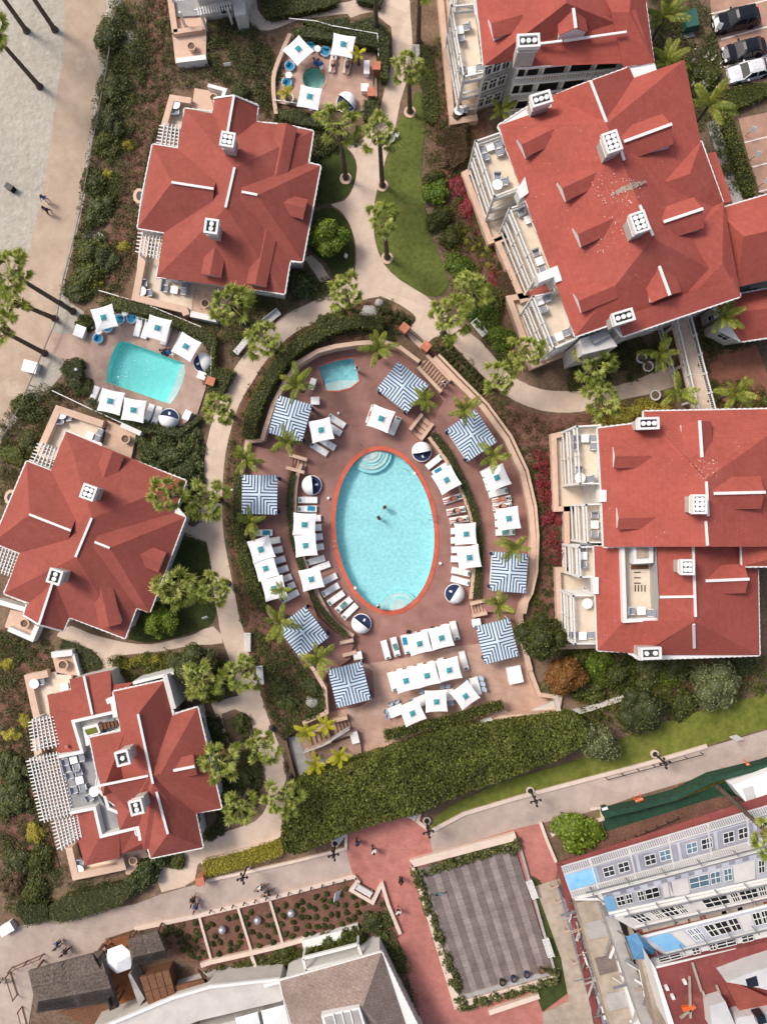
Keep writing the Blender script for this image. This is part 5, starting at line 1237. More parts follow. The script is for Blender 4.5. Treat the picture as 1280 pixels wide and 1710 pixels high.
for k, (u0, u1, m) in enumerate(((.27, .3, m_glassb), (.31, .34, m_glassb), (.38, .44, m_glass), (.45, .53, m_glass), (.54, .6, m_glass), (.7, .75, m_glass), (.76, .8, m_glass), (.84, .88, m_glassb), (.9, .98, m_glassb))):
 patch(v6, n6, u0, u1, .2, .75, m, 'window', .05, bars=2)
v7, n7 = band('window_storey', (1084,1602), (1330,1535), (1330,1566), (1094,1618), 13.9, 14.9, m_wrapw)
for u0, u1 in ((.05, .2), (.28, .33), (.4, .44), (.45, .58), (.62, .7)): patch(v7, n7, u0, u1, .15, .6, m_glass, 'window', .05, bars=2)
MB().prism([(P(x, y, 15).x, P(x, y, 15).y) for x, y in [(1094,1618),(1330,1560),(1400,1800),(1150,1800)]], 0, 15.0).build('flat_roof', m_roofd, eH)
for k in range(14):
 patch(v3, n3, .02 + k * .07, .05 + k * .07, .02, .14, m_wrapg, 'printed_panel', .03)
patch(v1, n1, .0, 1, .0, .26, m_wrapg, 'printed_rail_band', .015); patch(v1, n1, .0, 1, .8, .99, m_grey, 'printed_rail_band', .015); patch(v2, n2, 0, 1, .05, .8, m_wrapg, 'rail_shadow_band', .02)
for a, c, m in ((.36, .43, m_wrapw), (.67, .78, m_wrapw), (.3, .35, m_wrapg)): patch(v3, n3, a, c, .2, .85, m, 'printed_panel', .03)
for a, c in ((.18, .25), (.61, .69), (.81, .83)): patch(v6, n6, a, c, .15, .85, m_wrapw, 'printed_panel', .03)
for vv, nn, t in ((v3, n3, .97), (v4, n4, .03), (v4, n4, .97), (v6, n6, .02), (v6, n6, .98), (v7, n7, .97)):
 MB().bar(on(vv, 0, t) + nn * .12, on(vv, 1, t) + nn * .12, .2, .14).build('cornice', m_white, eH)
for k in range(10):
 p = on(v5, (k + .2) / 10, .5); MB().bar(p + n5 * .1, p + n5 * .1 + (v5[1] - v5[0]).normalized() * random.uniform(.8, 2.2), .3, .12).build('timber', m_plywood, eH)
# core so nothing is hollow behind the sheets
MB().prism([(P(x, y, 6).x, P(x, y, 6).y) for x, y in [(966,1512),(1330,1412),(1400,1790),(1040,1790)]], 0, 6.1).build('lower_body', m_wrapw, eH)
MB().prism([(P(x, y, 11).x, P(x, y, 11).y) for x, y in [(1062,1556),(1330,1492),(1400,1790),(1120,1790)]], 5, 11.2).build('upper_body', m_wrapw, eH)
# west side walls and plywood roofs
for q, z0, z1, m, nm in (([(962,1508),(998,1500),(1060,1720),(1020,1720)], 0, 6.3, m_plywood, 'gangway_roof'), ([(940,1500),(962,1507),(1020,1720),(1000,1720)], 0, 3.2, m_wrapg, 'side_wall'), ([(1000,1500),(1006,1498),(1072,1720),(1062,1720)], 6, 7.2, m_white, 'side_wall'), ([(1010,1530),(1030,1532),(1098,1720),(1074,1720)], 6, 9.4, m_grey, 'side_wall'), ([(1060,1560),(1085,1600),(1122,1720),(1096,1720)], 9, 12.0, m_plywood, 'gangway_roof'), ([(1084,1602),(1094,1618),(1128,1720),(1118,1720)], 9, 15.2, m_white, 'side_wall')):
 MB().prism([(P(x, y, z1).x, P(x, y, z1).y) for x, y in q], z0, z1).build(nm, m, eH)
for k in range(7):
 t = k / 7; x, y = 966 + 60 * t, 1512 + 208 * t
 ebox(eH, 'plywood_sheet', [(x + 1, y),(x + 33, y - 7),(x + 41, y + 20),(x + 9, y + 28)], 6.3, 6.36 + .03 * (k % 2), (m_plywood, m_grey, m_plywood, m_wood)[k % 4])
MB().prism([(P(x, y, 3.4).x, P(x, y, 3.4).y) for x, y in [(930,1446),(939,1444),(1006,1720),(996,1720)]], 2.9, 3.4, bottom=True).build('skirt_roof', m_roofd, eH)
# blue tarp
q = [(1044,1564),(1062,1558),(1102,1596),(1098,1602),(1058,1602)]
w = [P(x, y, 12.6 + .3 * (i % 2)) for i, (x, y) in enumerate(q)]
o = MB().add(w + [P(1075, 1582, 13.3)], [(i, 5, (i + 1) % 5) for i in range(5)] + [((i + 1) % 5, 5, i) for i in range(5)]).build('tarp', m_tarp, origin=(w[0].x, w[0].y, 12.6)); tag(o, 'crumpled sky blue tarp hung on the corner of the wrapped hotel', 'tarp')
# white dormer pieces on the flat roof
for q, z in (([(1212,1640),(1260,1622),(1330,1600),(1330,1668),(1268,1650)], 17.0), ([(1184,1680),(1210,1672),(1230,1720),(1188,1720)], 16.4), ([(1230,1700),(1290,1688),(1330,1710),(1330,1740),(1225,1740)], 16.4)):
 ebox(eH, 'roof_dormer', q, 15, z, m_wrapw)
ebox(eH, 'roof_patch', [(1212,1646),(1225,1640),(1280,1665),(1330,1680),(1330,1712),(1240,1700)], 15, 15.6, m_roof)
for a, b in (((1155,1608),(1170,1655)), ((1172,1655),(1182,1685)), ((1195,1645),(1205,1670)), ((1135,1700),(1160,1680)), ((1150,1630),(1152,1700))): MB().bar(P(*a, 15.2), P(*b, 15.2), .2, .15).build('timber', m_plywood, eH)
ebox(eH, 'timber', [(1138,1683),(1160,1680),(1160,1685),(1140,1690)], 15, 15.3, m_orange)
for x, y in ((1110,1650),(1140,1640),(1120,1665)): ebox(eH, 'rubble_bag', [(x, y),(x + 5, y - 2),(x + 7, y + 4),(x + 2, y + 5)], 15, 15.4, m_white)
# scaffold tubes in front of the facade
eS = thing('scaffold', 'thin grey scaffold poles standing along the wrapped hotel front', 'scaffold', P(1150, 1420, 0))
for v, n in ((v2, n2), (v4, n4), (v7, n7), (v5, n5)):
 bar_obj('ledger', on(v, 0, .5) + n * .6, on(v, 1, .5) + n * .6, .1, .1, m_scaf, eS)
 for k in range(6):
  p = on(v, (k + .3) / 6, .3) + n * .6; bar_obj('standard', p - Vector((0, 0, .6)), p + Vector((0, 0, .8)), .07, .07, m_scaf, eS)
for k in range(12):
 p = P(1092 + k * 3.4, 1625 + k * 8.5, 14.5); bar_obj('rung', p, p + Vector((.5, .1, 0)), .07, .07, m_scaf, eS)
random.seed(21)
for k in range(60):          # loose boards, tubes and braces along the west side of the repair works
 t = random.random(); side = random.choice((0, 1, 2)); z = (4.2, 7.6, 10.2)[side]
 x0, y0, x1, y1 = ((944,1502,1012,1712), (1002,1504,1066,1712), (1040,1560,1104,1712))[side]
 x = x0 + (x1 - x0) * t + random.uniform(-5, 5); y = y0 + (y1 - y0) * t; p = P(x, y, z + random.uniform(-.6, .3)); a = -1.28 + random.choice((0, 0, 0, 1.57, .7, -.6)) + random.uniform(-.08, .08); L_ = random.uniform(.8, 3.2)
 d = Vector((math.cos(a), math.sin(a), random.uniform(-.1, .1))) * L_ / 2
 bar_obj('board' if k % 3 else 'tube', p - d, p + d, .08 if k % 3 == 0 else random.uniform(.12, .3), .07, (m_scaf, m_wood, m_plywood, m_white, m_grey)[k % 5], eS)
for k in range(26):
 t = k / 26; x, y = 948 + 66 * t, 1506 + 208 * t; p = P(x, y, 3.4); bar_obj('brace', p, p + Vector((.55 * (-1) ** k, .55, 1.6)), .06, .06, m_scaf, eS)
# white marquee right edge beyond the green screen
eW = thing('marquee', 'white box marquee cut by the right photo edge beside the green screen', 'marquee', P(1290, 1305, 0))
ebox(eW, 'cover', [(1222,1312),(1330,1270),(1330,1330),(1245,1340)], 0, 2.6, m_canvas)
ebox(eW, 'end_panel', [(1238,1317),(1256,1312),(1262,1334),(1246,1338)], 2.6, 2.66, m_wrapw)
strip_wall([(1008,1362),(1060,1351),(1130,1332),(1190,1302),(1280,1280),(1330,1262)], 0.5, -.05, 1.6, 'green_screen', m_gfence, 'long dark green construction screen along the grey road', 'fence')
sheet('green_ground', [(1004,1366),(1060,1356),(1130,1338),(1210,1305),(1330,1268),(1330,1300),(1200,1345),(1100,1372),(1010,1398)], m_gfence)
sheet('mulch_bed', [(930,1440),(1000,1392),(1200,1330),(1250,1330),(1160,1372),(940,1445)], m_mulch)
for q in ([(1244,1636),(1262,1630),(1266,1646),(1248,1650)], [(1262,1700),(1276,1696),(1280,1708),(1266,1712)]): ebox(eH, 'roof_window', q, 16, 17.06, m_glass)

# ---------------------------------------------------------------- palms
def new_mesh_from(mb, name, mats, v=None):
 o = mb.build(name, mats); me = o.data; bpy.data.objects.remove(o)
 if v is not None:
  at = me.attributes.new('v', 'FLOAT', 'POINT'); at.data.foreach_set('value', np.array(v, np.float32))
 return me
def fan_frond(seed, mat, petiole=1.55, rad=.74, name='frond'):
 """costapalmate leaf: stalk along +X, pleated fan with drooping split tips"""
 r = random.Random(seed); mb = MB(); v = []
 mb.bar((0, 0, 0), (petiole, 0, 0.02), .045, .03); v += [.55] * 8
 n = 17; o = len(mb.v)
 for i in range(n):
  a = R(-112 + 224 * i / (n - 1)); L = rad * (0.78 + .22 * math.cos(a * .5)) * r.uniform(.8, 1.15); wd = R(224 / (n - 1)) * .5
  c = Vector((petiole, 0, .02)); q = .6
  def pt(l, da, z): return c + Vector((math.cos(a + da) * l, math.sin(a + da) * l, z))
  fold = .05; tip_d = -.1 - r.random() * .22
  pts = [c, pt(L * q, -wd, -.06), pt(L * q, 0, fold), pt(L * q, wd, -.06), pt(L, r.uniform(-.03, .03), tip_d)]
  mb.add(pts, [(0, 1, 2), (0, 2, 3), (1, 4, 2), (2, 4, 3)])
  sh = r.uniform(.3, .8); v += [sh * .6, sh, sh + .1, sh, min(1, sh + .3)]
 return new_mesh_from(mb, name, [mat], v)
FAN = [fan_frond(i, l_palm) for i in range(4)]
FAND = [fan_frond(20, l_dead, .8, .8)]
def feather_frond(seed, mat, L=2.2, name='frond', nl=15, wide=.62):
 r = random.Random(seed); mb = MB(); v = []
 pts = []
 for k in range(8):
  t = k / 7; pts.append(Vector((L * t * (1 - .12 * t), 0, .75 * L * .45 * t - 1.0 * L * .5 * t * t)))
 mb.tube(pts, [.035 * (1 - .7 * k / 7) for k in range(8)], 4); v += [.6] * (8 * 4)
 for i in range(nl):
  t = .12 + .86 * i / (nl - 1); k = min(6, int(t * 7)); p = pts[k].lerp(pts[k + 1], t * 7 - k); d = (pts[k + 1] - pts[k]).normalized()
  ll = wide * math.sin(math.pi * min(1, .18 + t * .82)) ** .6 * r.uniform(.85, 1.1) + .08
  for s in (-1, 1):
   dirv = (d * .55 + Vector((0, s, 0)) * .85 + Vector((0, 0, -.18))).normalized(); tip = p + dirv * ll + Vector((0, 0, -.14 * ll)); w = d * .05
   mid = p + dirv * ll * .5 + Vector((0, 0, .04)); sh = r.uniform(.25, .8)
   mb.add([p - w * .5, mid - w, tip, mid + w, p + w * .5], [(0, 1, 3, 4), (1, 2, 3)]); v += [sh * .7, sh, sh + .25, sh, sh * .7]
 return new_mesh_from(mb, name, [mat], v)
QUEEN = [feather_frond(30 + i, l_queen, 2.3, wide=.42, nl=20) for i in range(4)]
YELP = [feather_frond(40 + i, l_yel, 1.5, wide=.3, nl=14) for i in range(4)]
TRUNK = {}
def trunk_mesh(h, r0=.24, r1=.17, key=None):
 k = round(h * 2) / 2
 if (k, r0) not in TRUNK:
  mb = MB(); n = max(5, int(k / .35)); pts = []; rad = []
  for i in range(n + 1):
   t = i / n; pts.append((0, 0, k * t)); rad.append((r0 * (1 - t) + r1 * t + (.16 * max(0, 1 - t * k / .5))) * (1.05 if i % 2 else .97))
  mb.tube(pts, rad, 9)
  o = mb.build('trunk', m_trunk, smooth=False); TRUNK[(k, r0)] = o.data; bpy.data.objects.remove(o)
 return TRUNK[(k, r0)], k
def palm(kind, crown, h, label, base=None, seed=0, s=1.0, n=None, group=None):
 r = random.Random(seed * 13 + 5)
 c = P(*crown, h); b = P(*base, 0) if base else Vector((c.x * (1 + r.uniform(-.0, .01)), c.y, 0))
 name = {'fan': 'fan_palm', 'queen': 'feather_palm', 'yellow': 'yellow_palm'}[kind]
 e = thing(name, label, 'palm tree', b, 0, group)
 r0, r1 = (.26, .17) if kind == 'fan' else ((.2, .12) if kind == 'queen' else (.09, .06))
 d = c - b; me, k = trunk_mesh(max(.5, d.length), r0, r1)
 t = bpy.data.objects.new('trunk', me); col.objects.link(t); t.parent = e
 t.rotation_euler = d.to_track_quat('Z', 'Y').to_euler(); t.scale = (1, 1, d.length / k)
 meshes = {'fan': FAN, 'queen': QUEEN, 'yellow': YELP}[kind]
 n = n or {'fan': 24, 'queen': 9, 'yellow': 8}[kind]
 off = c - b; a0 = r.random() * 6.28
 for i in range(n):
  t_ = (i + .5) / n; az = a0 + i * 2.39996 + r.uniform(-.45, .45)
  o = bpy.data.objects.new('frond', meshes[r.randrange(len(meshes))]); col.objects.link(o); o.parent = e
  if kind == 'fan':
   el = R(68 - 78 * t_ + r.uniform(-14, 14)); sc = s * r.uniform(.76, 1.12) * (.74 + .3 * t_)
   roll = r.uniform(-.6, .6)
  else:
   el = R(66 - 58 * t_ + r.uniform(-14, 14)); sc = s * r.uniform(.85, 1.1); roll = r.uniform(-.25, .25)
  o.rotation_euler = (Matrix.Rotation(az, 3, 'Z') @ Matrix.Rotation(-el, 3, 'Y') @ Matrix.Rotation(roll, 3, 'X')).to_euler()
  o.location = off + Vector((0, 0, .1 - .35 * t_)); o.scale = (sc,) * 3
 if kind == 'fan':
  for i in range(7):
   az = r.random() * 6.28; o = bpy.data.objects.new('dry_frond', FAND[0]); col.objects.link(o); o.parent = e
   o.rotation_euler = (Matrix.Rotation(az, 3, 'Z') @ Matrix.Rotation(R(r.uniform(50, 80)), 3, 'Y')).to_euler(); o.location = off + Vector((0, 0, -.35)); o.scale = (s * .9,) * 3
 return e
def hof(crown, base):
 """height of a trunk whose foot and head are both seen: straight up from the foot"""
 c = Vector((crown[0] - 640, crown[1] - 855)); b = Vector((base[0] - 640, base[1] - 855)); return HC * (1 - b.length / c.length)
fans = [  # crown px, foot px or None, height, label
 ((682,112), (684,187), None, 'fan palm in a round tan pit at the top of the lawn beside the path'),
 ((566,205), (577,296), None, 'fan palm leaning over the path from the dark lawn island right of the upper cottage'),
 ((633,222), (638,310), None, 'fan palm with its pit on the lawn edge right of the dark island'),
 ((641,366), (646,430), None, 'fan palm at the lower left tip of the long lawn'),
 ((385,510), None, 6.0, 'fan palm covering the patio below the upper left cottage'),
 ((444,566), None, 6.0, 'fan palm over the white bench above the pool court path'),
 ((578,487), None, 6.0, 'fan palm at the path fork below the round green tree'),
 ((748,531), None, 6.5, 'fan palm between the brick gate pillars and the white bench'),
 ((789,486), None, 5.0, 'bright fan palm at the lower right corner of the long lawn'),
 ((878,588), None, 6.0, 'fan palm touching the lower left balcony of the largest villa'),
 ((835,632), None, 6.0, 'fan palm over the curve of the right hand path'),
 ((993,610), None, 5.5, 'fan palm at the upper side of the right hand path end'),
 ((1005,668), None, 5.5, 'fan palm at the lower side of the right hand path end'),
 ((367,682), None, 6.0, 'fan palm over the path right of the small rectangular pool'),
 ((345,833), None, 6.0, 'fan palm on the path right of the large left cottage'),
 ((277,826), None, 9.0, 'tall fan palm rising over the right corner of the large left cottage roof'),
 ((361,984), None, 6.0, 'fan palm beside the path on the right of the dark lawn'),
 ((291,985), None, 6.0, 'fan palm just right of the lower corner of the large left cottage'),
 ((338,1135), None, 6.0, 'fan palm above the right corner of the sunken terrace cottage'),
 ((405,1125), None, 6.0, 'fan palm over the path beside the two low white benches'),
 ((440,1247), None, 6.5, 'fan palm over the path left of the white landing'),
 ((370,1272), None, 6.0, 'fan palm at the right eave of the sunken terrace cottage'),
 ((470,1335), None, 6.5, 'fan palm at the left end of the tall hedge'),
 ((401,1350), None, 6.0, 'fan palm below the right corner of the sunken terrace cottage'),
 ((16,455), (122,520), None, 'tall leaning fan palm, upper of the two close ones over the promenade'),
 ((16,500), (92,532), None, 'tall leaning fan palm, lower of the two close ones over the promenade'),
 ((-4,548), (75,590), None, 'fan palm cut by the left photo edge near the white promenade cart'),
 ((-16,50), (67,145), None, 'palm on the sand whose crown is cut by the left photo edge'),
 ((-32,-56), (45,52), None, 'bare trunk on the sand at the top left, left of its twin'),
 ((21,-55), (92,50), None, 'bare trunk on the sand at the top left, right of its twin'),
 ((626,-40), (628,52), None, 'tall trunk at the top edge beside the upper spa hedge'),
 ((1292,1402), (1196,1312), None, 'tall fan palm with a thick grey trunk leaning across the wrapped hotel front'),
 ((701,-30), (698,70), None, 'tall trunk at the top edge right of the main path'),
]
pits = []
for i, (c, b, h, lab) in enumerate(fans):
 if b: h = min(13.5, hof(c, b))
 palm('fan', c, h, lab, b, i + 1, s=(1.04 if h < 8 else .98) * (.86 + .26 * ((i * 37) % 10) / 10))
for (x, y), lab in (((684,187), 'round tan planting ring under the uppermost lawn palm'), ((577,298), 'round tan planting ring in the dark lawn island'), ((638,310), 'round tan planting ring at the left lawn edge'), ((646,431), 'round tan planting ring at the lower lawn tip')):
 p = P(x, y, .1); o = MB().lathe([(.3, .02), (.3, .1), (.62, .1), (.62, -.05)], (p.x, p.y, .04), 18).build('planting_ring', m_tan, origin=(p.x, p.y, 0)); tag(o, lab, 'planting ring')
q_ = [  # feather palms
 ('queen', (632,582), 4.0, 'feather palm between the square spa and the upper right cabana', 1.0),
 ('queen', (708,668), 4.5, 'yellowish feather palm at the right corner of the top cabana', .8),
 ('queen', (775,683), 4.5, 'feather palm over the upper corner of the right upper cabana', .9),
 ('queen', (822,762), 4.0, 'feather palm between the right upper cabana and the umbrellas below it', .9),
 ('queen', (857,915), 4.5, 'feather palm on top of the right lower cabana', .95),
 ('queen', (478,738), 3.6, 'feather palm on the wall at the foot of the upper left cabana', .85),
 ('queen', (412,768), 4.0, 'feather palm in the mulch bed above the left middle cabana', .9),
 ('queen', (420,872), 3.6, 'feather palm below the left middle cabana', .85),
 ('queen', (468,1040), 4.4, 'feather palm over the left corner of the lower left cabana', 1.05),
 ('queen', (532,1100), 4.2, 'feather palm between the two lower left cabanas', .95),
 ('queen', (470,985), 3.2, 'small feather palm at the foot of the left lounger row', .6),
 ('queen', (832,1010), 3.4, 'feather palm below the right lower cabana', .9),
 ('queen', (498,640), 4.2, 'bushy feather palm above the upper left cabana', 1.0),
 ('queen', (1100,590), 5.0, 'feather palm left of the white footbridge', 1.0),
 ('queen', (1132,655), 5.0, 'feather palm at the lower end of the white footbridge', 1.05),
 ('queen', (1228,655), 4.5, 'feather palm in the brown court right of the footbridge', 1.0),
 ('queen', (1205,528), 6.0, 'feather palm over the low dark annex roof', 1.05),
 ('queen', (1183,176), 6.5, 'large feather palm between the villa roof and the white car', 1.35),
 ('queen', (1108,30), 5.0, 'feather palm at the top edge left of the green box', 1.2),
 ('queen', (1112,105), 4.5, 'feather palm in the shade right of the roof corner', 1.1),
 ('queen', (1182,45), 4.0, 'small feather palm beside the green box', .0),
 ('queen', (838,185), 3.5, 'feather palm between the two upper villas', .8),
 ('yellow', (512,1222), 2.2, 'yellow leaved palm at the top left of the lower stairs', 1.0),
 ('yellow', (545,1212), 2.2, 'yellow leaved palm beside the upper flight of the lower stairs', .95),
 ('yellow', (526,1275), 2.4, 'greenish yellow palm below the sloping white rail', 1.0),
 ('yellow', (566,1262), 2.4, 'brightest yellow palm right of the lower stairs', 1.0),
 ('yellow', (598,90), 2.0, 'small yellow palm right of the upper spa umbrella', .7),
 ('yellow', (478,155), 1.8, 'small yellow palm beside the planter bowl at the upper spa', .7),
 ('yellow', (93,1000), 0.0, '', 0),
]
for i, (k, c, h, lab, s) in enumerate(q_):
 if s: palm(k, c, h, lab, None, 100 + i, s=s)

# ---------------------------------------------------------------- shrubs and round trees
def bush_mesh(name, r, n, leaf, size, seed, mat, lumps=7, hz=.75, core=True):
 g = np.random.default_rng(seed); parts = []
 cs = [(0, 0, -.05, .68)]
 for k in range(lumps):
  a = 2 * math.pi * k / lumps + g.uniform(-.3, .3); rr_ = g.uniform(.42, .72); cs.append((math.cos(a) * rr_, math.sin(a) * rr_, g.uniform(-.2, .25), g.uniform(.26, .5)))
 for k in range(3): cs.append((g.uniform(-.3, .3), g.uniform(-.3, .3), g.uniform(.35, .55), g.uniform(.3, .45)))
 C = []; N = []
 w = np.array([c[3] ** 2 for c in cs]); w /= w.sum()
 for c, k in zip(cs, (w * n).astype(int)):
  d = g.normal(size=(k, 3)); d[:, 2] = np.abs(d[:, 2]) - .25; d /= np.linalg.norm(d, axis=1)[:, None]
  rr = c[3] * g.uniform(.86, 1.06, k)[:, None]; p = d * rr + np.array(c[:3]); C.append(p); N.append(d)
 C = np.concatenate(C); N = np.concatenate(N); C[:, 2] = np.maximum(C[:, 2], -.35); C *= np.array([r, r, r * hz]); C[:, 2] += .4 * r * hz
 V, F, v = leaf_arrays(C, size, .45, leaf, g, .26, N)
 P_ = [(V, F, v)]
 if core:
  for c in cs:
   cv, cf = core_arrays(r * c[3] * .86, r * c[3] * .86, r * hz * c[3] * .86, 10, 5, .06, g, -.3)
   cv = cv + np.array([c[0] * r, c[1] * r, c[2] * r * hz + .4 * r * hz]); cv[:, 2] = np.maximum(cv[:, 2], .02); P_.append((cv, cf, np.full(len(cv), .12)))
 V, F, v = join_arrays(P_)
 return np_mesh(name, V, F, mat, v=v)
BUSH = {}
def bush_of(mat, k):
 key = (mat.name, k)
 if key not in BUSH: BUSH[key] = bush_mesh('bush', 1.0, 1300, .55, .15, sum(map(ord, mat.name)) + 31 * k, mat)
 return BUSH[key]
def bush(px, py, rpx, mat, label, h=None, seed=0, group=None, name='shrub', cat='shrub', sy=1.0):
 r = rpx / SC; h = h or r * 1.1; c = P(px, py, h * .7)
 o = bpy.data.objects.new(name, bush_of(mat, seed % 3)); col.objects.link(o); o.location = (c.x, c.y, 0)
 o.scale = (r * (1 + .18 * math.sin(seed * 5.1)), r * (1 - .16 * math.sin(seed * 5.1)), h / 1.2); o.rotation_euler = (0, 0, seed * 2.4)
 return tag(o, label, cat, group)
def tree(px, py, rpx, mat, label, h, seed=0, name='round_tree', size=.22, n=2600):
 r = rpx / SC * (HC - h * .7) / HC; c = P(px, py, h * .7); e = thing(name, label, 'tree', (c.x, c.y, 0))
 MB().tube([(c.x, c.y, -.1), (c.x + .1, c.y, h * .35), (c.x, c.y + .05, h * .6)], [.22, .16, .1], 8).build('trunk', m_bark, e)
 mb = MB()
 for k in range(5):
  a = k * 1.3; mb.tube([(c.x, c.y, h * .4), (c.x + math.cos(a) * r * .5, c.y + math.sin(a) * r * .5, h * .7)], [.09, .03], 5)
 mb.build('limb', m_bark, e)
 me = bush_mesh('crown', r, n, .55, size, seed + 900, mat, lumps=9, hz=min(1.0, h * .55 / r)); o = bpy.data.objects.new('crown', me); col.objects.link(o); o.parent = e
 o.location = (0, 0, h * .34)
 return e
tree(545,392,33, l_bright, 'round yellow green tree on the dark island right of the upper left cottage', 4.5, 1)
tree(905,1062,44, l_hedge, 'dense green tree at the lower right of the pool court beside the striped cabana', 5.5, 2)
tree(946,1128,34, l_rust, 'rusty orange tree right of the pool court corner', 3.6, 3)
tree(1000,1240,37, l_pale, 'pale round tree standing alone on the long lawn', 4.0, 4)
tree(1200,1148,48, l_pale, 'broad pale tree with open centre below the right hand villa', 4.5, 5)
tree(1078,1188,46, l_dkhedge, 'broad dark tree above the long lawn between two pale trees', 4.2, 6)
bush(968,1392,44, l_bright, 'spreading yellow green shrub in the kerbed corner beside the wrapped hotel', 2.0, 7, name='large_shrub')
tree(265,1040,30, l_bright, 'bright green tree on the dark lawn below the large left cottage', 3.6, 8)
tree(322,1112,42, l_olive, 'dull green tree above the sunken terrace cottage', 4.2, 9)
tree(345,1150,30, l_hedge, 'dark green tree right of the sunken terrace cottage gable', 3.8, 10)
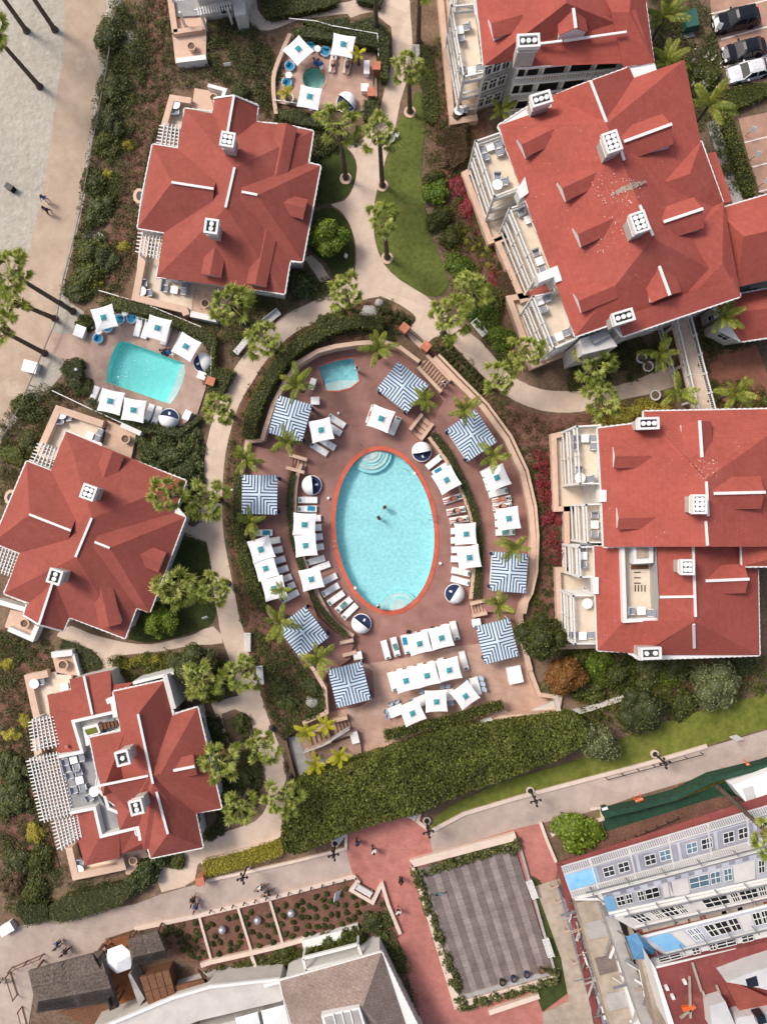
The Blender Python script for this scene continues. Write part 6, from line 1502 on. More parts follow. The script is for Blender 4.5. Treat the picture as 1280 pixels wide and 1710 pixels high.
for i, (x, y, r, m, lab, h) in enumerate([
 (728,318,24,l_bright,'bright green shrub on the right edge of the long lawn',1.6),(735,360,24,l_hedge,'leafy shrub below the bright one at the lawn edge',1.6),(768,440,26,l_bright,'light green shrub left of the red hedge bed',1.4),(755,390,22,l_hedge,'green shrub in the mulch bed beside the lawn',1.4),(725,295,18,l_hedge,'small green shrub at the top of the lawn border row',1.2),(790,470,24,l_bright,'fresh green shrub above the white bench',1.5),(812,525,28,l_bright,'large light green shrub right of the white bench',1.6),(838,560,28,l_bright,'light green shrub below the right bench by the path',1.6),(825,495,26,l_hedge,'green shrub next to the villa terrace wall',1.5),(852,600,20,l_hedge,'small green shrub near the path curve',1.2),
 (765,190,22,l_brown,'brownish clipped shrub below the upper villa corner',1.4),(758,262,22,l_brown,'rounded brown shrub above the red flowering shrubs',1.3),(768,310,20,l_red,'red flowering shrub against the tan villa wall',.9),(782,345,18,l_red,'red flowering shrub just above the lower terrace corner',.8),(832,470,18,l_red,'red flowering shrub beside the clipped brown block',1.0),
 (180,50,30,l_dkhedge,'dark shrub mass at the top of the beach planting',1.6),(185,140,30,l_dkhedge,'dark shrub mass below the sandy patch in the beach planting',1.6),(178,200,32,l_dkhedge,'dark shrub mass in the middle of the beach planting',1.6),(175,235,26,l_hedge,'green shrub at the end of the dark beach planting',1.5),(155,300,26,l_hedge,'green shrub opposite the beach walkers',1.5),(160,345,26,l_dkhedge,'dark shrub right of the beach walkers',1.4),(150,415,30,l_hedge,'green shrub with a pole above the leaning palms',1.6),(140,460,30,l_hedge,'green shrub beside the feet of the leaning palms',1.6),(125,485,22,l_dkhedge,'low dark shrub above the foot of the upper leaning palm',1.2),(170,430,26,l_dkhedge,'dark shrub beside the yellow flowering plants',1.4),
 (120,612,20,l_dkhedge,'dark clipped shrub beside the small pool entrance',1.2),(132,645,20,l_dkhedge,'dark clipped shrub left of the small pool',1.2),(138,540,18,l_hedge,'green shrub at the upper left of the small pool',1.2),(40,680,28,l_hedge,'green shrub at the promenade edge above the large left cottage',1.5),(45,735,20,l_olive,'pale green shrub left of the corner pergola',1.3),(20,760,22,l_hedge,'green shrub at the left photo edge above the cottage bay',1.2),
 (15,1290,34,l_dkhedge,'big dark shrub at the left photo edge beside the long pergola',1.6),(20,1340,30,l_dkhedge,'dark shrub at the left edge below the long pergola',1.5),(55,1395,20,l_ylw,'yellow green shrub left of the lower pergola',1.2),(62,1440,26,l_hedge,'rounded green shrub below the yellow one at lower left',1.5),(25,1440,24,l_olive,'dull shrub near the lower left corner',1.3),(55,1500,30,l_hedge,'olive green shrub above the left end of the road',1.5),(20,1480,22,l_brown,'dry shrub at the left edge above the road',1.2),
 (1000,1110,30,l_bright,'bright green shrub below the villa front',1.7),(1040,1130,30,l_hedge,'mixed green shrub below the villa chimney',1.7),(965,1100,24,l_hedge,'green shrub beside the rusty tree',1.6),(1085,1125,30,l_olive,'olive shrub below the villa dormer',1.6),(1130,1120,26,l_dkhedge,'dark shrub under the villa eaves',1.5),(1145,1180,26,l_hedge,'low green shrub beside the broad pale tree',1.4),(990,1155,28,l_hedge,'leafy shrub beside the pale sloping kerb',1.5),(1240,1110,24,l_dkhedge,'dark shrub at the lower right villa corner',1.4),(1040,700,24,l_ylw,'yellow green shrub at the upper left corner of the right hand villa',1.4),(1150,115,30,l_hedge,'green shrub with white flowers beside the parked cars',1.6),(1185,120,26,l_hedge,'leafy shrub left of the white car',1.5),(1160,150,24,l_dkhedge,'dark shrub below the white flowers',1.3),(250,760,22,l_banana,'glossy leaved shrub at the upper right eave of the large left cottage',1.6),(285,760,24,l_banana,'glossy leaved shrub between the small pool hedge and the cottage',1.7),(265,785,20,l_banana,'glossy dark shrub right of the cottage patio',1.4),(315,790,24,l_banana,'large glossy shrub near the left path palm',1.6),
 (505,260,26,l_banana,'big leaved shrub at the upper right corner of the upper left cottage',2.2),(500,230,22,l_banana,'big leaved shrub behind the upper left cottage gable',2.0),(505,470,26,l_banana,'big leaved shrub at the lower right corner of the upper left cottage',2.0),(400,150,20,l_dkhedge,'dark palm like shrub at the top of the upper left cottage',1.3),
 (245,1460,26,l_banana,'banana like shrub at the lower right of the sunken terrace cottage',2.2),(265,1425,26,l_banana,'banana like shrub under the lower eave of the sunken terrace cottage',2.2),(225,1480,24,l_banana,'banana like shrub beside the road hedge',1.8),(290,1440,20,l_hedge,'green shrub between the cottage and the path mouth',1.3),
 (590,1575,26,l_hedge,'dark tree like shrub at the right of the mulch garden',2.0),(620,1545,22,l_dkhedge,'dark shrub beside the zigzag plaza wall',1.5),(545,1580,22,l_hedge,'green shrub spilling over the white planter box',1.5),(470,1600,22,l_hedge,'green shrub behind the stepped garden wall',1.2),
 (212,240,12,l_ylw,'small yellow shrub, upper one beside the beach planting',.8),(180,290,12,l_ylw,'small yellow shrub opposite the cottage bay',.8),(205,410,12,l_ylw,'small yellow shrub left of the corner pergola of the upper cottage',.8),(160,470,12,l_ylw,'small yellow shrub above the small pool corner',.8),(18,1228,16,l_ylw,'yellow green shrub left of the lattice pergola',.9),(40,1205,14,l_ylw,'pale yellow shrub beside the upper lattice pergola',.8),(10,1110,14,l_ylw,'rusty yellow plant at the left edge below the large cottage',.7),(480,1175,22,l_dkhedge,'dark clipped shrub around the two round stones',1.1),(470,1150,20,l_dkhedge,'dark clipped shrub above the two round stones',1.1),(520,1150,20,l_dkhedge,'dark clipped shrub left of the lower left cabana',1.1),(400,1210,18,l_dkhedge,'dark oval shrub between the twin narrow paths',1.2),(358,1215,16,l_dkhedge,'dark oval shrub next to the cottage right wall',1.2),(405,1300,22,l_dkhedge,'dark shrub beside the lower path bend',1.2),
 (540,538,18,l_dkhedge,'clipped dark shrub at the left end of the path corner bed',1.1),(565,525,18,l_hedge,'clipped green shrub under the path fork palm',1.1)]):
 if lab: bush(x, y, r, m, lab, h, i)
# ---------------------------------------------------------------- clipped hedges
def vnoise(x, y, sc, seed=0):
 g = np.random.default_rng(seed); T = g.random((256, 256)); X = x / sc; Y = y / sc; i = np.floor(X).astype(int); j = np.floor(Y).astype(int); fx = X - i; fy = Y - j
 fx = fx * fx * (3 - 2 * fx); fy = fy * fy * (3 - 2 * fy); q = lambda a, b: T[a % 256, b % 256]
 return (q(i, j) * (1 - fx) + q(i + 1, j) * fx) * (1 - fy) + (q(i, j + 1) * (1 - fx) + q(i + 1, j + 1) * fx) * fy
def hedge(pts, h, mat, label, dens=60, size=.17, name='hedge', lump=.12, cat='hedge', side=True, kind=None):
 """clipped hedge over a px outline given at its top: body plus a skin of leaves"""
 w = [P(x, y, h) for x, y in pts]; n = len(w); a = sum(w[i].x * w[(i + 1) % n].y - w[(i + 1) % n].x * w[i].y for i in range(n))
 if a < 0: w = w[::-1]
 area = abs(a) / 2; A = np.array([(p.x, p.y) for p in w]); c = A.mean(0)
 N = int(area * dens); xs, ys = sample_poly(A, N)
 ph = rng.uniform(0, 6, 4)
 z = h - .04 + lump * 2.2 * (.6 * vnoise(xs, ys, 1.5, 1) + .4 * vnoise(xs, ys, .6, 2) - .5) + rng.uniform(-.1, .08, N)
 C = [np.stack([xs, ys, z], 1)]; NN = [np.tile([0, 0, 1.0], (N, 1))]
 if side:
  for i in range(n):
   p, q = A[i], A[(i + 1) % n]; d = q - p; L = np.linalg.norm(d)
   if L < .05: continue
   nn = np.array([d[1], -d[0], 0]) / L; k = int(L * h * dens * .55)
   t = rng.random(k)[:, None]; b = p + d * t; zz = rng.uniform(.05, h, k); o = rng.uniform(-.08, .1, k)
   C.append(np.stack([b[:, 0] + nn[0] * o, b[:, 1] + nn[1] * o, zz], 1)); NN.append(np.tile(nn, (k, 1)))
 C = np.concatenate(C); NN = np.concatenate(NN)
 V, F, v = leaf_arrays(C, size, .35, .6, rng, .25, NN); v = np.clip(v + np.repeat((vnoise(C[:, 0], C[:, 1], 1.1, 5) - .5) * .35 + (vnoise(C[:, 0], C[:, 1], 4, 6) - .5) * .3, 4), 0, 1)
 ins = inset(w, .12)
 bv = np.array([(p.x, p.y, 0.0) for p in ins] + [(p.x, p.y, h - .2) for p in ins])
 org = np.array([c[0], c[1], 0]); me = np_mesh(name, V - org, F, mat, v=v)
 o = bpy.data.objects.new(name, me); col.objects.link(o); o.location = org
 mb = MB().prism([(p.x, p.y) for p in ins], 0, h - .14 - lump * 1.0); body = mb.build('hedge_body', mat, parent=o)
 if kind: tag(o, kind=kind); return o
 return tag(o, label, cat)
def band_px(line, wpx):
 """outline of a strip of wpx pixels along a px polyline"""
 L = [Vector(p) for p in line]; a, b = [], []
 for i, p in enumerate(L):
  t = (L[min(i + 1, len(L) - 1)] - L[max(i - 1, 0)]).normalized(); q = Vector((-t.y, t.x)) * wpx / 2
  a.append(tuple(p + q)); b.append(tuple(p - q))
 return a + b[::-1]
hedge(smooth_poly([(478,1340),(505,1308),(560,1290),(640,1265),(700,1245),(760,1226),(850,1214),(920,1205),(966,1200),(980,1216),(970,1246),(935,1266),(890,1284),(838,1304),(770,1328),(720,1348),(690,1362),(640,1372),(585,1390),(530,1412),(490,1428),(470,1408)], 2), 3.6, l_hedge, 'tall thick clipped hedge running along the bottom of the pool court', 130, .25, lump=.36)
hedge([(338,1440),(400,1425),(452,1408),(478,1398),(472,1424),(470,1430),(412,1449),(340,1468)], .9, l_ylw, 'low bright yellow green hedge strip beside the grey road', 110, .15)
hedge(smooth_poly([(640,1222),(700,1210),(770,1190),(838,1170),(842,1185),(770,1208),(700,1224),(644,1240)], 1), 1.0, l_hedge, 'flowering hedge strip below the dining tables', 70, .17)
hedge(band_px(smooth_poly([(640,540),(600,535),(560,543),(515,563),(480,590),(450,630),(425,680),(412,730)], 3, False), 24), 1.7, l_hedge, 'curved clipped hedge along the upper left outside of the pool court', 60, .17)
hedge(band_px(smooth_poly([(400,790),(396,850),(402,910),(418,970),(440,1020)], 3, False), 20), 1.7, l_hedge, 'curved clipped hedge along the left outside of the pool court', 60, .17)
hedge(band_px(smooth_poly([(489,788),(484,820),(484,860),(490,905),(508,960),(530,1010),(556,1040),(578,1062)], 3, False), 13), .2, l_dkhedge, 'narrow curved hedge behind the loungers left of the oval pool', 90, .14)
hedge(band_px(smooth_poly([(722,722),(745,752),(765,790),(785,835),(798,885),(801,930),(798,970),(796,1000)], 3, False), 14), .2, l_dkhedge, 'narrow curved hedge behind the loungers right of the oval pool', 90, .14)
hedge([(160,505),(190,492),(245,508),(340,548),(362,560),(360,600),(347,640),(338,640),(352,592),(330,564),(240,526),(180,515)], 1.3, l_hedge, 'hedge along the upper side of the small pool terrace', 60)
hedge([(150,662),(190,690),(255,706),(300,716),(330,692),(336,700),(300,730),(240,722),(160,690),(140,668)], 1.2, l_dkhedge, 'dark hedge along the lower side of the small pool terrace', 60)
hedge([(348,610),(392,618),(372,660),(344,652)], 1.2, l_hedge, 'square hedge block right of the small pool gate', 55)
hedge([(104,600),(135,598),(137,625),(124,650),(108,640)], 1.2, l_dkhedge, 'dark clipped block at the entry of the small pool', 60)
hedge([(462,180),(500,182),(540,190),(545,212),(500,208),(466,196)], 1.3, l_dkhedge, 'dark hedge below the upper spa terrace', 60)
hedge([(486,44),(520,40),(560,52),(640,66),(650,66),(648,130),(634,130),(632,78),(556,66),(492,58)], 1.5, l_dkhedge, 'dark hedge around the top of the upper spa terrace', 60)
hedge([(606,165),(634,160),(632,195),(606,200)], 1.4, l_dkhedge, 'dark hedge block right of the round daybed at the upper spa', 60)
hedge([(500,35),(580,24),(586,34),(622,22),(648,44),(652,70),(560,52),(520,40)], 1.2, l_dkhedge, 'dark hedge between the upper spa and the top path', 50)
hedge([(432,-20),(560,-20),(564,3),(545,10),(500,20),(452,28),(440,24)], 1.1, l_hedge, 'mixed hedge in the bed at the top edge beside the path', 50)
hedge([(592,-20),(640,-20),(636,8),(596,0)], 1.1, l_dkhedge, 'small hedge at the top edge between the two paths', 50)
hedge(smooth_poly([(80,1518),(105,1500),(160,1485),(215,1477),(222,1492),(200,1515),(150,1532),(100,1545),(82,1540)], 1), 1.6, l_olive, 'long rounded grey green hedge beside the left end of the road', 80, .13)
hedge([(26,1512),(78,1510),(82,1540),(40,1550),(26,1530)], 1.3, l_olive, 'shorter olive hedge at the far left end of the road', 80, .14)
hedge([(828,453),(850,450),(862,492),(848,500),(832,492)], 1.2, l_brown, 'clipped brown block in front of the villa terrace', 90, .13)
hedge([(745,210),(778,206),(782,262),(756,282),(742,262)], 1.1, l_brown, 'large clipped brown hedge block below the upper villa', 90, .13)
hedge([(1202,190),(1222,186),(1262,300),(1262,325),(1242,322),(1222,260)], 1.0, l_hedge, 'long hedge between the grey walk and the lower parking bays', 70, .16)
hedge([(1215,145),(1300,130),(1300,150),(1225,185),(1212,175)], 1.0, l_hedge, 'hedge between the two parking areas', 60, .16)
hedge([(700,72),(722,80),(735,190),(722,210),(706,196),(704,150),(694,120)], .6, l_hedge, 'low green strip right of the upper lawn tip', 50, .16)
hedge(smooth_poly([(104,1068),(140,1080),(162,1095),(170,1116),(135,1122),(122,1094),(98,1088)], 2), .5, l_dkhedge, 'dark low hedge patch between the two lower left cottages', 60, .15)
# ---------------------------------------------------------------- ground cover nobody could count
def cover(name, pts, mat, n, size, h, clumps=0, flat=.35, cs=.5, hole=RECESS):
 A = np.array(pts, float); g = rng
 if clumps:
  cx, cy = sample_poly(A, clumps); idx = g.integers(0, clumps, n); r = np.sqrt(g.random(n)) * cs * SC * g.uniform(.5, 1.2, clumps)[idx]; a = g.random(n) * 6.283
  x = cx[idx] + np.cos(a) * r; y = cy[idx] + np.sin(a) * r; z = h * (1 - (r / (cs * SC * 1.25)) ** 2) * g.uniform(.5, 1, n); sh = (g.normal(0, .16, clumps))[idx]
 else:
  x, y = sample_poly(A, n); z = h * g.uniform(.2, 1, len(x)); sh = np.zeros(len(x))
 if hole is not None:
  k = ~inside(hole, x, y); x, y, z, sh = x[k], y[k], z[k], sh[k]
 C = np.stack([(x - 640) / SC, (855 - y) / SC, np.maximum(.03, z)], 1)
 V, F, v = leaf_arrays(C, size, flat, .5, g, .25); v = np.clip(v + np.repeat(sh, 4), 0, 1)
 o = bpy.data.objects.new(name, np_mesh(name, V, F, mat, v=v)); col.objects.link(o)
 return tag(o, kind='stuff')
beach = [(185,0),(235,0),(245,110),(228,200),(210,290),(190,370),(182,430),(165,500),(112,490),(130,410),(142,340),(156,250),(170,150)]
cover('ground_cover', beach, l_dkhedge, 16000, .2, .6, 260, cs=.9)
cover('ground_cover', beach, l_hedge, 5000, .18, .7, 110, cs=.7)
cover('ground_cover', [(235,0),(285,0),(300,110),(360,120),(340,150),(290,150),(262,230),(236,330),(228,440),(200,500),(168,500),(190,370),(215,270),(232,180)], l_olive, 9000, .16, .45, 330, cs=.45)
cover('ground_cover', [(235,0),(285,0),(300,110),(280,160),(255,230),(232,320),(225,440),(205,500),(172,500),(195,370),(232,180)], l_brown, 9000, .14, .3, 400, cs=.4)
cover('ground_cover', [(345,40),(412,40),(430,60),(470,110),(455,180),(470,215),(430,180),(395,150),(350,130)], l_dkhedge, 9000, .18, .6, 170, cs=.7)
cover('ground_cover', [(415,55),(455,60),(460,180),(500,210),(430,200)], l_brown, 2600, .14, .25, 120, cs=.35)
cover('ground_cover', [(690,60),(735,60),(750,200),(800,240),(790,320),(830,430),(850,560),(815,590),(740,470),(720,330),(708,250),(712,180)], l_hedge, 9000, .17, .5, 260, cs=.55)
cover('ground_cover', [(735,200),(800,240),(790,320),(830,430),(850,500),(800,520),(750,420),(722,300)], l_olive, 5000, .15, .4, 200, cs=.45)
cover('ground_cover', [(735,60),(750,70),(756,200),(800,215),(790,240),(740,250)], l_brown, 3500, .14, .3, 140, cs=.4)
cover('flower_cover', [(748,290),(785,290),(806,390),(792,396),(758,330)], l_red, 1800, .13, .5, 60, cs=.4)
cover('flower_cover', [(818,450),(832,448),(836,492),(822,490)], l_red, 800, .12, .5, 26, cs=.3)
cover('flower_cover', [(886,752),(918,745),(926,800),(938,900),(940,948),(916,948),(905,880)], l_red, 5600, .14, .9, 120, cs=.42)
cover('ground_cover', [(862,755),(918,740),(940,950),(935,1040),(890,1040),(892,900),(880,800)], l_olive, 6500, .15, .4, 260, cs=.42)
cover('ground_cover', [(845,735),(878,760),(896,850),(900,950),(886,1010),(900,1040),(892,960),(892,860),(872,790)], l_hedge, 4200, .16, .5, 150, cs=.42)
cover('ground_cover', [(800,660),(860,690),(920,700),(1000,700),(1000,715),(920,735),(860,740),(815,690)], l_brown, 2600, .15, .25, 130, cs=.45)
ringbed = [(655,572),(640,500),(600,505),(560,522),(500,552),(470,576),(436,616),(408,662),(392,712),(382,755),(377,805),(377,870),(386,940),(400,1020),(422,1100),(448,1190),(478,1232),(545,1195),(542,1150),(480,1080),(428,1000),(402,900),(398,800),(405,735),(445,660),(490,605),(540,578),(600,568)]
cover('ground_cover', ringbed, l_olive, 7000, .15, .35, 420, cs=.4)
cover('ground_cover', ringbed, l_dkhedge, 7000, .17, .45, 300, cs=.5)
cover('ground_cover', [(430,1060),(500,1095),(540,1150),(545,1190),(478,1232),(455,1190),(420,1100)], l_dkhedge, 6000, .18, .6, 130, cs=.7)
cover('ground_cover', [(640,500),(655,505),(692,532),(690,545),(676,556),(655,570),(610,560),(612,520)], l_olive, 2400, .15, .35, 90, cs=.4)
cover('ground_cover', [(716,574),(734,563),(760,580),(808,630),(850,672),(850,735),(806,680),(760,634)], l_olive, 3600, .15, .4, 110, cs=.42)
cover('ground_cover', [(0,1050),(60,1075),(120,1090),(100,1110),(50,1130),(60,1250),(90,1420),(110,1460),(220,1470),(120,1500),(30,1530),(0,1500)], l_dkhedge, 13000, .18, .5, 330, cs=.65)
cover('ground_cover', [(0,1050),(60,1075),(60,1130),(50,1180),(62,1300),(90,1440),(0,1480)], l_brown, 7000, .15, .35, 300, cs=.45)
cover('ground_cover', [(0,1050),(85,1070),(90,1090),(0,1120)], l_olive, 2600, .15, .4, 110, cs=.35)
cover('ground_cover', [(0,700),(60,650),(110,640),(100,690),(60,740),(40,800),(0,850)], l_olive, 7000, .16, .45, 220, cs=.5)
cover('ground_cover', [(62,660),(118,640),(150,670),(102,690),(78,700),(45,760)], l_brown, 3000, .15, .3, 120, cs=.4)
cover('ground_cover', [(290,880),(345,905),(352,940),(360,1020),(320,1050),(250,1070),(212,1068),(255,1020),(305,860)], l_dkhedge, 8000, .14, .12)
cover('ground_cover', [(225,730),(330,720),(340,760),(335,830),(300,870),(312,800),(240,770)], l_banana, 9000, .3, .9, 130, cs=.6)
cover('ground_cover', [(185,1098),(230,1095),(300,1090),(345,1085),(380,1105),(392,1150),(340,1170),(330,1150),(290,1130),(225,1140),(195,1118)], l_hedge, 9000, .19, .8, 150, cs=.6)
cover('ground_cover', [(196,1100),(270,1092),(270,1105),(200,1118)], l_ylw, 1600, .16, .7, 40, cs=.4)
cover('ground_cover', [(340,1190),(366,1196),(392,1270),(400,1330),(372,1390),(345,1400),(372,1350)], l_dkhedge, 7000, .19, .6, 110, cs=.6)
cover('ground_cover', [(408,1190),(420,1200),(440,1300),(420,1350),(400,1380),(402,1310)], l_dkhedge, 4500, .19, .6, 80, cs=.5)
cover('ground_cover', [(470,1245),(484,1300),(500,1310),(505,1330),(486,1345)], l_brown, 1200, .15, .3, 50, cs=.35)
cover('ground_cover', [(320,480),(400,482),(480,495),(545,470),(560,490),(510,505),(470,525),(430,550),(390,600),(360,560),(330,545)], l_dkhedge, 9000, .18, .5, 190, cs=.6)
cover('ground_cover', [(500,215),(545,215),(600,235),(570,245),(535,262),(525,340),(515,330),(535,275)], l_dkhedge, 5200, .2, .7, 90, cs=.6)
cover('ground_cover', [(950,1085),(1060,1095),(1270,1095),(1280,1150),(1180,1180),(1060,1210),(975,1215),(960,1165),(900,1150)], l_hedge, 15000, .2, .7, 270, cs=.7)
cover('ground_cover', [(950,1095),(1060,1100),(1150,1110),(1120,1150),(1020,1150),(960,1130)], l_bright, 5000, .19, .9, 90, cs=.6)
cover('ground_cover', [(1050,1130),(1200,1100),(1280,1150),(1100,1200)], l_brown, 3000, .16, .4, 110, cs=.5)
cover('ground_cover', [(1085,0),(1180,0),(1200,120),(1215,190),(1240,330),(1215,320),(1180,210),(1145,230),(1095,105)], l_dkhedge, 11000, .2, .6, 220, cs=.7)
cover('flower_cover', [(1130,85),(1190,90),(1215,150),(1160,165),(1140,140)], ML('white_flower', rgb(190, 186, 160), rgb(216, 210, 190), rgb(236, 232, 220)), 150, .2, 1.9, 40, cs=.15)
cover('ground_cover', [(940,600),(1040,565),(1120,560),(1120,610),(1060,630),(1000,648),(945,650)], l_dkhedge, 7000, .19, .5, 150, cs=.6)
cover('ground_cover', [(985,690),(1035,670),(1120,660),(1120,685),(1075,690),(1000,715)], l_ylw, 3000, .18, .6, 60, cs=.5)
cover('ground_cover', [(1165,560),(1200,552),(1260,570),(1180,600),(1175,640)], l_dkhedge, 3000, .19, .5, 60, cs=.6)
cover('ground_cover', [(1176,640),(1230,640),(1300,650),(1300,690),(1185,690)], l_hedge, 3500, .19, .6, 60, cs=.6)
cover('lawn_tufts', [(715,1385),(730,1362),(840,1305),(960,1268),(1040,1232),(1120,1200),(1280,1158),(1280,1216),(1085,1273),(960,1306),(865,1331),(775,1357)], l_bright, 9000, .1, .05)
cover('lawn_tufts', [(684,186),(662,215),(630,320),(627,402),(667,467),(735,493),(748,478),(728,415),(706,330),(703,290),(711,200)], l_hedge, 12000, .09, .05)
cover('ground_cover', [(262,1550),(330,1536),(350,1600),(300,1608)], l_dkhedge, 1500, .17, .5, 24, cs=.4)
cover('ground_cover', [(640,1500),(655,1545),(680,1620),(700,1710),(685,1710),(650,1600),(620,1590)], l_dkhedge, 6000, .19, .7, 100, cs=.6)
cover('ground_cover', [(345,1620),(420,1600),(502,1585),(512,1625),(440,1640),(350,1648)], l_hedge, 5200, .2, .6, 80, cs=.55)
cover('ground_cover', [(506,1577),(600,1552),(606,1575),(512,1600)], l_hedge, 3000, .2, 1.2, 50, cs=.5)
# round plants in rows in the mulch garden
def small_plants():
 k = 0
 bays = [([(292,1560),(330,1548),(345,1602),(305,1608)], 8), ([(340,1545),(392,1530),(412,1586),(356,1600)], 14), ([(402,1530),(446,1517),(466,1574),(424,1586)], 12), ([(456,1518),(580,1484),(612,1510),(585,1545),(520,1562),(480,1572)], 42)]
 names = ['mulch bay by the huts', 'left mulch bay', 'middle mulch bay', 'wide mulch bay']
 for (q, n), nm in zip(bays, names):
  pts = []
  for _ in range(4000):
   x, y = [float(a[0]) for a in sample_poly(q, 1)]
   if all((x - a) ** 2 + (y - b) ** 2 > 10.5 ** 2 for a, b in pts) and all((x - a) ** 2 + (y - b) ** 2 > 14 ** 2 for a, b in ((371,1553),(430,1537),(486,1525))): pts.append((x, y))
   if len(pts) >= n: break
  ys = sorted(p[1] - .0 + .25 * p[0] for p in pts); lo, hi = ys[len(ys) // 3], ys[2 * len(ys) // 3]
  rows_ = {'upper': [], 'middle': [], 'lower': []}
  for p in pts: v_ = p[1] + .25 * p[0]; rows_['upper' if v_ < lo else 'middle' if v_ < hi else 'lower'].append(p)
  for rn, L_ in rows_.items():
   for i_, (x, y) in enumerate(sorted(L_)):
    bush(x, y, 5.2, l_dkhedge if k % 3 else l_hedge, f'small round bush {ORD[i_]} from left, {rn} part, {nm}', .6, k, group=f'bushes of the {nm}', name='small_bush', cat='bush'); k += 1
small_plants()
for i, (x, y) in enumerate([(628,540),(640,535),(652,530),(664,535),(676,540),(640,548),(655,545),(668,548),(682,546)]):
 bush(x - 2, y - 10, 6, l_olive, f'small round bush, {ORD[i % 5]} from left, {("upper", "lower")[i // 5]} row behind the brick gate', .7, i, 'bushes behind the brick gate', 'small_bush', 'bush')
for i in range(22):
 t = i / 21; x = 735 + 70 * t + (i % 2) * 9; y = 582 + 72 * t - (i % 2) * 9
 bush(x, y, 6, l_olive, f'small round bush, {ORD[i // 2]} from top, {("inner", "outer")[i % 2]} row of the right path bed', .7, i, 'bushes along the right path', 'small_bush', 'bush')
for i, (x, y) in enumerate([(780,402),(790,415),(805,425),(775,385),(815,442),(800,408),(762,408),(815,415)]):
 bush(x, y, 6.5, l_ylw, f'small spiky yellow plant in the mulch bed right of the lawn, {("third from the left", "centre one", "lower right one", "topmost", "lowest", "upper right one", "leftmost", "far right one")[i]}', .5, i, 'yellow plants in the mulch bed', 'spiky_plant', 'plant')
# planters full of leaves round the plank deck: one plant row each
for q, nm in (([(690,1452),(860,1402),(863,1410),(694,1461)], 'top'), ([(688,1452),(697,1455),(776,1668),(764,1678)], 'left'), ([(772,1668),(922,1628),(928,1636),(766,1682)], 'bottom')):
 cover('planter_foliage', q, l_olive, 3000, .3, .95, 70, cs=.45, hole=None)
cover('planter_foliage', [(850,1402),(862,1398),(866,1425),(854,1428)], l_olive, 500, .3, 1.0, 9, cs=.35, hole=None)
cover('planter_foliage', [(912,1614),(926,1610),(930,1634),(914,1638)], l_olive, 500, .3, 1.0, 9, cs=.35, hole=None)

# ---------------------------------------------------------------- umbrellas
PITCHU = .32
def proto_umbrella():
 e = thing('parasol', '', 'parasol', (0, 0, 0), local=True); W = 1.14; zb = 2.25
 mb = MB(); n = 6; c = Vector((0, 0, zb + PITCHU))
 # four panels with slightly sagging edges
 for k in range(4):
  a = [Vector((-W, -W, zb)), Vector((W, -W, zb))]; m = Matrix.Rotation(k * math.pi / 2, 3, 'Z'); pts = []
  for i in range(n + 1):
   t = i / n; p = a[0].lerp(a[1], t); s = 4 * t * (1 - t); p = p + Vector((0, .07 * s, -.02 * s)); pts.append(m @ p)
  mid = [p.lerp(c, .55) + Vector((0, 0, -.05)) for p in pts]; top = [p.lerp(c, .82) for p in pts]
  o = len(mb.v); mb.v += pts + mid + top
  for i in range(n):
   for r_ in (0, 1): mb.f.append([o + r_ * (n + 1) + i, o + r_ * (n + 1) + i + 1, o + (r_ + 1) * (n + 1) + i + 1, o + (r_ + 1) * (n + 1) + i]); mb.m.append(0)
  # valance
  low = [p + Vector((0, 0, -.11)) for p in pts]; o2 = len(mb.v); mb.v += low
  for i in range(n): mb.f.append([o2 + i, o2 + i + 1, o + i + 1, o + i]); mb.m.append(0)
 mb.build('canopy', m_canvas, e)
 mb = MB(); q = .27; zc = zb + PITCHU + .07; z2 = zb + PITCHU - .02
 mb.add([(-q, -q, z2), (q, -q, z2), (q, q, z2), (-q, q, z2), (0, 0, zc)], [(0, 1, 4), (1, 2, 4), (2, 3, 4), (3, 0, 4)]); mb.build('vent_cap', m_teal, e)
 MB().tube([(0, 0, .05), (0, 0, zb + PITCHU)], .035, 8).build('pole', m_brwood, e)
 MB().lathe([(.32, 0), (.32, .08), (.05, .12), (.05, .3)], n=12).build('base', m_grey, e)
 mb = MB()
 for k in range(4): a = k * math.pi / 2 + math.pi / 4; mb.tube([(0, 0, zb + .12), (math.cos(a) * 1.5, math.sin(a) * 1.5, zb + .0)], .015, 4)
 mb.build('rib', m_brwood, e)
 return freeze(e)
um = proto_umbrella(); um_used = []
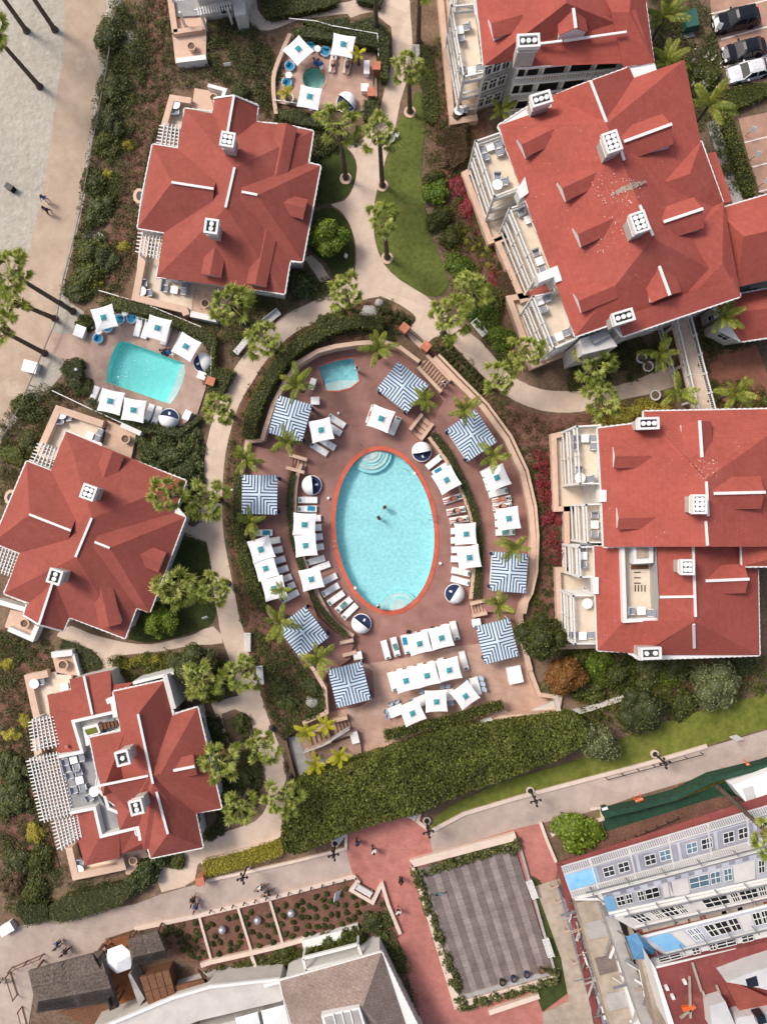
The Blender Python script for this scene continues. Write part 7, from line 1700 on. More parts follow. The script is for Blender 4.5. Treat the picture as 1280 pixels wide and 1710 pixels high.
UM = [  # px, rotation (deg), ground z, label
 (498,85,43,.02,'white diamond turned parasol at the upper left of the upper spa'), (571,75,-9,.02,'white parasol shading two sunbathers at the upper spa'), (516,160,-11,.02,'white parasol covering the edge of the round spa'),
 (174,528,15,.1,'white parasol at the upper left corner of the small pool'), (263,548,-15,.1,'white parasol above the middle of the small pool'), (312,580,-30,.1,'tilted white parasol at the upper right corner of the small pool'), (185,672,-13,.1,'white parasol, left one below the small pool'), (222,684,-9,.1,'white parasol, right one below the small pool'),
 (537,718,12,ZD,'white parasol between the upper left cabana and the oval pool tip'), (635,697,-20,ZD,'white parasol in front of the top striped cabana'),
 (507,874,-3,ZD,'uppermost white parasol on the inner row left of the oval pool'), (512,912,6,ZD,'middle white parasol on the inner row left of the oval pool'), (520,966,14,ZD,'lowest white parasol on the inner row left of the oval pool'),
 (437,917,18,ZR,'uppermost of three white parasols under the left outer wall'), (445,950,17,ZR,'middle of three white parasols under the left outer wall'), (457,984,14,ZR,'lowest of three white parasols under the left outer wall'),
 (747,802,30,ZD,'turned white parasol on the inner row at the upper right of the oval pool'), (831,798,23,ZR,'white parasol under the feather palm by the right outer wall'), (848,867,8,ZR,'lower white parasol by the right outer wall'), (776,892,3,ZD,'upper one of the touching white parasols right of the oval pool'), (781,930,9,ZD,'lower one of the touching white parasols right of the oval pool'),
 (698,1073,14,ZD,'left parasol of the top row below the oval pool'), (736,1063,14,ZD,'right parasol of the top row below the oval pool'), (678,1138,15,ZD,'left parasol of the middle row below the oval pool'), (714,1127,15,ZD,'centre parasol of the middle row below the oval pool'), (750,1117,13,ZD,'right parasol of the middle row below the oval pool'),
 (687,1192,23,ZD,'left parasol of the bottom row over a white table'), (728,1172,3,ZD,'centre parasol of the bottom row over white tables'), (776,1160,36,ZD,'strongly turned right parasol of the bottom row'),
]
for x, y, a, z, lab in UM:
 c = P(x, y, z + 2.4); o = place(um, um_used, (c.x, c.y, z), R(a), lab, 'white square parasols', scale=random.uniform(.97, 1.04)); o.rotation_euler = (R(random.uniform(-3, 3)), R(random.uniform(-3, 3)), R(a))
# ---------------------------------------------------------------- cabanas
def stripe_mat():
 m = bpy.data.materials.new('cabana_stripes'); m.use_nodes = True; t = m.node_tree; L = t.links; b = t.nodes['Principled BSDF']
 tc = _n(t, 'ShaderNodeTexCoord'); sp = _n(t, 'ShaderNodeSeparateXYZ'); L.new(tc.outputs['Object'], sp.inputs[0])
 ab = []
 for k in (0, 1):
  a = _n(t, 'ShaderNodeMath', operation='ABSOLUTE'); L.new(sp.outputs[k], a.inputs[0]); ab.append(a)
 mn = _n(t, 'ShaderNodeMath', operation='MINIMUM'); L.new(ab[0].outputs[0], mn.inputs[0]); L.new(ab[1].outputs[0], mn.inputs[1])
 dv = _n(t, 'ShaderNodeMath', operation='DIVIDE'); L.new(mn.outputs[0], dv.inputs[0]); dv.inputs[1].default_value = .302
 ad = _n(t, 'ShaderNodeMath', operation='ADD'); L.new(dv.outputs[0], ad.inputs[0]); ad.inputs[1].default_value = .19
 fr = _n(t, 'ShaderNodeMath', operation='FRACT'); L.new(ad.outputs[0], fr.inputs[0])
 gt = _n(t, 'ShaderNodeMath', operation='GREATER_THAN'); L.new(fr.outputs[0], gt.inputs[0]); gt.inputs[1].default_value = .6
 mx = _n(t, 'ShaderNodeMix', data_type='RGBA'); L.new(gt.outputs[0], mx.inputs[0]); mx.inputs[6].default_value = rgb(198, 214, 228); mx.inputs[7].default_value = rgb(34, 46, 70)
 L.new(mx.outputs[2], b.inputs['Base Color']); b.inputs['Roughness'].default_value = .8
 return m
m_stripe = stripe_mat()
m_curt = M('navy_curtain', rgb(40, 54, 88), var=.2, scale=5, rough=.85, obj=True)
def proto_cabana():
 e = thing('cabana', '', 'cabana', local=True); W, D, zb = 1.78, 1.98, 2.5
 mb = MB(); n = 10
 V = []
 for j in range(n + 1):
  for i in range(n + 1):
   x = -W + 2 * W * i / n; y = -D + 2 * D * j / n; m = max(abs(x) / W, abs(y) / D); V.append(Vector((x, y, zb + .28 * (1 - m) - .03 * math.sin(math.pi * m))))
 mb.add(V, [(j * (n + 1) + i, j * (n + 1) + i + 1, (j + 1) * (n + 1) + i + 1, (j + 1) * (n + 1) + i) for j in range(n) for i in range(n)])
 mb.build('canopy', m_stripe, e)
 for s in (-1, 1):
  MB().box((0, s * D, zb - .12), (2 * W, .02, .28)).build('valance', m_stripe, e); MB().box((s * W, 0, zb - .12), (.02, 2 * D, .28)).build('valance', m_stripe, e)
  for t in (-1, 1):
   MB().box((s * (W - .1), t * (D - .1), zb / 2), (.1, .1, zb)).build('post', m_white, e)
   mb = MB()
   for k in range(5): mb.tube([(s * (W - .05) + .03 * (-1) ** k, t * (D - .12 - k * .07), .05), (s * (W - .05), t * (D - .12 - k * .07), zb - .1)], .05, 5)
   mb.build('curtain', m_curt, e)
 MB().box((-.3, 0, .28), (2.2, 3.0, .35)).box((-1.5, 0, .6), (.3, 3.0, .5)).build('sofa', m_cushw, e)
 MB().box((-1.2, .9, .62), (.18, .5, .4), tilt=.2).box((-1.2, -.8, .62), (.18, .5, .4), tilt=-.2).build('cushion', m_navy, e)
 return freeze(e)
cb = proto_cabana(); cb_used = []
for x, y, a, z, lab in ((484,699,-16,ZD,'striped cabana at the upper left below the bushy feather palm'), (433,826,-1,ZR,'striped cabana at the far left of the pool court'), (672,646,52,ZD,'striped cabana at the top of the court beside the long stairs'), (787,727,34,ZR,'striped cabana at the upper right under a feather palm'), (850,956,-4,ZR,'striped cabana at the lower right with a feather palm across it'), (505,1056,37,ZR,'striped cabana at the lower left in front of a leaning feather palm'), (583,1144,14,ZD,'striped cabana at the bottom left beside the yellow palms'), (830,1071,14,ZD,'striped cabana at the bottom right beside the dense tree')):
 c = P(x, y, z + 2.6); place(cb, cb_used, (c.x, c.y, z), R(a), lab, 'blue and white striped cabanas')
# ---------------------------------------------------------------- loungers
def proto_lounger():
 e = thing('sun_lounger', '', 'sun lounger', local=True)
 mb = MB()
 for s in (-1, 1): mb.box((.0, s * .32, .28), (2.0, .06, .08))
 mb.box((-.97, 0, .28), (.06, .64, .08)); mb.box((.97, 0, .28), (.06, .64, .08)); mb.build('frame', m_white, e)
 for sx in (-.85, .8):
  for s in (-1, 1): MB().box((sx, s * .3, .13), (.07, .05, .26)).build('leg', m_white, e)
 mb = MB()
 for k in range(3): mb.box((-.77 + k * .43, 0, .36), (.415, .58, .09))
 mb.build('cushion', m_cushw, e)
 mb = MB(); a = R(24); c, s = math.cos(a), math.sin(a)
 for k in range(2):
  x = .31 + (k + .5) * .36 * c; z = .36 + (k + .5) * .36 * s; vs = []
  for dx, dz in ((-.175, -.045), (.175, -.045), (.175, .045), (-.175, .045)): vs.append((x + dx * c - dz * s, z + dx * s + dz * c))
  q = [Vector((p[0], sy * .29, p[1])) for sy in (-1, 1) for p in vs]
  mb.add(q, [(0, 1, 2, 3), (7, 6, 5, 4), (0, 4, 5, 1), (1, 5, 6, 2), (2, 6, 7, 3), (3, 7, 4, 0)])
 mb.build('backrest', m_cushw, e)
 x0, z0 = .31 + .56 * c, .36 + .56 * s + .1
 mb = MB(); mb.lathe([(0, -.05), (.1, -.04), (.13, 0), (.1, .05), (0, .06)], (0, 0, 0), 10)
 for v in mb.v: v.x, v.y, v.z = v.x * .9 + x0, v.y * 1.75, v.z * .9 + z0
 mb.build('pillow', m_pillow, e, smooth=True)
 return freeze(e)
lg = proto_lounger(); lg_used = []
def lounger(x, y, a, z, lab, grp='white sun loungers'): c = P(x, y, z + .4); return place(lg, lg_used, (c.x, c.y, z), R(a), lab, grp)
rows = [
 ('sun lounger, {} from the top of the curved row left of the oval pool', ZD, [(514,835,180),(513,850,180),(520,866,182),(521,882,185),(523,898,188),(525,915,190),(527,936,196),(536,947,200),(548,968,206),(552,985,210),(561,999,215),(574,1010,220),(584,1021,224)]),
 ('sun lounger, {} from the top of the row under the left outer wall', ZR, [(439,890,182),(452,904,190),(456,920,192),(461,937,196),(466,953,198),(472,968,200),(478,982,204),(484,996,208)]),
 ('sun lounger, {} from the top of the curved row right of the oval pool', ZD, [(725,771,38),(736,783,34),(742,797,30),(748,810,28),(755,833,18),(761,853,12),(766,868,9),(768,886,5),(768,902,3),(769,918,2),(768,934,-2),(769,955,-12),(768,970,-15)]),
 ('sun lounger, {} from the top of the row under the right outer wall', ZR, [(817,785,28),(822,798,24),(826,810,20),(831,823,14),(837,835,12),(838,846,9),(841,860,8),(842,874,5),(843,889,2)]),
 ('sun lounger, {} from the left of the top row below the oval pool', ZD, [(644,1085,-75),(660,1080,-76),(677,1076,-76),(694,1071,-76),(711,1067,-76),(728,1063,-76),(744,1058,-76),(759,1053,-76)]),
 ('sun lounger, {} from the left of the middle row below the oval pool', ZD, [(655,1138,-74),(671,1132,-75),(688,1128,-75),(705,1123,-75),(722,1119,-75),(739,1114,-75),(774,1103,-76)]),
 ('sun lounger, {} of those at the upper left of the small pool', .1, [(231,546,75),(244,550,72),(277,560,72),(300,568,64)]),
 ('sun lounger, {} of those along the lower side of the small pool', .1, [(157,660,-112),(170,665,-110),(197,678,-105),(249,690,-110),(262,694,-108)]),
]
for fmt, z, L in rows:
 for i, (x, y, a) in enumerate(L): lounger(x, y, a, z, 'white ' + fmt.format(ORD[i]))
for x, y, a, z, lab in ((562,703,148,ZD,'white sun lounger right of the parasol at the upper left of the pool, upper one'), (556,716,148,ZD,'white sun lounger right of the parasol at the upper left of the pool, lower one'), (533,750,148,ZD,'white sun lounger below the parasol at the upper left of the pool, lower one'), (546,740,148,ZD,'white sun lounger below the parasol at the upper left of the pool, upper one'), (620,692,70,ZD,'white sun lounger with a sunbather left of the parasol by the top cabana'), (659,711,66,ZD,'white sun lounger with a dark green pillow right of the parasol by the top cabana'), (642,704,68,ZD,'white sun lounger half hidden under the parasol by the top cabana'), (556,104,82,.02,'white sun lounger at the upper spa, left of the pair with sunbathers'), (580,106,80,.02,'white sun lounger at the upper spa, right of the pair with sunbathers')):
 lounger(x, y, a, z, lab)
# ---------------------------------------------------------------- round daybeds
def proto_daybed():
 e = thing('daybed', '', 'daybed', local=True)
 MB().lathe([(.7, .05), (.98, .2), (1.06, .45), (1.02, .5), (.96, .46), (0, .46)], n=28).build('basket', m_canvas, e, smooth=False)
 MB().lathe([(.96, .46), (.95, .58), (.88, .63), (0, .64)], n=28).build('mattress', m_navy, e)
 # hood: half a sphere over the back half
 mb = MB(); n, m = 16, 8; o = 0; ang = [math.pi * i / n for i in range(n + 1)]
 V = []
 for j in range(m + 1):
  t = math.pi / 2 * j / m * 1.08
  for a in ang:
   th = a; V.append(Vector((1.06 * math.cos(th), 1.06 * math.sin(th) * math.cos(t), .48 + 1.02 * math.sin(th) * math.sin(t))))
 mb.add(V, [(j * (n + 1) + i, j * (n + 1) + i + 1, (j + 1) * (n + 1) + i + 1, (j + 1) * (n + 1) + i) for j in range(m) for i in range(n)])
 mb.add([v * .97 + Vector((0, 0, .015)) for v in V], [(j * (n + 1) + i, (j + 1) * (n + 1) + i, (j + 1) * (n + 1) + i + 1, j * (n + 1) + i + 1) for j in range(m) for i in range(n)])
 h = mb.build('hood', m_canvas, e, smooth=True)
 MB().box((0, -.5, .66), (.2, .3, .05), .2).build('towel', m_cushw, e)
 mb = MB()
 for s in (-1, 1): mb.tube([(s * .45, -.02, .72), (s * .45, .2, .78)], .13, 8)
 mb.build('bolster', m_navy, e)
 return freeze(e)
db = proto_daybed(); db_used = []
for x, y, a, z, lab in ((704,754,10,ZD,'round hooded daybed at the upper right of the oval pool'), (520,810,95,ZD,'round hooded daybed at the upper left of the oval pool'), (759,992,-122,ZD,'round hooded daybed at the lower right of the oval pool'), (603,1042,-218,ZD,'round hooded daybed at the lower left of the oval pool'), (338,605,-75,.1,'round hooded daybed at the right corner of the small pool'), (281,698,170,.1,'round hooded daybed at the lower right of the small pool'), (578,169,-40,.02,'round hooded daybed half under palm fronds at the upper spa')):
 c = P(x, y, z + .8); place(db, db_used, (c.x, c.y, z), R(a), lab, 'round white and navy daybeds')
# ---------------------------------------------------------------- egg chairs, tables, benches
def proto_egg():
 e = thing('tub_chair', '', 'armchair', local=True)
 MB().lathe([(.36, .02), (.5, .2), (.55, .45), (.47, .5), (.4, .4)], n=20).build('shell', m_palebl, e)
 MB().lathe([(.42, .32), (.4, .42), (0, .44)], n=20).build('seat_cushion', m_blue, e)
 MB().box((0, .28, .55), (.5, .16, .34), tilt=.25).build('back_cushion', m_blue, e)
 return freeze(e)
eg = proto_egg(); eg_used = []
for x, y, a, z, lab in ((517,77,-20,.02,'blue tub chair right of the diamond turned parasol, upper spa'), (543,86,-10,.02,'blue tub chair left of the sunbathers, upper spa'), (484,110,60,.02,'blue tub chair left of the round spa, upper one'), (479,138,70,.02,'blue tub chair left of the round spa, lower one'), (200,533,0,.1,'blue tub chair right of the corner parasol at the small pool'), (220,532,-20,.1,'blue tub chair farthest right beside the small pool parasol'), (180,547,60,.1,'blue tub chair half under the corner parasol at the small pool'), (164,565,70,.1,'blue tub chair lowest of those at the small pool')):
 c = P(x, y, z + .4); place(eg, eg_used, (c.x, c.y, z), R(a), lab, 'blue cushioned tub chairs')
def round_table(px, py, z, r, lab, h=.7, grp=None):
 c = P(px, py, z + h); e = thing('round_table', lab, 'table', (c.x, c.y, z), 0, grp)
 MB().lathe([(r, h - .05), (r, h), (0, h + .005)], (c.x, c.y, z), 22).build('tabletop', m_canvas, e); MB().lathe([(.25, 0), (.25, .03), (.05, .06), (.05, h - .05)], (c.x, c.y, z), 10).build('pedestal', m_white, e); return e
for x, y, z, r, lab in ((530,81,.02,.34,'round white table between two blue chairs above the round spa'), (482,125,.02,.34,'round white table between two blue chairs left of the round spa'), (209,522,.1,.34,'round white table above the blue chairs at the small pool'), (165,553,.1,.34,'round white table beside the lowest blue chair at the small pool'),
 (293,174,.5,.48,'round white table on the top corner terrace of the upper left cottage'), (236,486,.5,.5,'round white table on the lower corner terrace of the upper left cottage'), (103,692,.5,.5,'round white table on the corner terrace of the large left cottage'), (57,1142,.5,.5,'round white table on the upper terrace of the sunken terrace cottage'), (132,1453,.4,.5,'round white table on the lowest terrace of the sunken terrace cottage'), (157,1322,3.3,.5,'round white table on the grey roof terrace'),
 (766,184,.6,.5,'round white table on the ground terrace of the upper villa'), (830,308,6.3,.5,'round white table on the uppermost balcony of the largest villa'), (968,798,6.3,.5,'round white table on the top balcony of the right hand villa'), (980,1008,5.6,.5,'round white table on the lower balcony of the right hand villa')):
 if lab: round_table(x, y, z, r, lab)
def chair(px, py, a, z, lab, grp='grey terrace chairs'):
 global _chair
 if '_chair' not in globals():
  e = thing('terrace_chair', '', 'chair', local=True)
  MB().box((0, 0, .36), (.62, .62, .16)).build('seat', m_cush, e); MB().box((0, .3, .58), (.66, .12, .4), tilt=-.15).build('backrest', m_cush, e)
  for s in (-1, 1): MB().box((s * .33, 0, .5), (.07, .6, .06)).build('armrest', m_white, e)
  for sx in (-1, 1):
   for sy in (-1, 1): MB().box((sx * .29, sy * .28, .14), (.06, .06, .28)).build('leg', m_white, e)
  _chair = (freeze(e), [])
 c = P(px, py, z + .5); return place(_chair[0], _chair[1], (c.x, c.y, z), R(a), lab, grp)
def lowtable(px, py, a, z, lab, w=.75, d=.75, name='low_table', mat=None):
 c = P(px, py, z + .42); e = thing(name, lab, 'table', (c.x, c.y, z))
 MB().box((c.x, c.y, z + .41), (w, d, .06), R(a)).build('tabletop', mat or m_canvas, e); MB().box((c.x, c.y, z + .2), (w * .8, d * .8, .36), R(a)).build('table_frame', m_white, e); return e
# lounge groups: (table px, angle, z, place words, offsets)
for (x, y, a, z, where, offs) in (
 (291,484,-8,.5,'lower terrace of the upper left cottage',[(-1,0,90),(1,0,-90),(-1,.7,90),(1,.7,-90)]), (150,727,-22,.5,'corner terrace of the large left cottage',[(.85,0,-90),(.85,.7,-90)]), (108,1147,12,.5,'upper terrace of the sunken terrace cottage',[]),
 (123,1269,14,3.3,'upper part of the grey roof terrace',[(-.85,0,90),(.85,0,-90),(.1,-.8,180),(-.85,-.7,90)]), (133,1303,14,3.3,'lower part of the grey roof terrace',[(-.8,.7,90),(.1,.75,0),(-.75,-.8,90),(.15,-.8,180)]),
 (818,245,18,6.3,'highest balcony of the largest villa',[(-.85,0,90),(.85,0,-90),(-.7,-.75,90),(.7,-.75,-90)]), (882,366,22,6.3,'middle balcony of the largest villa',[(-.4,.85,0),(.5,-.9,180)]), (900,436,22,6.3,'lower middle balcony of the largest villa',[(0,.85,0),(0,-.85,180)]), (900,503,22,6.3,'lowest balcony of the largest villa, upper end',[(.85,0,-90),(.1,-.85,180)]), (933,562,22,6.3,'lowest balcony of the largest villa, lower end',[(-.85,0,90),(.85,.1,-90)]),
 (976,732,0,6.3,'top balcony of the right hand villa',[(-.85,0,90),(.85,0,-90),(-.85,-.75,90),(.85,-.75,-90)]), (992,876,0,6.3,'narrow middle balcony of the right hand villa',[(0,.9,0),(0,-.9,180)]), (973,928,0,6.3,'small balcony below the middle one of the right hand villa',[(0,.8,0),(0,-.8,180)]), (972,1062,0,5.6,'lower balcony of the right hand villa',[(-.85,.1,90),(.85,.1,-90)]),
 (787,118,8,6.3,'balcony of the upper villa, lower end',[(-.85,.2,90),(.85,.2,-90)]), (767,50,8,6.3,'balcony of the upper villa, upper end',[(0,-.85,180),(.7,.2,-90)]), (1070,1020,0,8.35,'sunken terrace of the right hand villa',[(-.9,0,90),(.9,-.2,-90)])):
 lowtable(x, y, a, z, f'white low table, {where}')
 for (dx, dy, ra) in offs:
  d = Matrix.Rotation(R(a), 2) @ Vector((dx, dy)); k = SC * HC / (HC - z)
  side = ('upper ' if dy > .45 else 'lower ' if dy < -.45 else '') + ('left' if dx < -.3 else 'right' if dx > .3 else '')
  chair(x + d.x * k, y - d.y * k, a + ra, z, f'{side.strip()} grey chair, {where}', f'grey chairs on the {where}')
# plain chairs at the round tables
for x, y, a, z, lab in ((293,187,180,.5,'white chair below the round table, top terrace of the upper left cottage'), (240,473,0,.5,'pale chair above the round table, lower terrace of the upper left cottage'), (249,489,-80,.5,'pale chair right of the round table, lower terrace of the upper left cottage'), (101,703,180,.5,'white chair below the round table of the large left cottage'), (115,697,-80,.5,'white chair right of the round table of the large left cottage'), (70,1138,-80,.5,'white chair right of the round table above the lattice pergola'), (134,1440,0,.4,'white chair above the lowest round table'), (150,1332,120,3.3,'white chair at the round table on the grey roof terrace'), (775,182,-90,.6,'white chair on the ground terrace of the upper villa'), (842,303,-80,6.3,'white chair right of the round table, highest balcony of the largest villa'), (830,295,0,6.3,'white chair above the round table, highest balcony of the largest villa'), (966,785,0,6.3,'white chair above the round table, right hand villa'), (985,800,-80,6.3,'white chair right of the round table, right hand villa')):
 chair(x, y, a, z, lab, None)
def bench(px, py, a, lab, w=1.9, slats=6, mat=None):
 c = P(px, py, .45); e = thing('bench', lab, 'bench', (c.x, c.y, 0), R(a), local=True)
 for k in range(slats): bar_obj('slat', (-w / 2, -.28 + .56 * k / (slats - 1), .45), (w / 2, -.28 + .56 * k / (slats - 1), .45), .08, .04, mat or m_white, e)
 for k in range(3): bar_obj('back_slat', (-w / 2, .36, .55 + k * .13), (w / 2, .36, .55 + k * .13), .04, .09, mat or m_white, e)
 for s in (-1, 1):
  for y in (-.26, .3): bar_obj('leg', (s * (w / 2 - .08), y, 0), (s * (w / 2 - .08), y, .45), .07, .07, mat or m_white, e)
  bar_obj('armrest', (s * (w / 2 - .04), -.3, .66), (s * (w / 2 - .04), .34, .66), .07, .05, mat or m_white, e)
 return e
for x, y, a, lab in ((695,92,90,'white slatted bench on a tan pad beside the top lawn palm'), (454,530,38,'white slatted bench beside the palm above the pool court path'), (403,578,-130,'white bench on the left side of the pool court path'), (799,548,-50,'white slatted bench at the right of the path beside the light green shrubs'), (413,1072,-90,'small white bench box beside the lower path'), (434,1127,-85,'longer white bench on the right of the lower path'), (606,1486,-30,'white bench in the niche of the zigzag plaza wall'), (572,1393,55,'white slatted bench at the end of the tall hedge'), (887,1485,-70,'white bench at the upper right of the plank deck'), (914,1582,-72,'white bench at the lower right of the plank deck'), (655,235,65,'white bench right of the path under a palm crown')):
 bench(x, y, a, lab)
bench(613, 1366, 12, 'white bench at the top of the red plaza below the tall hedge', 1.4); bench(683, 1360, -28, 'white bench in the angled wall at the upper right of the red plaza', 1.5)
# towel stands and white boxes
def cabinet(px, py, a, lab, w=.8, d=.7, h=1.0, z=0, mat=None, name='towel_stand', cat='cabinet'):
 c = P(px, py, z + h); e = thing(name, lab, cat, (c.x, c.y, z), R(a), local=True)
 MB().box((0, 0, h / 2), (w, d, h - .04)).build('cabinet_body', mat or m_white, e); MB().box((0, 0, h), (w + .1, d + .1, .06)).build('top', m_canvas, e); MB().box((0, -d / 2 - .012, h * .45), (w * .8, .02, h * .7)).build('door', m_cushw, e); return e
for x, y, a, lab, w, d, z in ((521,641,70,'white cabinet left of the small blue spa',1.1,.5,ZD), (526,669,0,'white cabinet beside the upper left striped cabana',.8,.7,ZD), (597,1095,10,'white cabinet at the upper corner of the bottom left cabana',.8,.7,ZD), (795,1040,10,'white cabinet at the upper corner of the bottom right cabana',.8,.7,ZD), (592,1232,15,'white cabinet beside the lower stairs',.7,1.1,ZD), (859,1127,12,'large white counter below the bottom right cabana',1.4,1.7,ZD), (612,112,0,'white cabinet at the right side of the upper spa',.5,1.3,0), (609,146,0,'white towel box beside the lower brick pillar of the upper spa',.7,.7,0), (337,627,-20,'white towel box beside the small pool gate pillar',.8,.7,0), (312,693,-25,'white cabinet at the lower right corner of the small pool',.6,.9,.1), (133,553,-20,'pale box at the small pool entry',1.0,1.1,0), (50,612,-15,'white promenade cart with a grey top',1.4,1.1,0)):
 cabinet(x, y, a, lab, w, d, .9, z)
# brick pillars and gates
def pillar(px, py, a, lab, z=0, h=1.6, w=.75):
 c = P(px, py, h); e = thing('brick_pillar', lab, 'pillar', (c.x, c.y, z), R(a), local=True)
 nb = 8
 mb = MB().box((0, 0, (h - .1) / 2), (w - .12, w - .12, h - .1)).build('pillar_core', m_terra, e)
 for k in range(nb):
  for s in range(4):
   m = Matrix.Rotation(s * math.pi / 2, 3, 'Z')
   p = m @ Vector(((k % 2 - .5) * .1, -(w - .1) / 2, .1 + k * (h - .25) / nb + .08)); MBo = bar_obj('brick', p - m @ Vector((w * .36, 0, 0)), p + m @ Vector((w * .36, 0, 0)), .1, (h - .25) / nb * .86, m_terra, e)
 MB().box((0, 0, h - .05), (w + .12, w + .12, .12)).build('cap', m_terra, e)
for x, y, a, lab in ((675,547,-40,'brick pillar at the upper left of the pool court gate'), (711,578,-40,'brick pillar at the lower right of the pool court gate'), (628,109,-3,'upper brick pillar at the upper spa gate'), (620,153,-3,'lower brick pillar at the upper spa gate'), (351,636,-20,'brick pillar at the small pool gate'), (334,1473,12,'brick pillar at the left end of the yellow green hedge strip')):
 pillar(x, y, a, lab)
def iron_gate(a, b, lab, h=1.3):
 A, B = P(*a, 0), P(*b, 0); e = thing('iron_gate', lab, 'gate', ((A + B) / 2).to_tuple())
 for z in (.15, h): bar_obj('rail', A + Vector((0, 0, z)), B + Vector((0, 0, z)), .06, .06, m_dark, e)
 for k in range(14): p = A.lerp(B, k / 13); bar_obj('bar', p + Vector((0, 0, .1)), p + Vector((0, 0, h)), .04, .04, m_dark, e)
iron_gate((682,552), (705,573), 'dark iron gate between the two brick pillars of the court')
iron_gate((626,115), (623,148), 'dark iron gate between the pillars of the upper spa')
def wire_fence(pts, lab, h=1.1, mat=None, name='glass_fence'):
 """thin rail fence with posts and glass panels"""
 e = thing(name, lab, 'fence', P(*pts[0], 0))
 for a, b in zip(pts[:-1], pts[1:]):
  A, B = P(*a, 0), P(*b, 0); L = (B - A).length; n = max(1, round(L / 2.4)); bar_obj('rail', A + Vector((0, 0, h)), B + Vector((0, 0, h)), .09, .06, mat or m_white, e)
  for k in range(n + 1): p = A.lerp(B, k / n); bar_obj('post', p, p + Vector((0, 0, h)), .07, .07, mat or m_white, e)
 return e
wire_fence([(172,490),(250,513),(340,550)], 'thin white fence rail along the upper hedge of the small pool'); wire_fence([(95,655),(160,686),(240,722)], 'thin white fence rail along the lower side of the small pool'); wire_fence([(357,585),(356,632)], 'short white fence rail beside the small pool gate')
wire_fence([(485,42),(528,46),(556,54),(630,67),(632,105)], 'thin pale fence rail around the top of the upper spa'); wire_fence([(460,176),(500,182)], 'thin pale fence rail at the lower left of the upper spa')
wire_fence([(195,-5),(190,70),(182,130),(170,190),(155,270),(142,345),(130,400),(112,470),(100,540),(78,590),(55,645),(30,700),(0,750)], 'long thin rope fence between the promenade and the beach planting', .9, m_wood, 'rope_fence')
strip_wall(smooth_poly([(484,56),(470,88),(458,120),(456,145),(458,170),(461,190)], 3, False), .4, -.05, .8, 'spa_wall', m_tan, 'curved tan wall at the left side of the upper spa terrace')
# pots
def pot(px, py, z, lab, r=.42, mat=None, plant=None):
 c = P(px, py, z + .5); e = thing('plant_pot', lab, 'plant pot', (c.x, c.y, z))
 MB().lathe([(r * .7, 0), (r, .3), (r, .55), (r * 1.12, .6), (r * 1.12, .66), (r * .85, .66), (r * .8, .5)], (c.x, c.y, z), 18).build('pot_body', mat or m_tan, e)
 MB().lathe([(r * .84, .52), (0, .54)], (c.x, c.y, z), 14).build('soil', m_soil, e)
for x, y, z, lab, r, m in ((343,507,.45,'tan pot on the patio below the upper left cottage',.42,m_tan), (357,164,.6,'tan pot beside the top gable of the upper left cottage',.4,m_tan), (320,78,.5,'tan pot on the corner terrace at the top edge',.42,m_tan), (210,733,.45,'tan pot on the patio of the large left cottage',.45,m_tan), (42,1041,.5,'tan pot on the lower patio of the large left cottage',.45,m_tan), (106,1110,.5,'tan pot on the upper patio of the sunken terrace cottage',.48,m_tan), (223,1437,.3,'tan pot on the lower patio of the sunken terrace cottage',.4,m_tan), (482,165,.02,'white bowl planter with dark soil at the upper spa',.5,m_white), (1070,598,.05,'white ring pot in the shade below the largest villa, upper one',.5,m_white), (1081,612,.05,'white ring pot in the shade below the largest villa, lower one',.5,m_white), (1093,660,.05,'white ring pot on the lower side of the right path end',.5,m_white)):
 pot(x, y, z, lab, r, m)
# round stones / white lights / small boulders
for (x, y), lab, r in (((477,1162),'left round pale stone among the clipped dark shrubs',.7), ((522,1172),'right round pale stone among the clipped dark shrubs',.85), ((616,523),'large flat pale boulder in the path corner bed',1.05), ((633,505),'brownish square boulder beside the flat pale one',.5)):
 p = P(x, y, .3); cv, cf = core_arrays(r, r * .9, .5, 18, 6, .05, np.random.default_rng(x), 0); o = bpy.data.objects.new('boulder', np_mesh('boulder', cv, cf, m_grey, smooth=True)); col.objects.link(o); o.location = (p.x, p.y, -.02); tag(o, lab, 'boulder')
for i, (x, y, z, wh) in enumerate(((565,690,ZD,'above the pair of loungers at the upper left'), (548,832,ZD,'left of the oval pool, upper'), (593,982,ZD,'left of the oval pool, lower'), (692,791,ZD,'right of the oval pool, upper'), (735,941,ZD,'right of the oval pool, lower'), (387,818,0,'in the mulch bed beside the left path palm'), (153,547,.1,'by the small pool entry chairs'), (127,617,1.2,'on the dark clipped block at the small pool'))):
 p = P(x, y, z + .2); e = thing('light_globe', f'small white globe light {wh}', 'lamp', (p.x, p.y, z)); MB().lathe([(0, 0), (.12, .05), (.17, .17), (.12, .3), (0, .34)], (p.x, p.y, z), 12).build('globe', m_canvas, e); MB().lathe([(.1, 0), (.1, .06)], (p.x, p.y, z), 10).build('base', m_dark, e)
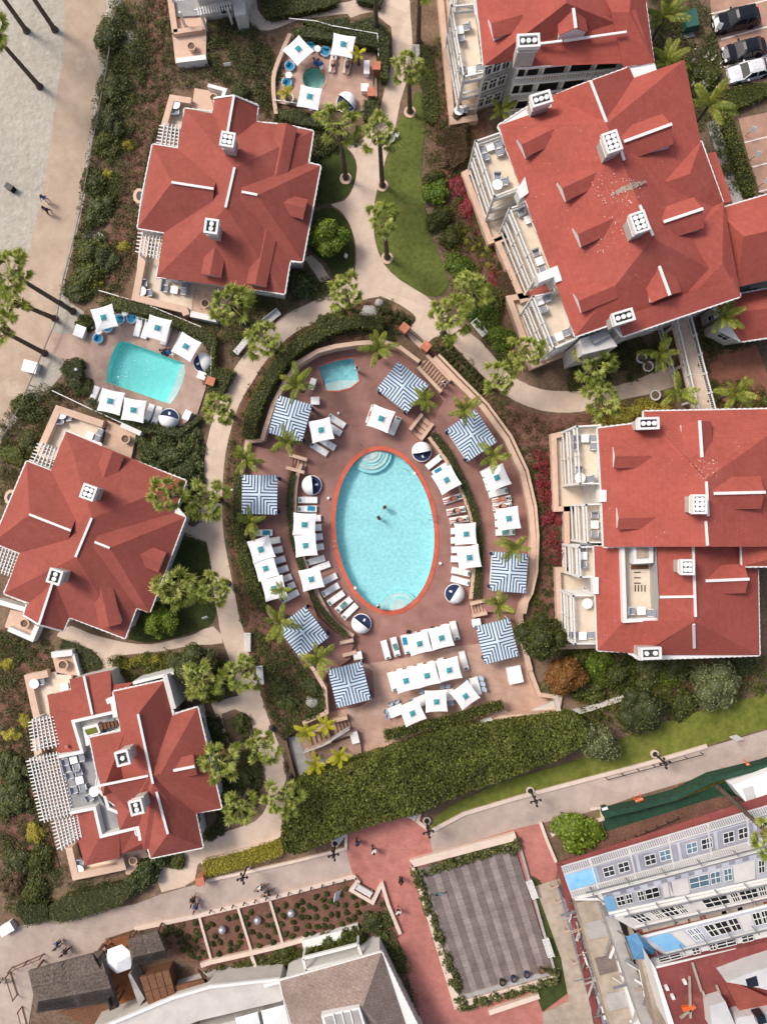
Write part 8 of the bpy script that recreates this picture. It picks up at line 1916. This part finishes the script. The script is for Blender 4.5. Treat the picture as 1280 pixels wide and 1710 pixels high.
# ---------------------------------------------------------------- dining tables with blue woven chairs
def dining(px, py, a, w, d, lab, chairs):
 c = P(px, py, ZD + .75); e = thing('dining_table', lab, 'table', (c.x, c.y, ZD), R(a), local=True)
 MB().box((0, 0, .74), (w, d, .05)).build('tabletop', m_canvas, e)
 for sx in (-1, 1):
  for sy in (-1, 1): MB().box((sx * (w / 2 - .1), sy * (d / 2 - .1), .36), (.07, .07, .72)).build('leg', m_white, e)
 for i, (dx, dy, ra) in enumerate(chairs):
  q = Matrix.Rotation(R(a), 2) @ Vector((dx, dy)); place(wc, wc_used, (c.x + q.x, c.y + q.y, ZD), R(a + ra), ('upper ' if dy > .5 else 'lower ' if dy < -.5 else '') + ('left' if dx < 0 else 'right') + (' first' if i % 2 == 0 else ' second') + ' pale blue chair, ' + lab.replace('white dining table ', 'table ', 1), 'pale blue woven chairs')
def proto_woven():
 e = thing('woven_chair', '', 'chair', local=True)
 MB().lathe([(.26, .4), (.27, .45), (0, .47)], n=14).build('seat', m_palebl, e); MB().lathe([(.28, .46), (.33, .8), (.31, .8), (.26, .46)], n=14, a0=R(20), a1=R(160)).build('backrest', m_palebl, e)
 for k in range(4): a = math.pi / 4 + k * math.pi / 2; MB().tube([(.2 * math.cos(a), .2 * math.sin(a), .42), (.26 * math.cos(a), .26 * math.sin(a), 0)], .02, 5).build('leg', m_white, e)
 return freeze(e)
wc = proto_woven(); wc_used = []
dining(661,1187,22,1.5,1.1,'white dining table left of the bottom left parasol',[(-.95,.3,90),(-.95,-.3,90),(-.3,.8,0),(.4,.8,0)])
dining(704,1170,22,1.5,1.1,'white dining table left of the bottom centre parasol',[(-.95,.3,90),(-.95,-.3,90),(.3,.8,0),(.95,.2,-90)])
dining(745,1161,8,1.6,1.2,'white dining table between the bottom centre and right parasols',[(-.3,.85,0),(.3,.85,0),(-.3,-.85,180),(.4,-.85,180)])
dining(793,1146,15,.9,1.9,'white dining table at the right end of the bottom row',[(.75,.6,-90),(.75,0,-90),(.75,-.6,-90),(-.75,.6,90),(-.75,-.3,90)])
# ---------------------------------------------------------------- lamp posts
def lamp(base, lab, h=3.2):
 b = P(*base, 0); e = thing('street_lamp', lab, 'street lamp', b)
 MB().lathe([(.42, 0), (.42, .35), (.3, .38), (.26, .3)], b, 16).build('base_ring', m_kerb, e)
 MB().lathe([(.26, .3), (.14, .4), (.1, .8), (.09, h)], b, 10).build('pole', m_dark, e)
 MB().lathe([(.0, h + .5), (.16, h + .35), (.2, h), (.1, h - .15)], b, 12).build('lantern', m_dark, e)
 for a in range(4):
  q = b + Vector((math.cos(a * 1.57 + .25) * .48, math.sin(a * 1.57 + .25) * .48, h - .1)); MB().bar(b + Vector((0, 0, h - .2)), q, .09, .09).build('arm', m_dark, e)
  MB().lathe([(0, .38), (.1, .26), (.13, .05), (.06, -.1)], q, 10).build('lantern', m_dark, e)
for b, lab in (((560,1406),'black multi armed street lamp at the left edge of the red plaza'), ((414,1443),'black multi armed street lamp in front of the yellow green hedge strip'), ((884,1319),'black multi armed street lamp beside the long lawn left of its twin'), ((1091,1258),'black multi armed street lamp at the right part of the grey road'), ((712,1369),'black multi armed street lamp at the right edge of the red plaza')):
 lamp(b, lab)
# low kerb rails
def kerb_rail(a, b, lab, n):
 A, B = P(*a, 0), P(*b, 0); e = thing('kerb_rail', lab, 'railing', ((A + B) / 2).to_tuple()); bar_obj('rail', A + Vector((0, 0, .8)), B + Vector((0, 0, .8)), .06, .06, m_dark, e)
 for k in range(n): p = A.lerp(B, k / (n - 1)); bar_obj('post', p, p + Vector((0, 0, .82)), .06, .06, m_dark, e)
kerb_rail((1010,1298), (1168,1256), 'thin dark handrail along the upper kerb of the grey road', 7)
kerb_rail((1006,1416), (1128,1362), 'thin rail in front of the red skirt roof of the wrapped hotel', 8)
for i in range(14):
 x = 352 + i * 18.6; y = 1520 - i * 4.25; p = P(x, y, .32); o = MB().lathe([(.07, 0), (.06, .5), (.1, .55), (0, .62)], (p.x, p.y, .3), 8).build('path_light', m_dark, origin=(p.x, p.y, .3)); tag(o, f'small dark path light, {ORD[i]} from the left on the pale mulch garden kerb', 'path light', 'path lights on the mulch garden kerb')
# ---------------------------------------------------------------- parking signs, box, barricades
for i, ((x, y), lab) in enumerate((((1172,8),'white parking sign at the top edge above the dark cars'), ((1188,58),'white parking sign between the two dark cars'), ((1242,228),'white parking sign at the first lower bay'), ((1250,268),'white parking sign at the second lower bay'), ((1265,312),'white parking sign at the third lower bay'))):
 p = P(x, y, 0); e = thing('parking_sign', lab, 'sign', p); MB().tube([p, p + Vector((.15, 0, 1.5))], .04, 6).build('post', m_scaf, e); MB().box((p.x + .17, p.y, 1.5), (.5, .06, .6), -.3, tilt=-.5).build('panel', m_white, e)
p = P(1153, 30, 1.2); e = thing('utility_box', 'green utility box with a sloped lid right of the upper villa', 'utility box', (p.x, p.y, 0), R(12), local=True)
MB().box((0, 0, .6), (1.3, 1.7, 1.2)).build('cabinet_body', m_teald, e); MB().box((-.33, 0, 1.24), (.66, 1.8, .06), tilt=0).box((.34, 0, 1.27), (.68, 1.8, .06)).build('lid', m_teald, e)
o = MB().box((0, 0, .08), (2.2, .5, .2)).build('concrete_pad', m_grey, origin=(0, 0, 0)); p = P(1140, 62, 0); o.location = p; o.rotation_euler = (0, 0, .2); tag(o, 'pale concrete block below the green utility box', 'block')
for i, ((x, y), lab) in enumerate((((1063,1332),'faded orange barricade, leftmost along the green screen'), ((1135,1314),'orange barricade, second from the left along the green screen'), ((1203,1288),'orange and white barricade, third along the green screen'), ((1240,1276),'orange barricade, rightmost along the green screen'))):
 p = P(x, y, 0); e = thing('barricade', lab, 'barricade', p, R(20 + i * 9), local=True)
 MB().box((0, 0, .65), (.8, .1, .5)).box((0, 0, .25), (.8, .08, .18)).build('panel', m_orange, e); MB().box((0, 0, .72), (.82, .12, .1)).build('white_stripe', m_white, e)
 for s in (-1, 1): MB().box((s * .36, 0, .05), (.1, .75, .1)).build('foot', m_orange, e)
p = P(1010, 1354, .5); cabinet(1010, 1353, 20, 'small dark green bin at the left end of the green screen', .5, .5, .9, 0, m_gfence, 'litter_bin', 'bin')
def sign_board(px, py, a, lab, w=.9, h=1.1):
 p = P(px, py, 0); e = thing('sign_board', lab, 'sign', p, R(a), local=True); MB().box((0, 0, .75), (w, .05, h), tilt=-.55).build('panel', m_white, e); MB().box((-w * .4, .05, .35), (.05, .05, .7)).box((w * .4, .05, .35), (.05, .05, .7)).build('post', m_scaf, e)
sign_board(1223,1229,-30,'white sign board on the lawn edge at the right of the grey road'); sign_board(564,1490,80,'narrow white sign board in the wide mulch bay'); sign_board(578,431,70,'small white sign on the dark island below the round tree', .4, .5); sign_board(345,1030,20,'small white sign on the dark lawn by the path corner', .6, .4); sign_board(382,114,10,'small white sign among the dark shrubs near the top', .7, .3)
# ---------------------------------------------------------------- cars
def car(px, py, a, paint, lab, suv=False):
 p = P(px, py, .9); e = thing('parked_car', lab, 'car', (p.x, p.y, 0), R(a), local=True); Lh, Wh = (2.45, .98) if suv else (2.3, .92); H1 = .95 if suv else .8; H2 = 1.75 if suv else 1.42
 st = [(-Lh, .35, .7), (-Lh + .06, H1 * .75, .86), (-Lh + .5, H1, .95), (-1.0, H1 + .03, 1), (1.0, H1 + .05, 1), (Lh - .45, H1 - .0, .96), (Lh - .05, H1 * .8, .84), (Lh, .4, .7)]
 mb = MB(); o = 0; V = []
 for x, z, k in st:
  wv = Wh * k; V += [Vector((x, -wv * .96, .22)), Vector((x, -wv, .5)), Vector((x, -wv * .9, z - .06)), Vector((x, -wv * .55, z)), Vector((x, wv * .55, z)), Vector((x, wv * .9, z - .06)), Vector((x, wv, .5)), Vector((x, wv * .96, .22))]
 F = [(i * 8 + j, (i + 1) * 8 + j, (i + 1) * 8 + (j + 1) % 8, i * 8 + (j + 1) % 8) for i in range(len(st) - 1) for j in range(8)]
 F += [tuple(range(8)), tuple(range((len(st) - 1) * 8 + 7, (len(st) - 1) * 8 - 1, -1))]
 mb.add(V, F); mb.build('body', paint, e, smooth=False)
 x0, x1, x2, x3 = (-1.0, -.35, Lh - .95, Lh - .4) if suv else (-1.05, -.35, 1.05, 1.75); wb, wt = Wh * .9, Wh * .7
 B = [Vector((x0, -wb, H1)), Vector((x3, -wb, H1)), Vector((x3, wb, H1)), Vector((x0, wb, H1)), Vector((x1, -wt, H2 - .05)), Vector((x2, -wt, H2 - .05)), Vector((x2, wt, H2 - .05)), Vector((x1, wt, H2 - .05))]
 MB().add(B, [(4, 5, 6, 7), (0, 1, 5, 4), (1, 2, 6, 5), (2, 3, 7, 6), (3, 0, 4, 7)]).build('window_glass', m_glass, e)
 n = 6; V = []
 for x, zz, k in ((x1 - .12, H2 - .1, .98), (x1 + .1, H2, 1.02), (x2 - .1, H2, 1.02), (x2 + .12, H2 - .1, .98)): V += [Vector((x, -wt * k, zz - .04)), Vector((x, -wt * .6, zz + .03)), Vector((x, wt * .6, zz + .03)), Vector((x, wt * k, zz - .04))]
 MB().add(V, [(i * 4 + j, (i + 1) * 4 + j, (i + 1) * 4 + j + 1, i * 4 + j + 1) for i in range(3) for j in range(3)]).build('car_roof', paint, e)
 mb = MB()
 for s in (-1, 1):
  mb.bar((x0, s * wb, H1), (x1, s * wt, H2 - .05), .09, .08); mb.bar((x3, s * wb, H1), (x2, s * wt, H2 - .05), .09, .08); mb.bar(((x1 + x2) / 2, s * (wt + .01), H2 - .05), ((x1 + x2) / 2 + .1, s * (wb + .01), H1), .09, .08)
 mb.build('pillar_frame', paint, e)
 for s in (-1, 1):
  for x in (-1.4, 1.4):
   w_ = MB().lathe([(.0, -.1), (.33, -.1), (.34, 0), (.33, .1), (0, .1)], n=16);
   for v in w_.v: v.x, v.y, v.z = v.x + x, v.z + s * (Wh - .08), v.y + .34
   w_.build('wheel', m_tyre, e)
  MB().box((-.55, s * (Wh + .1), H1 + .05), (.16, .22, .14)).build('side_mirror', paint, e); MB().box((-Lh + .12, s * Wh * .68, H1 * .72), (.2, .3, .14)).build('headlight', m_canvas, e); MB().box((Lh - .1, s * Wh * .7, H1 * .72), (.12, .28, .14)).build('tail_light', m_cred, e)
 MB().box((-Lh - .01, 0, .5), (.04, .5, .12)).build('number_plate', m_white, e)
car(1231,30,12,m_carblk,'large black SUV, uppermost of the cars at the upper right corner',True); car(1245,80,14,m_carblk,'black car parked between the SUV and the white car'); car(1254,115,14,m_carwht,'white car parked lowest of the cars at the upper right corner')
# ---------------------------------------------------------------- people
def person(px, py, heading, lab, pose='walk', z=0.0, shirt=None, pants=None, skin=None, hair=None, bag=None, shorts=False, bare=False):
 p = P(px, py, z + .9); e = thing('person', lab, 'person', (p.x, p.y, z), R(heading), local=True); skin = skin or m_skin
 if pose in ('walk', 'stand'):
  s = .22 if pose == 'walk' else .04
  J = dict(pel=(0, 0, .96), che=(0, .02, 1.3), nec=(0, .02, 1.5), hea=(0, .05, 1.64), sl=(-.19, .02, 1.43), sr=(.19, .02, 1.43), el=(-.24, -s * .8, 1.15), er=(.24, s * .8, 1.15), wl=(-.23, -s * .3, .93), wr=(.23, s * 1.4, .95), hl=(-.1, 0, .92), hr=(.1, 0, .92), kl=(-.1, s * .9, .52), kr=(.1, -s * .4, .52), al=(-.1, s * .8, .09), ar=(.1, -s * 1.6, .12), tl=(-.1, s * .8 + .16, .04), tr=(.1, -s * 1.6 + .15, .05))
 elif pose == 'lie':
  J = dict(pel=(0, -.1, .5), che=(0, .26, .6), nec=(0, .45, .68), hea=(0, .58, .76), sl=(-.19, .38, .64), sr=(.19, .38, .64), el=(-.28, .14, .52), er=(.3, .2, .52), wl=(-.26, -.1, .5), wr=(.2, .42, .66), hl=(-.1, -.14, .5), hr=(.1, -.14, .5), kl=(-.11, -.55, .54), kr=(.14, -.52, .62), al=(-.12, -.95, .5), ar=(.1, -.9, .48), tl=(-.12, -1.0, .6), tr=(.1, -.98, .58))
 elif pose == 'swim':
  J = dict(pel=(0, -.1, -.2), che=(0, .2, -.1), nec=(0, .4, -.02), hea=(0, .5, .05), sl=(-.19, .32, -.1), sr=(.19, .32, -.1), el=(-.45, .45, -.12), er=(.45, .4, -.12), wl=(-.5, .7, -.12), wr=(.6, .6, -.12), hl=(-.1, -.14, -.25), hr=(.1, -.14, -.25), kl=(-.14, -.5, -.35), kr=(.16, -.5, -.3), al=(-.16, -.85, -.5), ar=(.16, -.85, -.45), tl=(-.16, -.95, -.55), tr=(.16, -.95, -.5))
 else:  # riding a bicycle
  J = dict(pel=(0, -.25, .95), che=(0, -.02, 1.26), nec=(0, .1, 1.43), hea=(0, .2, 1.55), sl=(-.19, .06, 1.36), sr=(.19, .06, 1.36), el=(-.27, .26, 1.2), er=(.27, .26, 1.2), wl=(-.25, .45, 1.06), wr=(.25, .45, 1.06), hl=(-.1, -.22, .92), hr=(.1, -.22, .92), kl=(-.12, .16, .72), kr=(.12, .08, .58), al=(-.12, .02, .36), ar=(.12, -.05, .16), tl=(-.12, .16, .32), tr=(.12, .1, .13))
 rad = dict(pel=.14, che=.15, nec=.06, hea=.105, sl=.07, sr=.07, el=.045, er=.045, wl=.035, wr=.035, hl=.1, hr=.1, kl=.065, kr=.065, al=.045, ar=.045, tl=.04, tr=.04)
 E = [('pel','che'),('che','nec'),('nec','hea'),('che','sl'),('sl','el'),('el','wl'),('che','sr'),('sr','er'),('er','wr'),('pel','hl'),('hl','kl'),('kl','al'),('al','tl'),('pel','hr'),('hr','kr'),('kr','ar'),('ar','tr')]
 hands = []
 for s_ in ('l', 'r'):        # hand: palm and five short fingers
  w_ = Vector(J['w' + s_]); d = (w_ - Vector(J['e' + s_])).normalized(); q = d.cross(Vector((0, 0, 1)));
  q = q.normalized() if q.length > .1 else Vector((1, 0, 0)); J['p' + s_] = tuple(w_ + d * .07); rad['p' + s_] = .035; hands.append(('w' + s_, 'p' + s_))
  for k in range(5):
   L = (.05, .08, .085, .08, .065)[k]; off = (-.035, -.022, -.007, .008, .023)[k]
   n_ = f'f{s_}{k}'; J[n_] = tuple(w_ + d * ((.03 if k == 0 else .08) + L) + q * (off * (1.6 if k == 0 else 1)) + Vector((0, 0, -.01))); rad[n_] = .009; hands.append(('p' + s_, n_))
 def skinmesh(name, keys, edges, mat, grow=0.0, parent=e):
  idx = {k: i for i, k in enumerate(keys)}; me = bpy.data.meshes.new(name); me.from_pydata([J[k] for k in keys], [(idx[a], idx[b]) for a, b in edges], []); me.materials.append(mat)
  o = bpy.data.objects.new(name, me); col.objects.link(o); o.parent = parent; md = o.modifiers.new('skin', 'SKIN'); o.modifiers.new('sub', 'SUBSURF').levels = 1; o.modifiers['sub'].render_levels = 1
  sk = me.skin_vertices
  if not sk:
   import bmesh; b = bmesh.new(); b.from_mesh(me); b.verts.layers.skin.verify(); b.to_mesh(me); b.free(); sk = me.skin_vertices
  for k in keys: r_ = rad[k] + grow; sk[0].data[idx[k]].radius = (r_, r_)
  sk[0].data[0].use_root = True
  return o
 body = skinmesh('body', list(J), E + hands, skin)
 if not bare: skinmesh('shirt', ['che','pel','sl','sr','el','er'], [('che','pel'),('che','sl'),('che','sr'),('sl','el'),('sr','er')], shirt or m_cwht, .022)
 if shorts or bare:
  for s_ in ('l', 'r'): J['m' + s_] = tuple(Vector(J['h' + s_]).lerp(Vector(J['k' + s_]), .3 if bare else .75)); rad['m' + s_] = .085
  skinmesh('shorts', ['pel','hl','hr','ml','mr'], [('pel','hl'),('hl','ml'),('pel','hr'),('hr','mr')], pants or m_cgrey, .018)
 else: skinmesh('trousers', ['pel','hl','hr','kl','kr','al','ar'], [('pel','hl'),('hl','kl'),('kl','al'),('pel','hr'),('hr','kr'),('kr','ar')], pants or m_cgrey, .02)
 hd = Vector(J['hea']); up = (hd - Vector(J['nec'])).normalized()
 cv, cf = core_arrays(.125, .135, .12, 14, 7, .02, np.random.default_rng(3), -.15); ho = bpy.data.objects.new('hair', np_mesh('hair', cv, cf, hair or m_hair, smooth=True)); col.objects.link(ho); ho.parent = e
 ho.location = hd + up * .035 + Vector((0, -.015, 0)); ho.rotation_euler = up.to_track_quat('Z', 'Y').to_euler() if pose in ('lie',) else (0, 0, 0)
 MB().box((hd.x, hd.y + .115, hd.z - .01), (.03, .04, .05)).build('nose', skin, e) if pose != 'lie' else MB().box((hd.x, hd.y - .04, hd.z + .1), (.03, .05, .04)).build('nose', skin, e)
 return e
def bike(px, py, heading, lab, mat=None):
 p = P(px, py, .4); e = thing('bicycle', lab, 'bicycle', (p.x, p.y, 0), R(heading), local=True)
 for y in (-.52, .52):
  mb = MB(); n = 20; mb.tube([(0, y + .33 * math.cos(2 * math.pi * i / n), .34 + .33 * math.sin(2 * math.pi * i / n)) for i in range(n + 1)], .025, 6)
  for k in range(6): a = k * math.pi / 6 * 2; mb.tube([(0, y, .34), (0, y + .32 * math.cos(a), .34 + .32 * math.sin(a))], .006, 3)
  mb.build('wheel', m_tyre, e)
 mb = MB()
 for a, b in (((0, -.52, .34), (0, -.05, .3)), ((0, -.52, .34), (0, -.2, .8)), ((0, -.2, .8), (0, -.05, .3)), ((0, -.05, .3), (0, .42, .8)), ((0, -.18, .76), (0, .4, .84)), ((0, .4, .98), (0, .52, .34))): mb.tube([a, b], .02, 6)
 mb.build('bike_frame', mat or m_dark, e); MB().tube([(-.28, .3, 1.02), (-.1, .42, 1.0), (.1, .42, 1.0), (.28, .3, 1.02)], .016, 5).build('handlebar', m_scaf, e)
 MB().box((0, -.24, .86), (.14, .27, .06)).build('saddle', m_cblk, e)
bike(98, 1580, -55, 'bicycle ridden by the person in bright blue at the lower left'); person(97, 1575, -55, 'person in a bright blue top riding a bicycle at the lower left', 'ride', .0, m_cblue, m_cblk)
bike(109, 1590, -50, 'bicycle ridden by the person in navy near the thatched hut'); person(109, 1588, -50, 'person in navy clothes riding a bicycle near the thatched hut', 'ride', .0, m_cgrey, m_cblk)
bike(322, 1505, -20, 'bicycle ridden by the person in black on the grey road'); person(322, 1503, -20, 'person in black riding on the road left of the mulch garden', 'ride', .0, m_cblk, m_cblk)
bike(327, 1516, -25, 'bicycle ridden by the person in a blue shirt on the grey road'); person(327, 1514, -25, 'person in a blue shirt riding beside the mulch garden kerb', 'ride', .0, m_cblue, m_cgrey)
bike(436, 1483, -65, 'bicycle ridden by the person in pale grey on the grey road'); person(435, 1482, -65, 'person in a pale top riding on the middle of the road', 'ride', .0, m_cwht, m_cgrey)
bike(447, 1491, -60, 'bicycle ridden by the person in dark blue on the grey road'); person(447, 1490, -60, 'person in dark blue riding near the white divider kerb', 'ride', .0, m_navy, m_cblk)
bike(7, 1637, -100, 'bicycle standing at the far lower left edge')
person(597, 1407, 10, 'person in grey with arms out at the upper left of the red plaza', 'walk', 0, m_cgrey, m_cblk); person(624, 1420, 200, 'person in white with a bag in the middle of the red plaza', 'walk', 0, m_cwht, m_cblk); person(669, 1470, 180, 'person in black standing left of the plank deck', 'stand', 0, m_cblk, m_cblk); person(665, 1522, 0, 'person in a white shirt walking on the left strip of the red plaza', 'walk', 0, m_cwht, m_cblk, shorts=True)
person(74, 331, 170, 'person with a bright blue top walking on the promenade, upper of two', 'walk', 0, m_cblue, m_cwht); person(77, 350, 150, 'person in dark trousers walking on the promenade, lower of two', 'walk', 0, m_cgrey, m_cblk)
person(642, 847, 40, 'swimmer standing in the middle of the oval pool, upper one', 'stand', ZD - 1.22, bare=True, pants=m_cblk); person(632, 865, -60, 'darker swimmer left of the other one in the oval pool', 'stand', ZD - 1.22, bare=True, pants=m_cblk, skin=m_skin2)
def sunbather(x, y, a, z, lab, pants, hair=None, skin=None): person(x, y, a - 90, lab, 'lie', z, bare=True, pants=pants, hair=hair, skin=skin)
sunbather(755,833,18,ZD,'sunbather in red lying on the fifth lounger right of the oval pool',m_cred); sunbather(761,853,12,ZD,'sunbather in dark swimwear on the sixth lounger right of the pool',m_cblk); sunbather(766,869,9,ZD,'sunbather with dark hair on the seventh lounger right of the pool',m_navy)
sunbather(838,846,9,ZR,'sunbather with dark hair under the right outer wall',m_cblk); sunbather(837,834,12,ZR,'sunbather in orange under the right outer wall',m_orange); sunbather(620,692,70,ZD,'sunbather in red beside the top cabana parasol',m_cred)
sunbather(556,104,82,.02,'sunbather in dark swimwear on the left spa lounger',m_cblk); sunbather(580,106,80,.02,'sunbather in grey on the right spa lounger',m_cgrey)
person(530, 104, 40, 'person in blue sitting on the upper rim of the round spa', 'lie', -.3, m_cblue, m_cblue, shorts=True); person(535, 107, 20, 'person in blue and white beside the round spa', 'lie', -.3, m_cblue, m_cwht, shorts=True)
person(275, 589, 60, 'person in dark blue at the upper rim of the small pool', 'lie', -.25, m_navy, m_navy, shorts=True); person(284, 589, 50, 'person in blue and white at the rim of the small pool', 'lie', -.25, m_cblue, m_cwht, shorts=True)
person(722, 1049, 0, 'small dark clothed person above the top lounger row, right', 'stand', ZD, m_cblk, m_cblk); person(682, 1055, 0, 'small dark clothed person above the top lounger row, left', 'stand', ZD, m_cblk, m_cblk); person(716, 660, -40, 'person in dark clothes on the long stairs by the gate', 'walk', ZR, m_cblk, m_cgrey); person(741, 640, 130, 'person in white at the foot of the long stairs', 'walk', ZR, m_cwht, m_cgrey); person(596, 617, 0, 'small child in white standing beside the blue spa', 'stand', ZD, m_cwht, m_cwht); person(632, 1012, 120, 'person in white at the lower tip of the oval pool', 'stand', ZD, m_cwht, m_cred, shorts=True)
# pool handrails
def handrail(px, py, a, z, lab):
 p = P(px, py, z); e = thing('pool_handrail', lab, 'handrail', p, R(a), local=True)
 for s in (-1, 1): MB().tube([(s * .28, -.35, 0), (s * .28, -.3, .75), (s * .28, .0, .85), (s * .28, .35, .55), (s * .28, .4, -.5)], .03, 6).build('rail', m_scaf, e)
handrail(722,864,85,ZD,'steel handrails at the right rim of the oval pool'); handrail(680,781,60,ZD,'steel handrails at the upper right rim of the oval pool'); handrail(561,908,-95,ZD,'steel handrails at the left rim of the oval pool'); handrail(190,646,-160,.1,'steel handrails at the lower left rim of the small pool')
o = MB().tube([P(601, 741, ZD) + Vector((0, 0, 0)), P(602, 746, ZD) + Vector((0, 0, .9)), P(609, 765, ZD) + Vector((0, 0, .4))], .035, 6).build('stair_rail', m_scaf, origin=P(604, 748, ZD)); tag(o, 'single steel rail over the upper curved steps of the oval pool', 'handrail')
# items on the plank deck and the beach
bike(732, 1491, -80, 'teal bicycle lying parked on the left edge of the plank deck', m_teal); bike(716, 1458, -70, 'dark bicycle in the upper left corner of the plank deck')
for x, y, lab, m in ((838,1641,'dark pot at the lower edge of the plank deck, left of two blue ones',m_dark), (857,1635,'blue pot on the lower edge of the plank deck, left one',m_navy), (879,1628,'blue pot on the lower edge of the plank deck, right one',m_navy), (903,1621,'dark red pot at the lower right corner of the plank deck',m_brwood), (846,1417,'dark pot at the upper right corner of the plank deck',m_dark)): pot(x, y, .3, lab, .27, m)
p = P(18, 314, .4); e = thing('beach_bin', 'dark square bin standing alone on the sand', 'bin', (p.x, p.y, 0), R(-30), local=True); MB().box((0, 0, .4), (.75, .55, .8)).build('bin_body', m_cblk, e); MB().box((0, 0, .82), (.8, .6, .06)).box((0, .2, .86), (.4, .06, .05)).build('lid', m_dark, e)
cabinet(10,1552,30,'white folding stand at the left end of the road',1.4,.9,.8,0,m_white,'folding_stand','stand')

# towels left on loungers
for i, (x, y, a, z, lab) in enumerate(((514,849,180,ZD,'second lounger left of the oval pool'), (552,985,210,ZD,'tenth lounger left of the oval pool'), (574,1010,220,ZD,'twelfth lounger left of the oval pool'), (736,783,34,ZD,'second lounger right of the oval pool'), (769,955,-12,ZD,'lounger above the lower right daybed'), (660,1080,-76,ZD,'second lounger of the top row'), (677,1076,-76,ZD,'third lounger of the top row'), (659,711,66,ZD,'lounger right of the top parasol'), (843,889,2,ZR,'lowest lounger under the right outer wall'), (439,890,182,ZR,'uppermost lounger under the left outer wall'))):
 c = P(x, y, z + .4); d = Matrix.Rotation(R(a), 2) @ Vector((-.35 + .2 * (i % 3), 0)); mb = MB()
 for k in range(4): mb.box((-.3 + k * .2, 0, .02 + .012 * (k % 2)), (.19, .5, .03))
 o = mb.build('towel', (m_blue, m_cwht, m_pillow)[i % 3], origin=(0, 0, 0)); o.location = (c.x + d.x, c.y + d.y, z + .41); o.rotation_euler = (0, 0, R(a + 6 * (i % 3 - 1))); tag(o, ('blue', 'white', 'green')[i % 3] + ' towel spread on the ' + lab, 'towel')
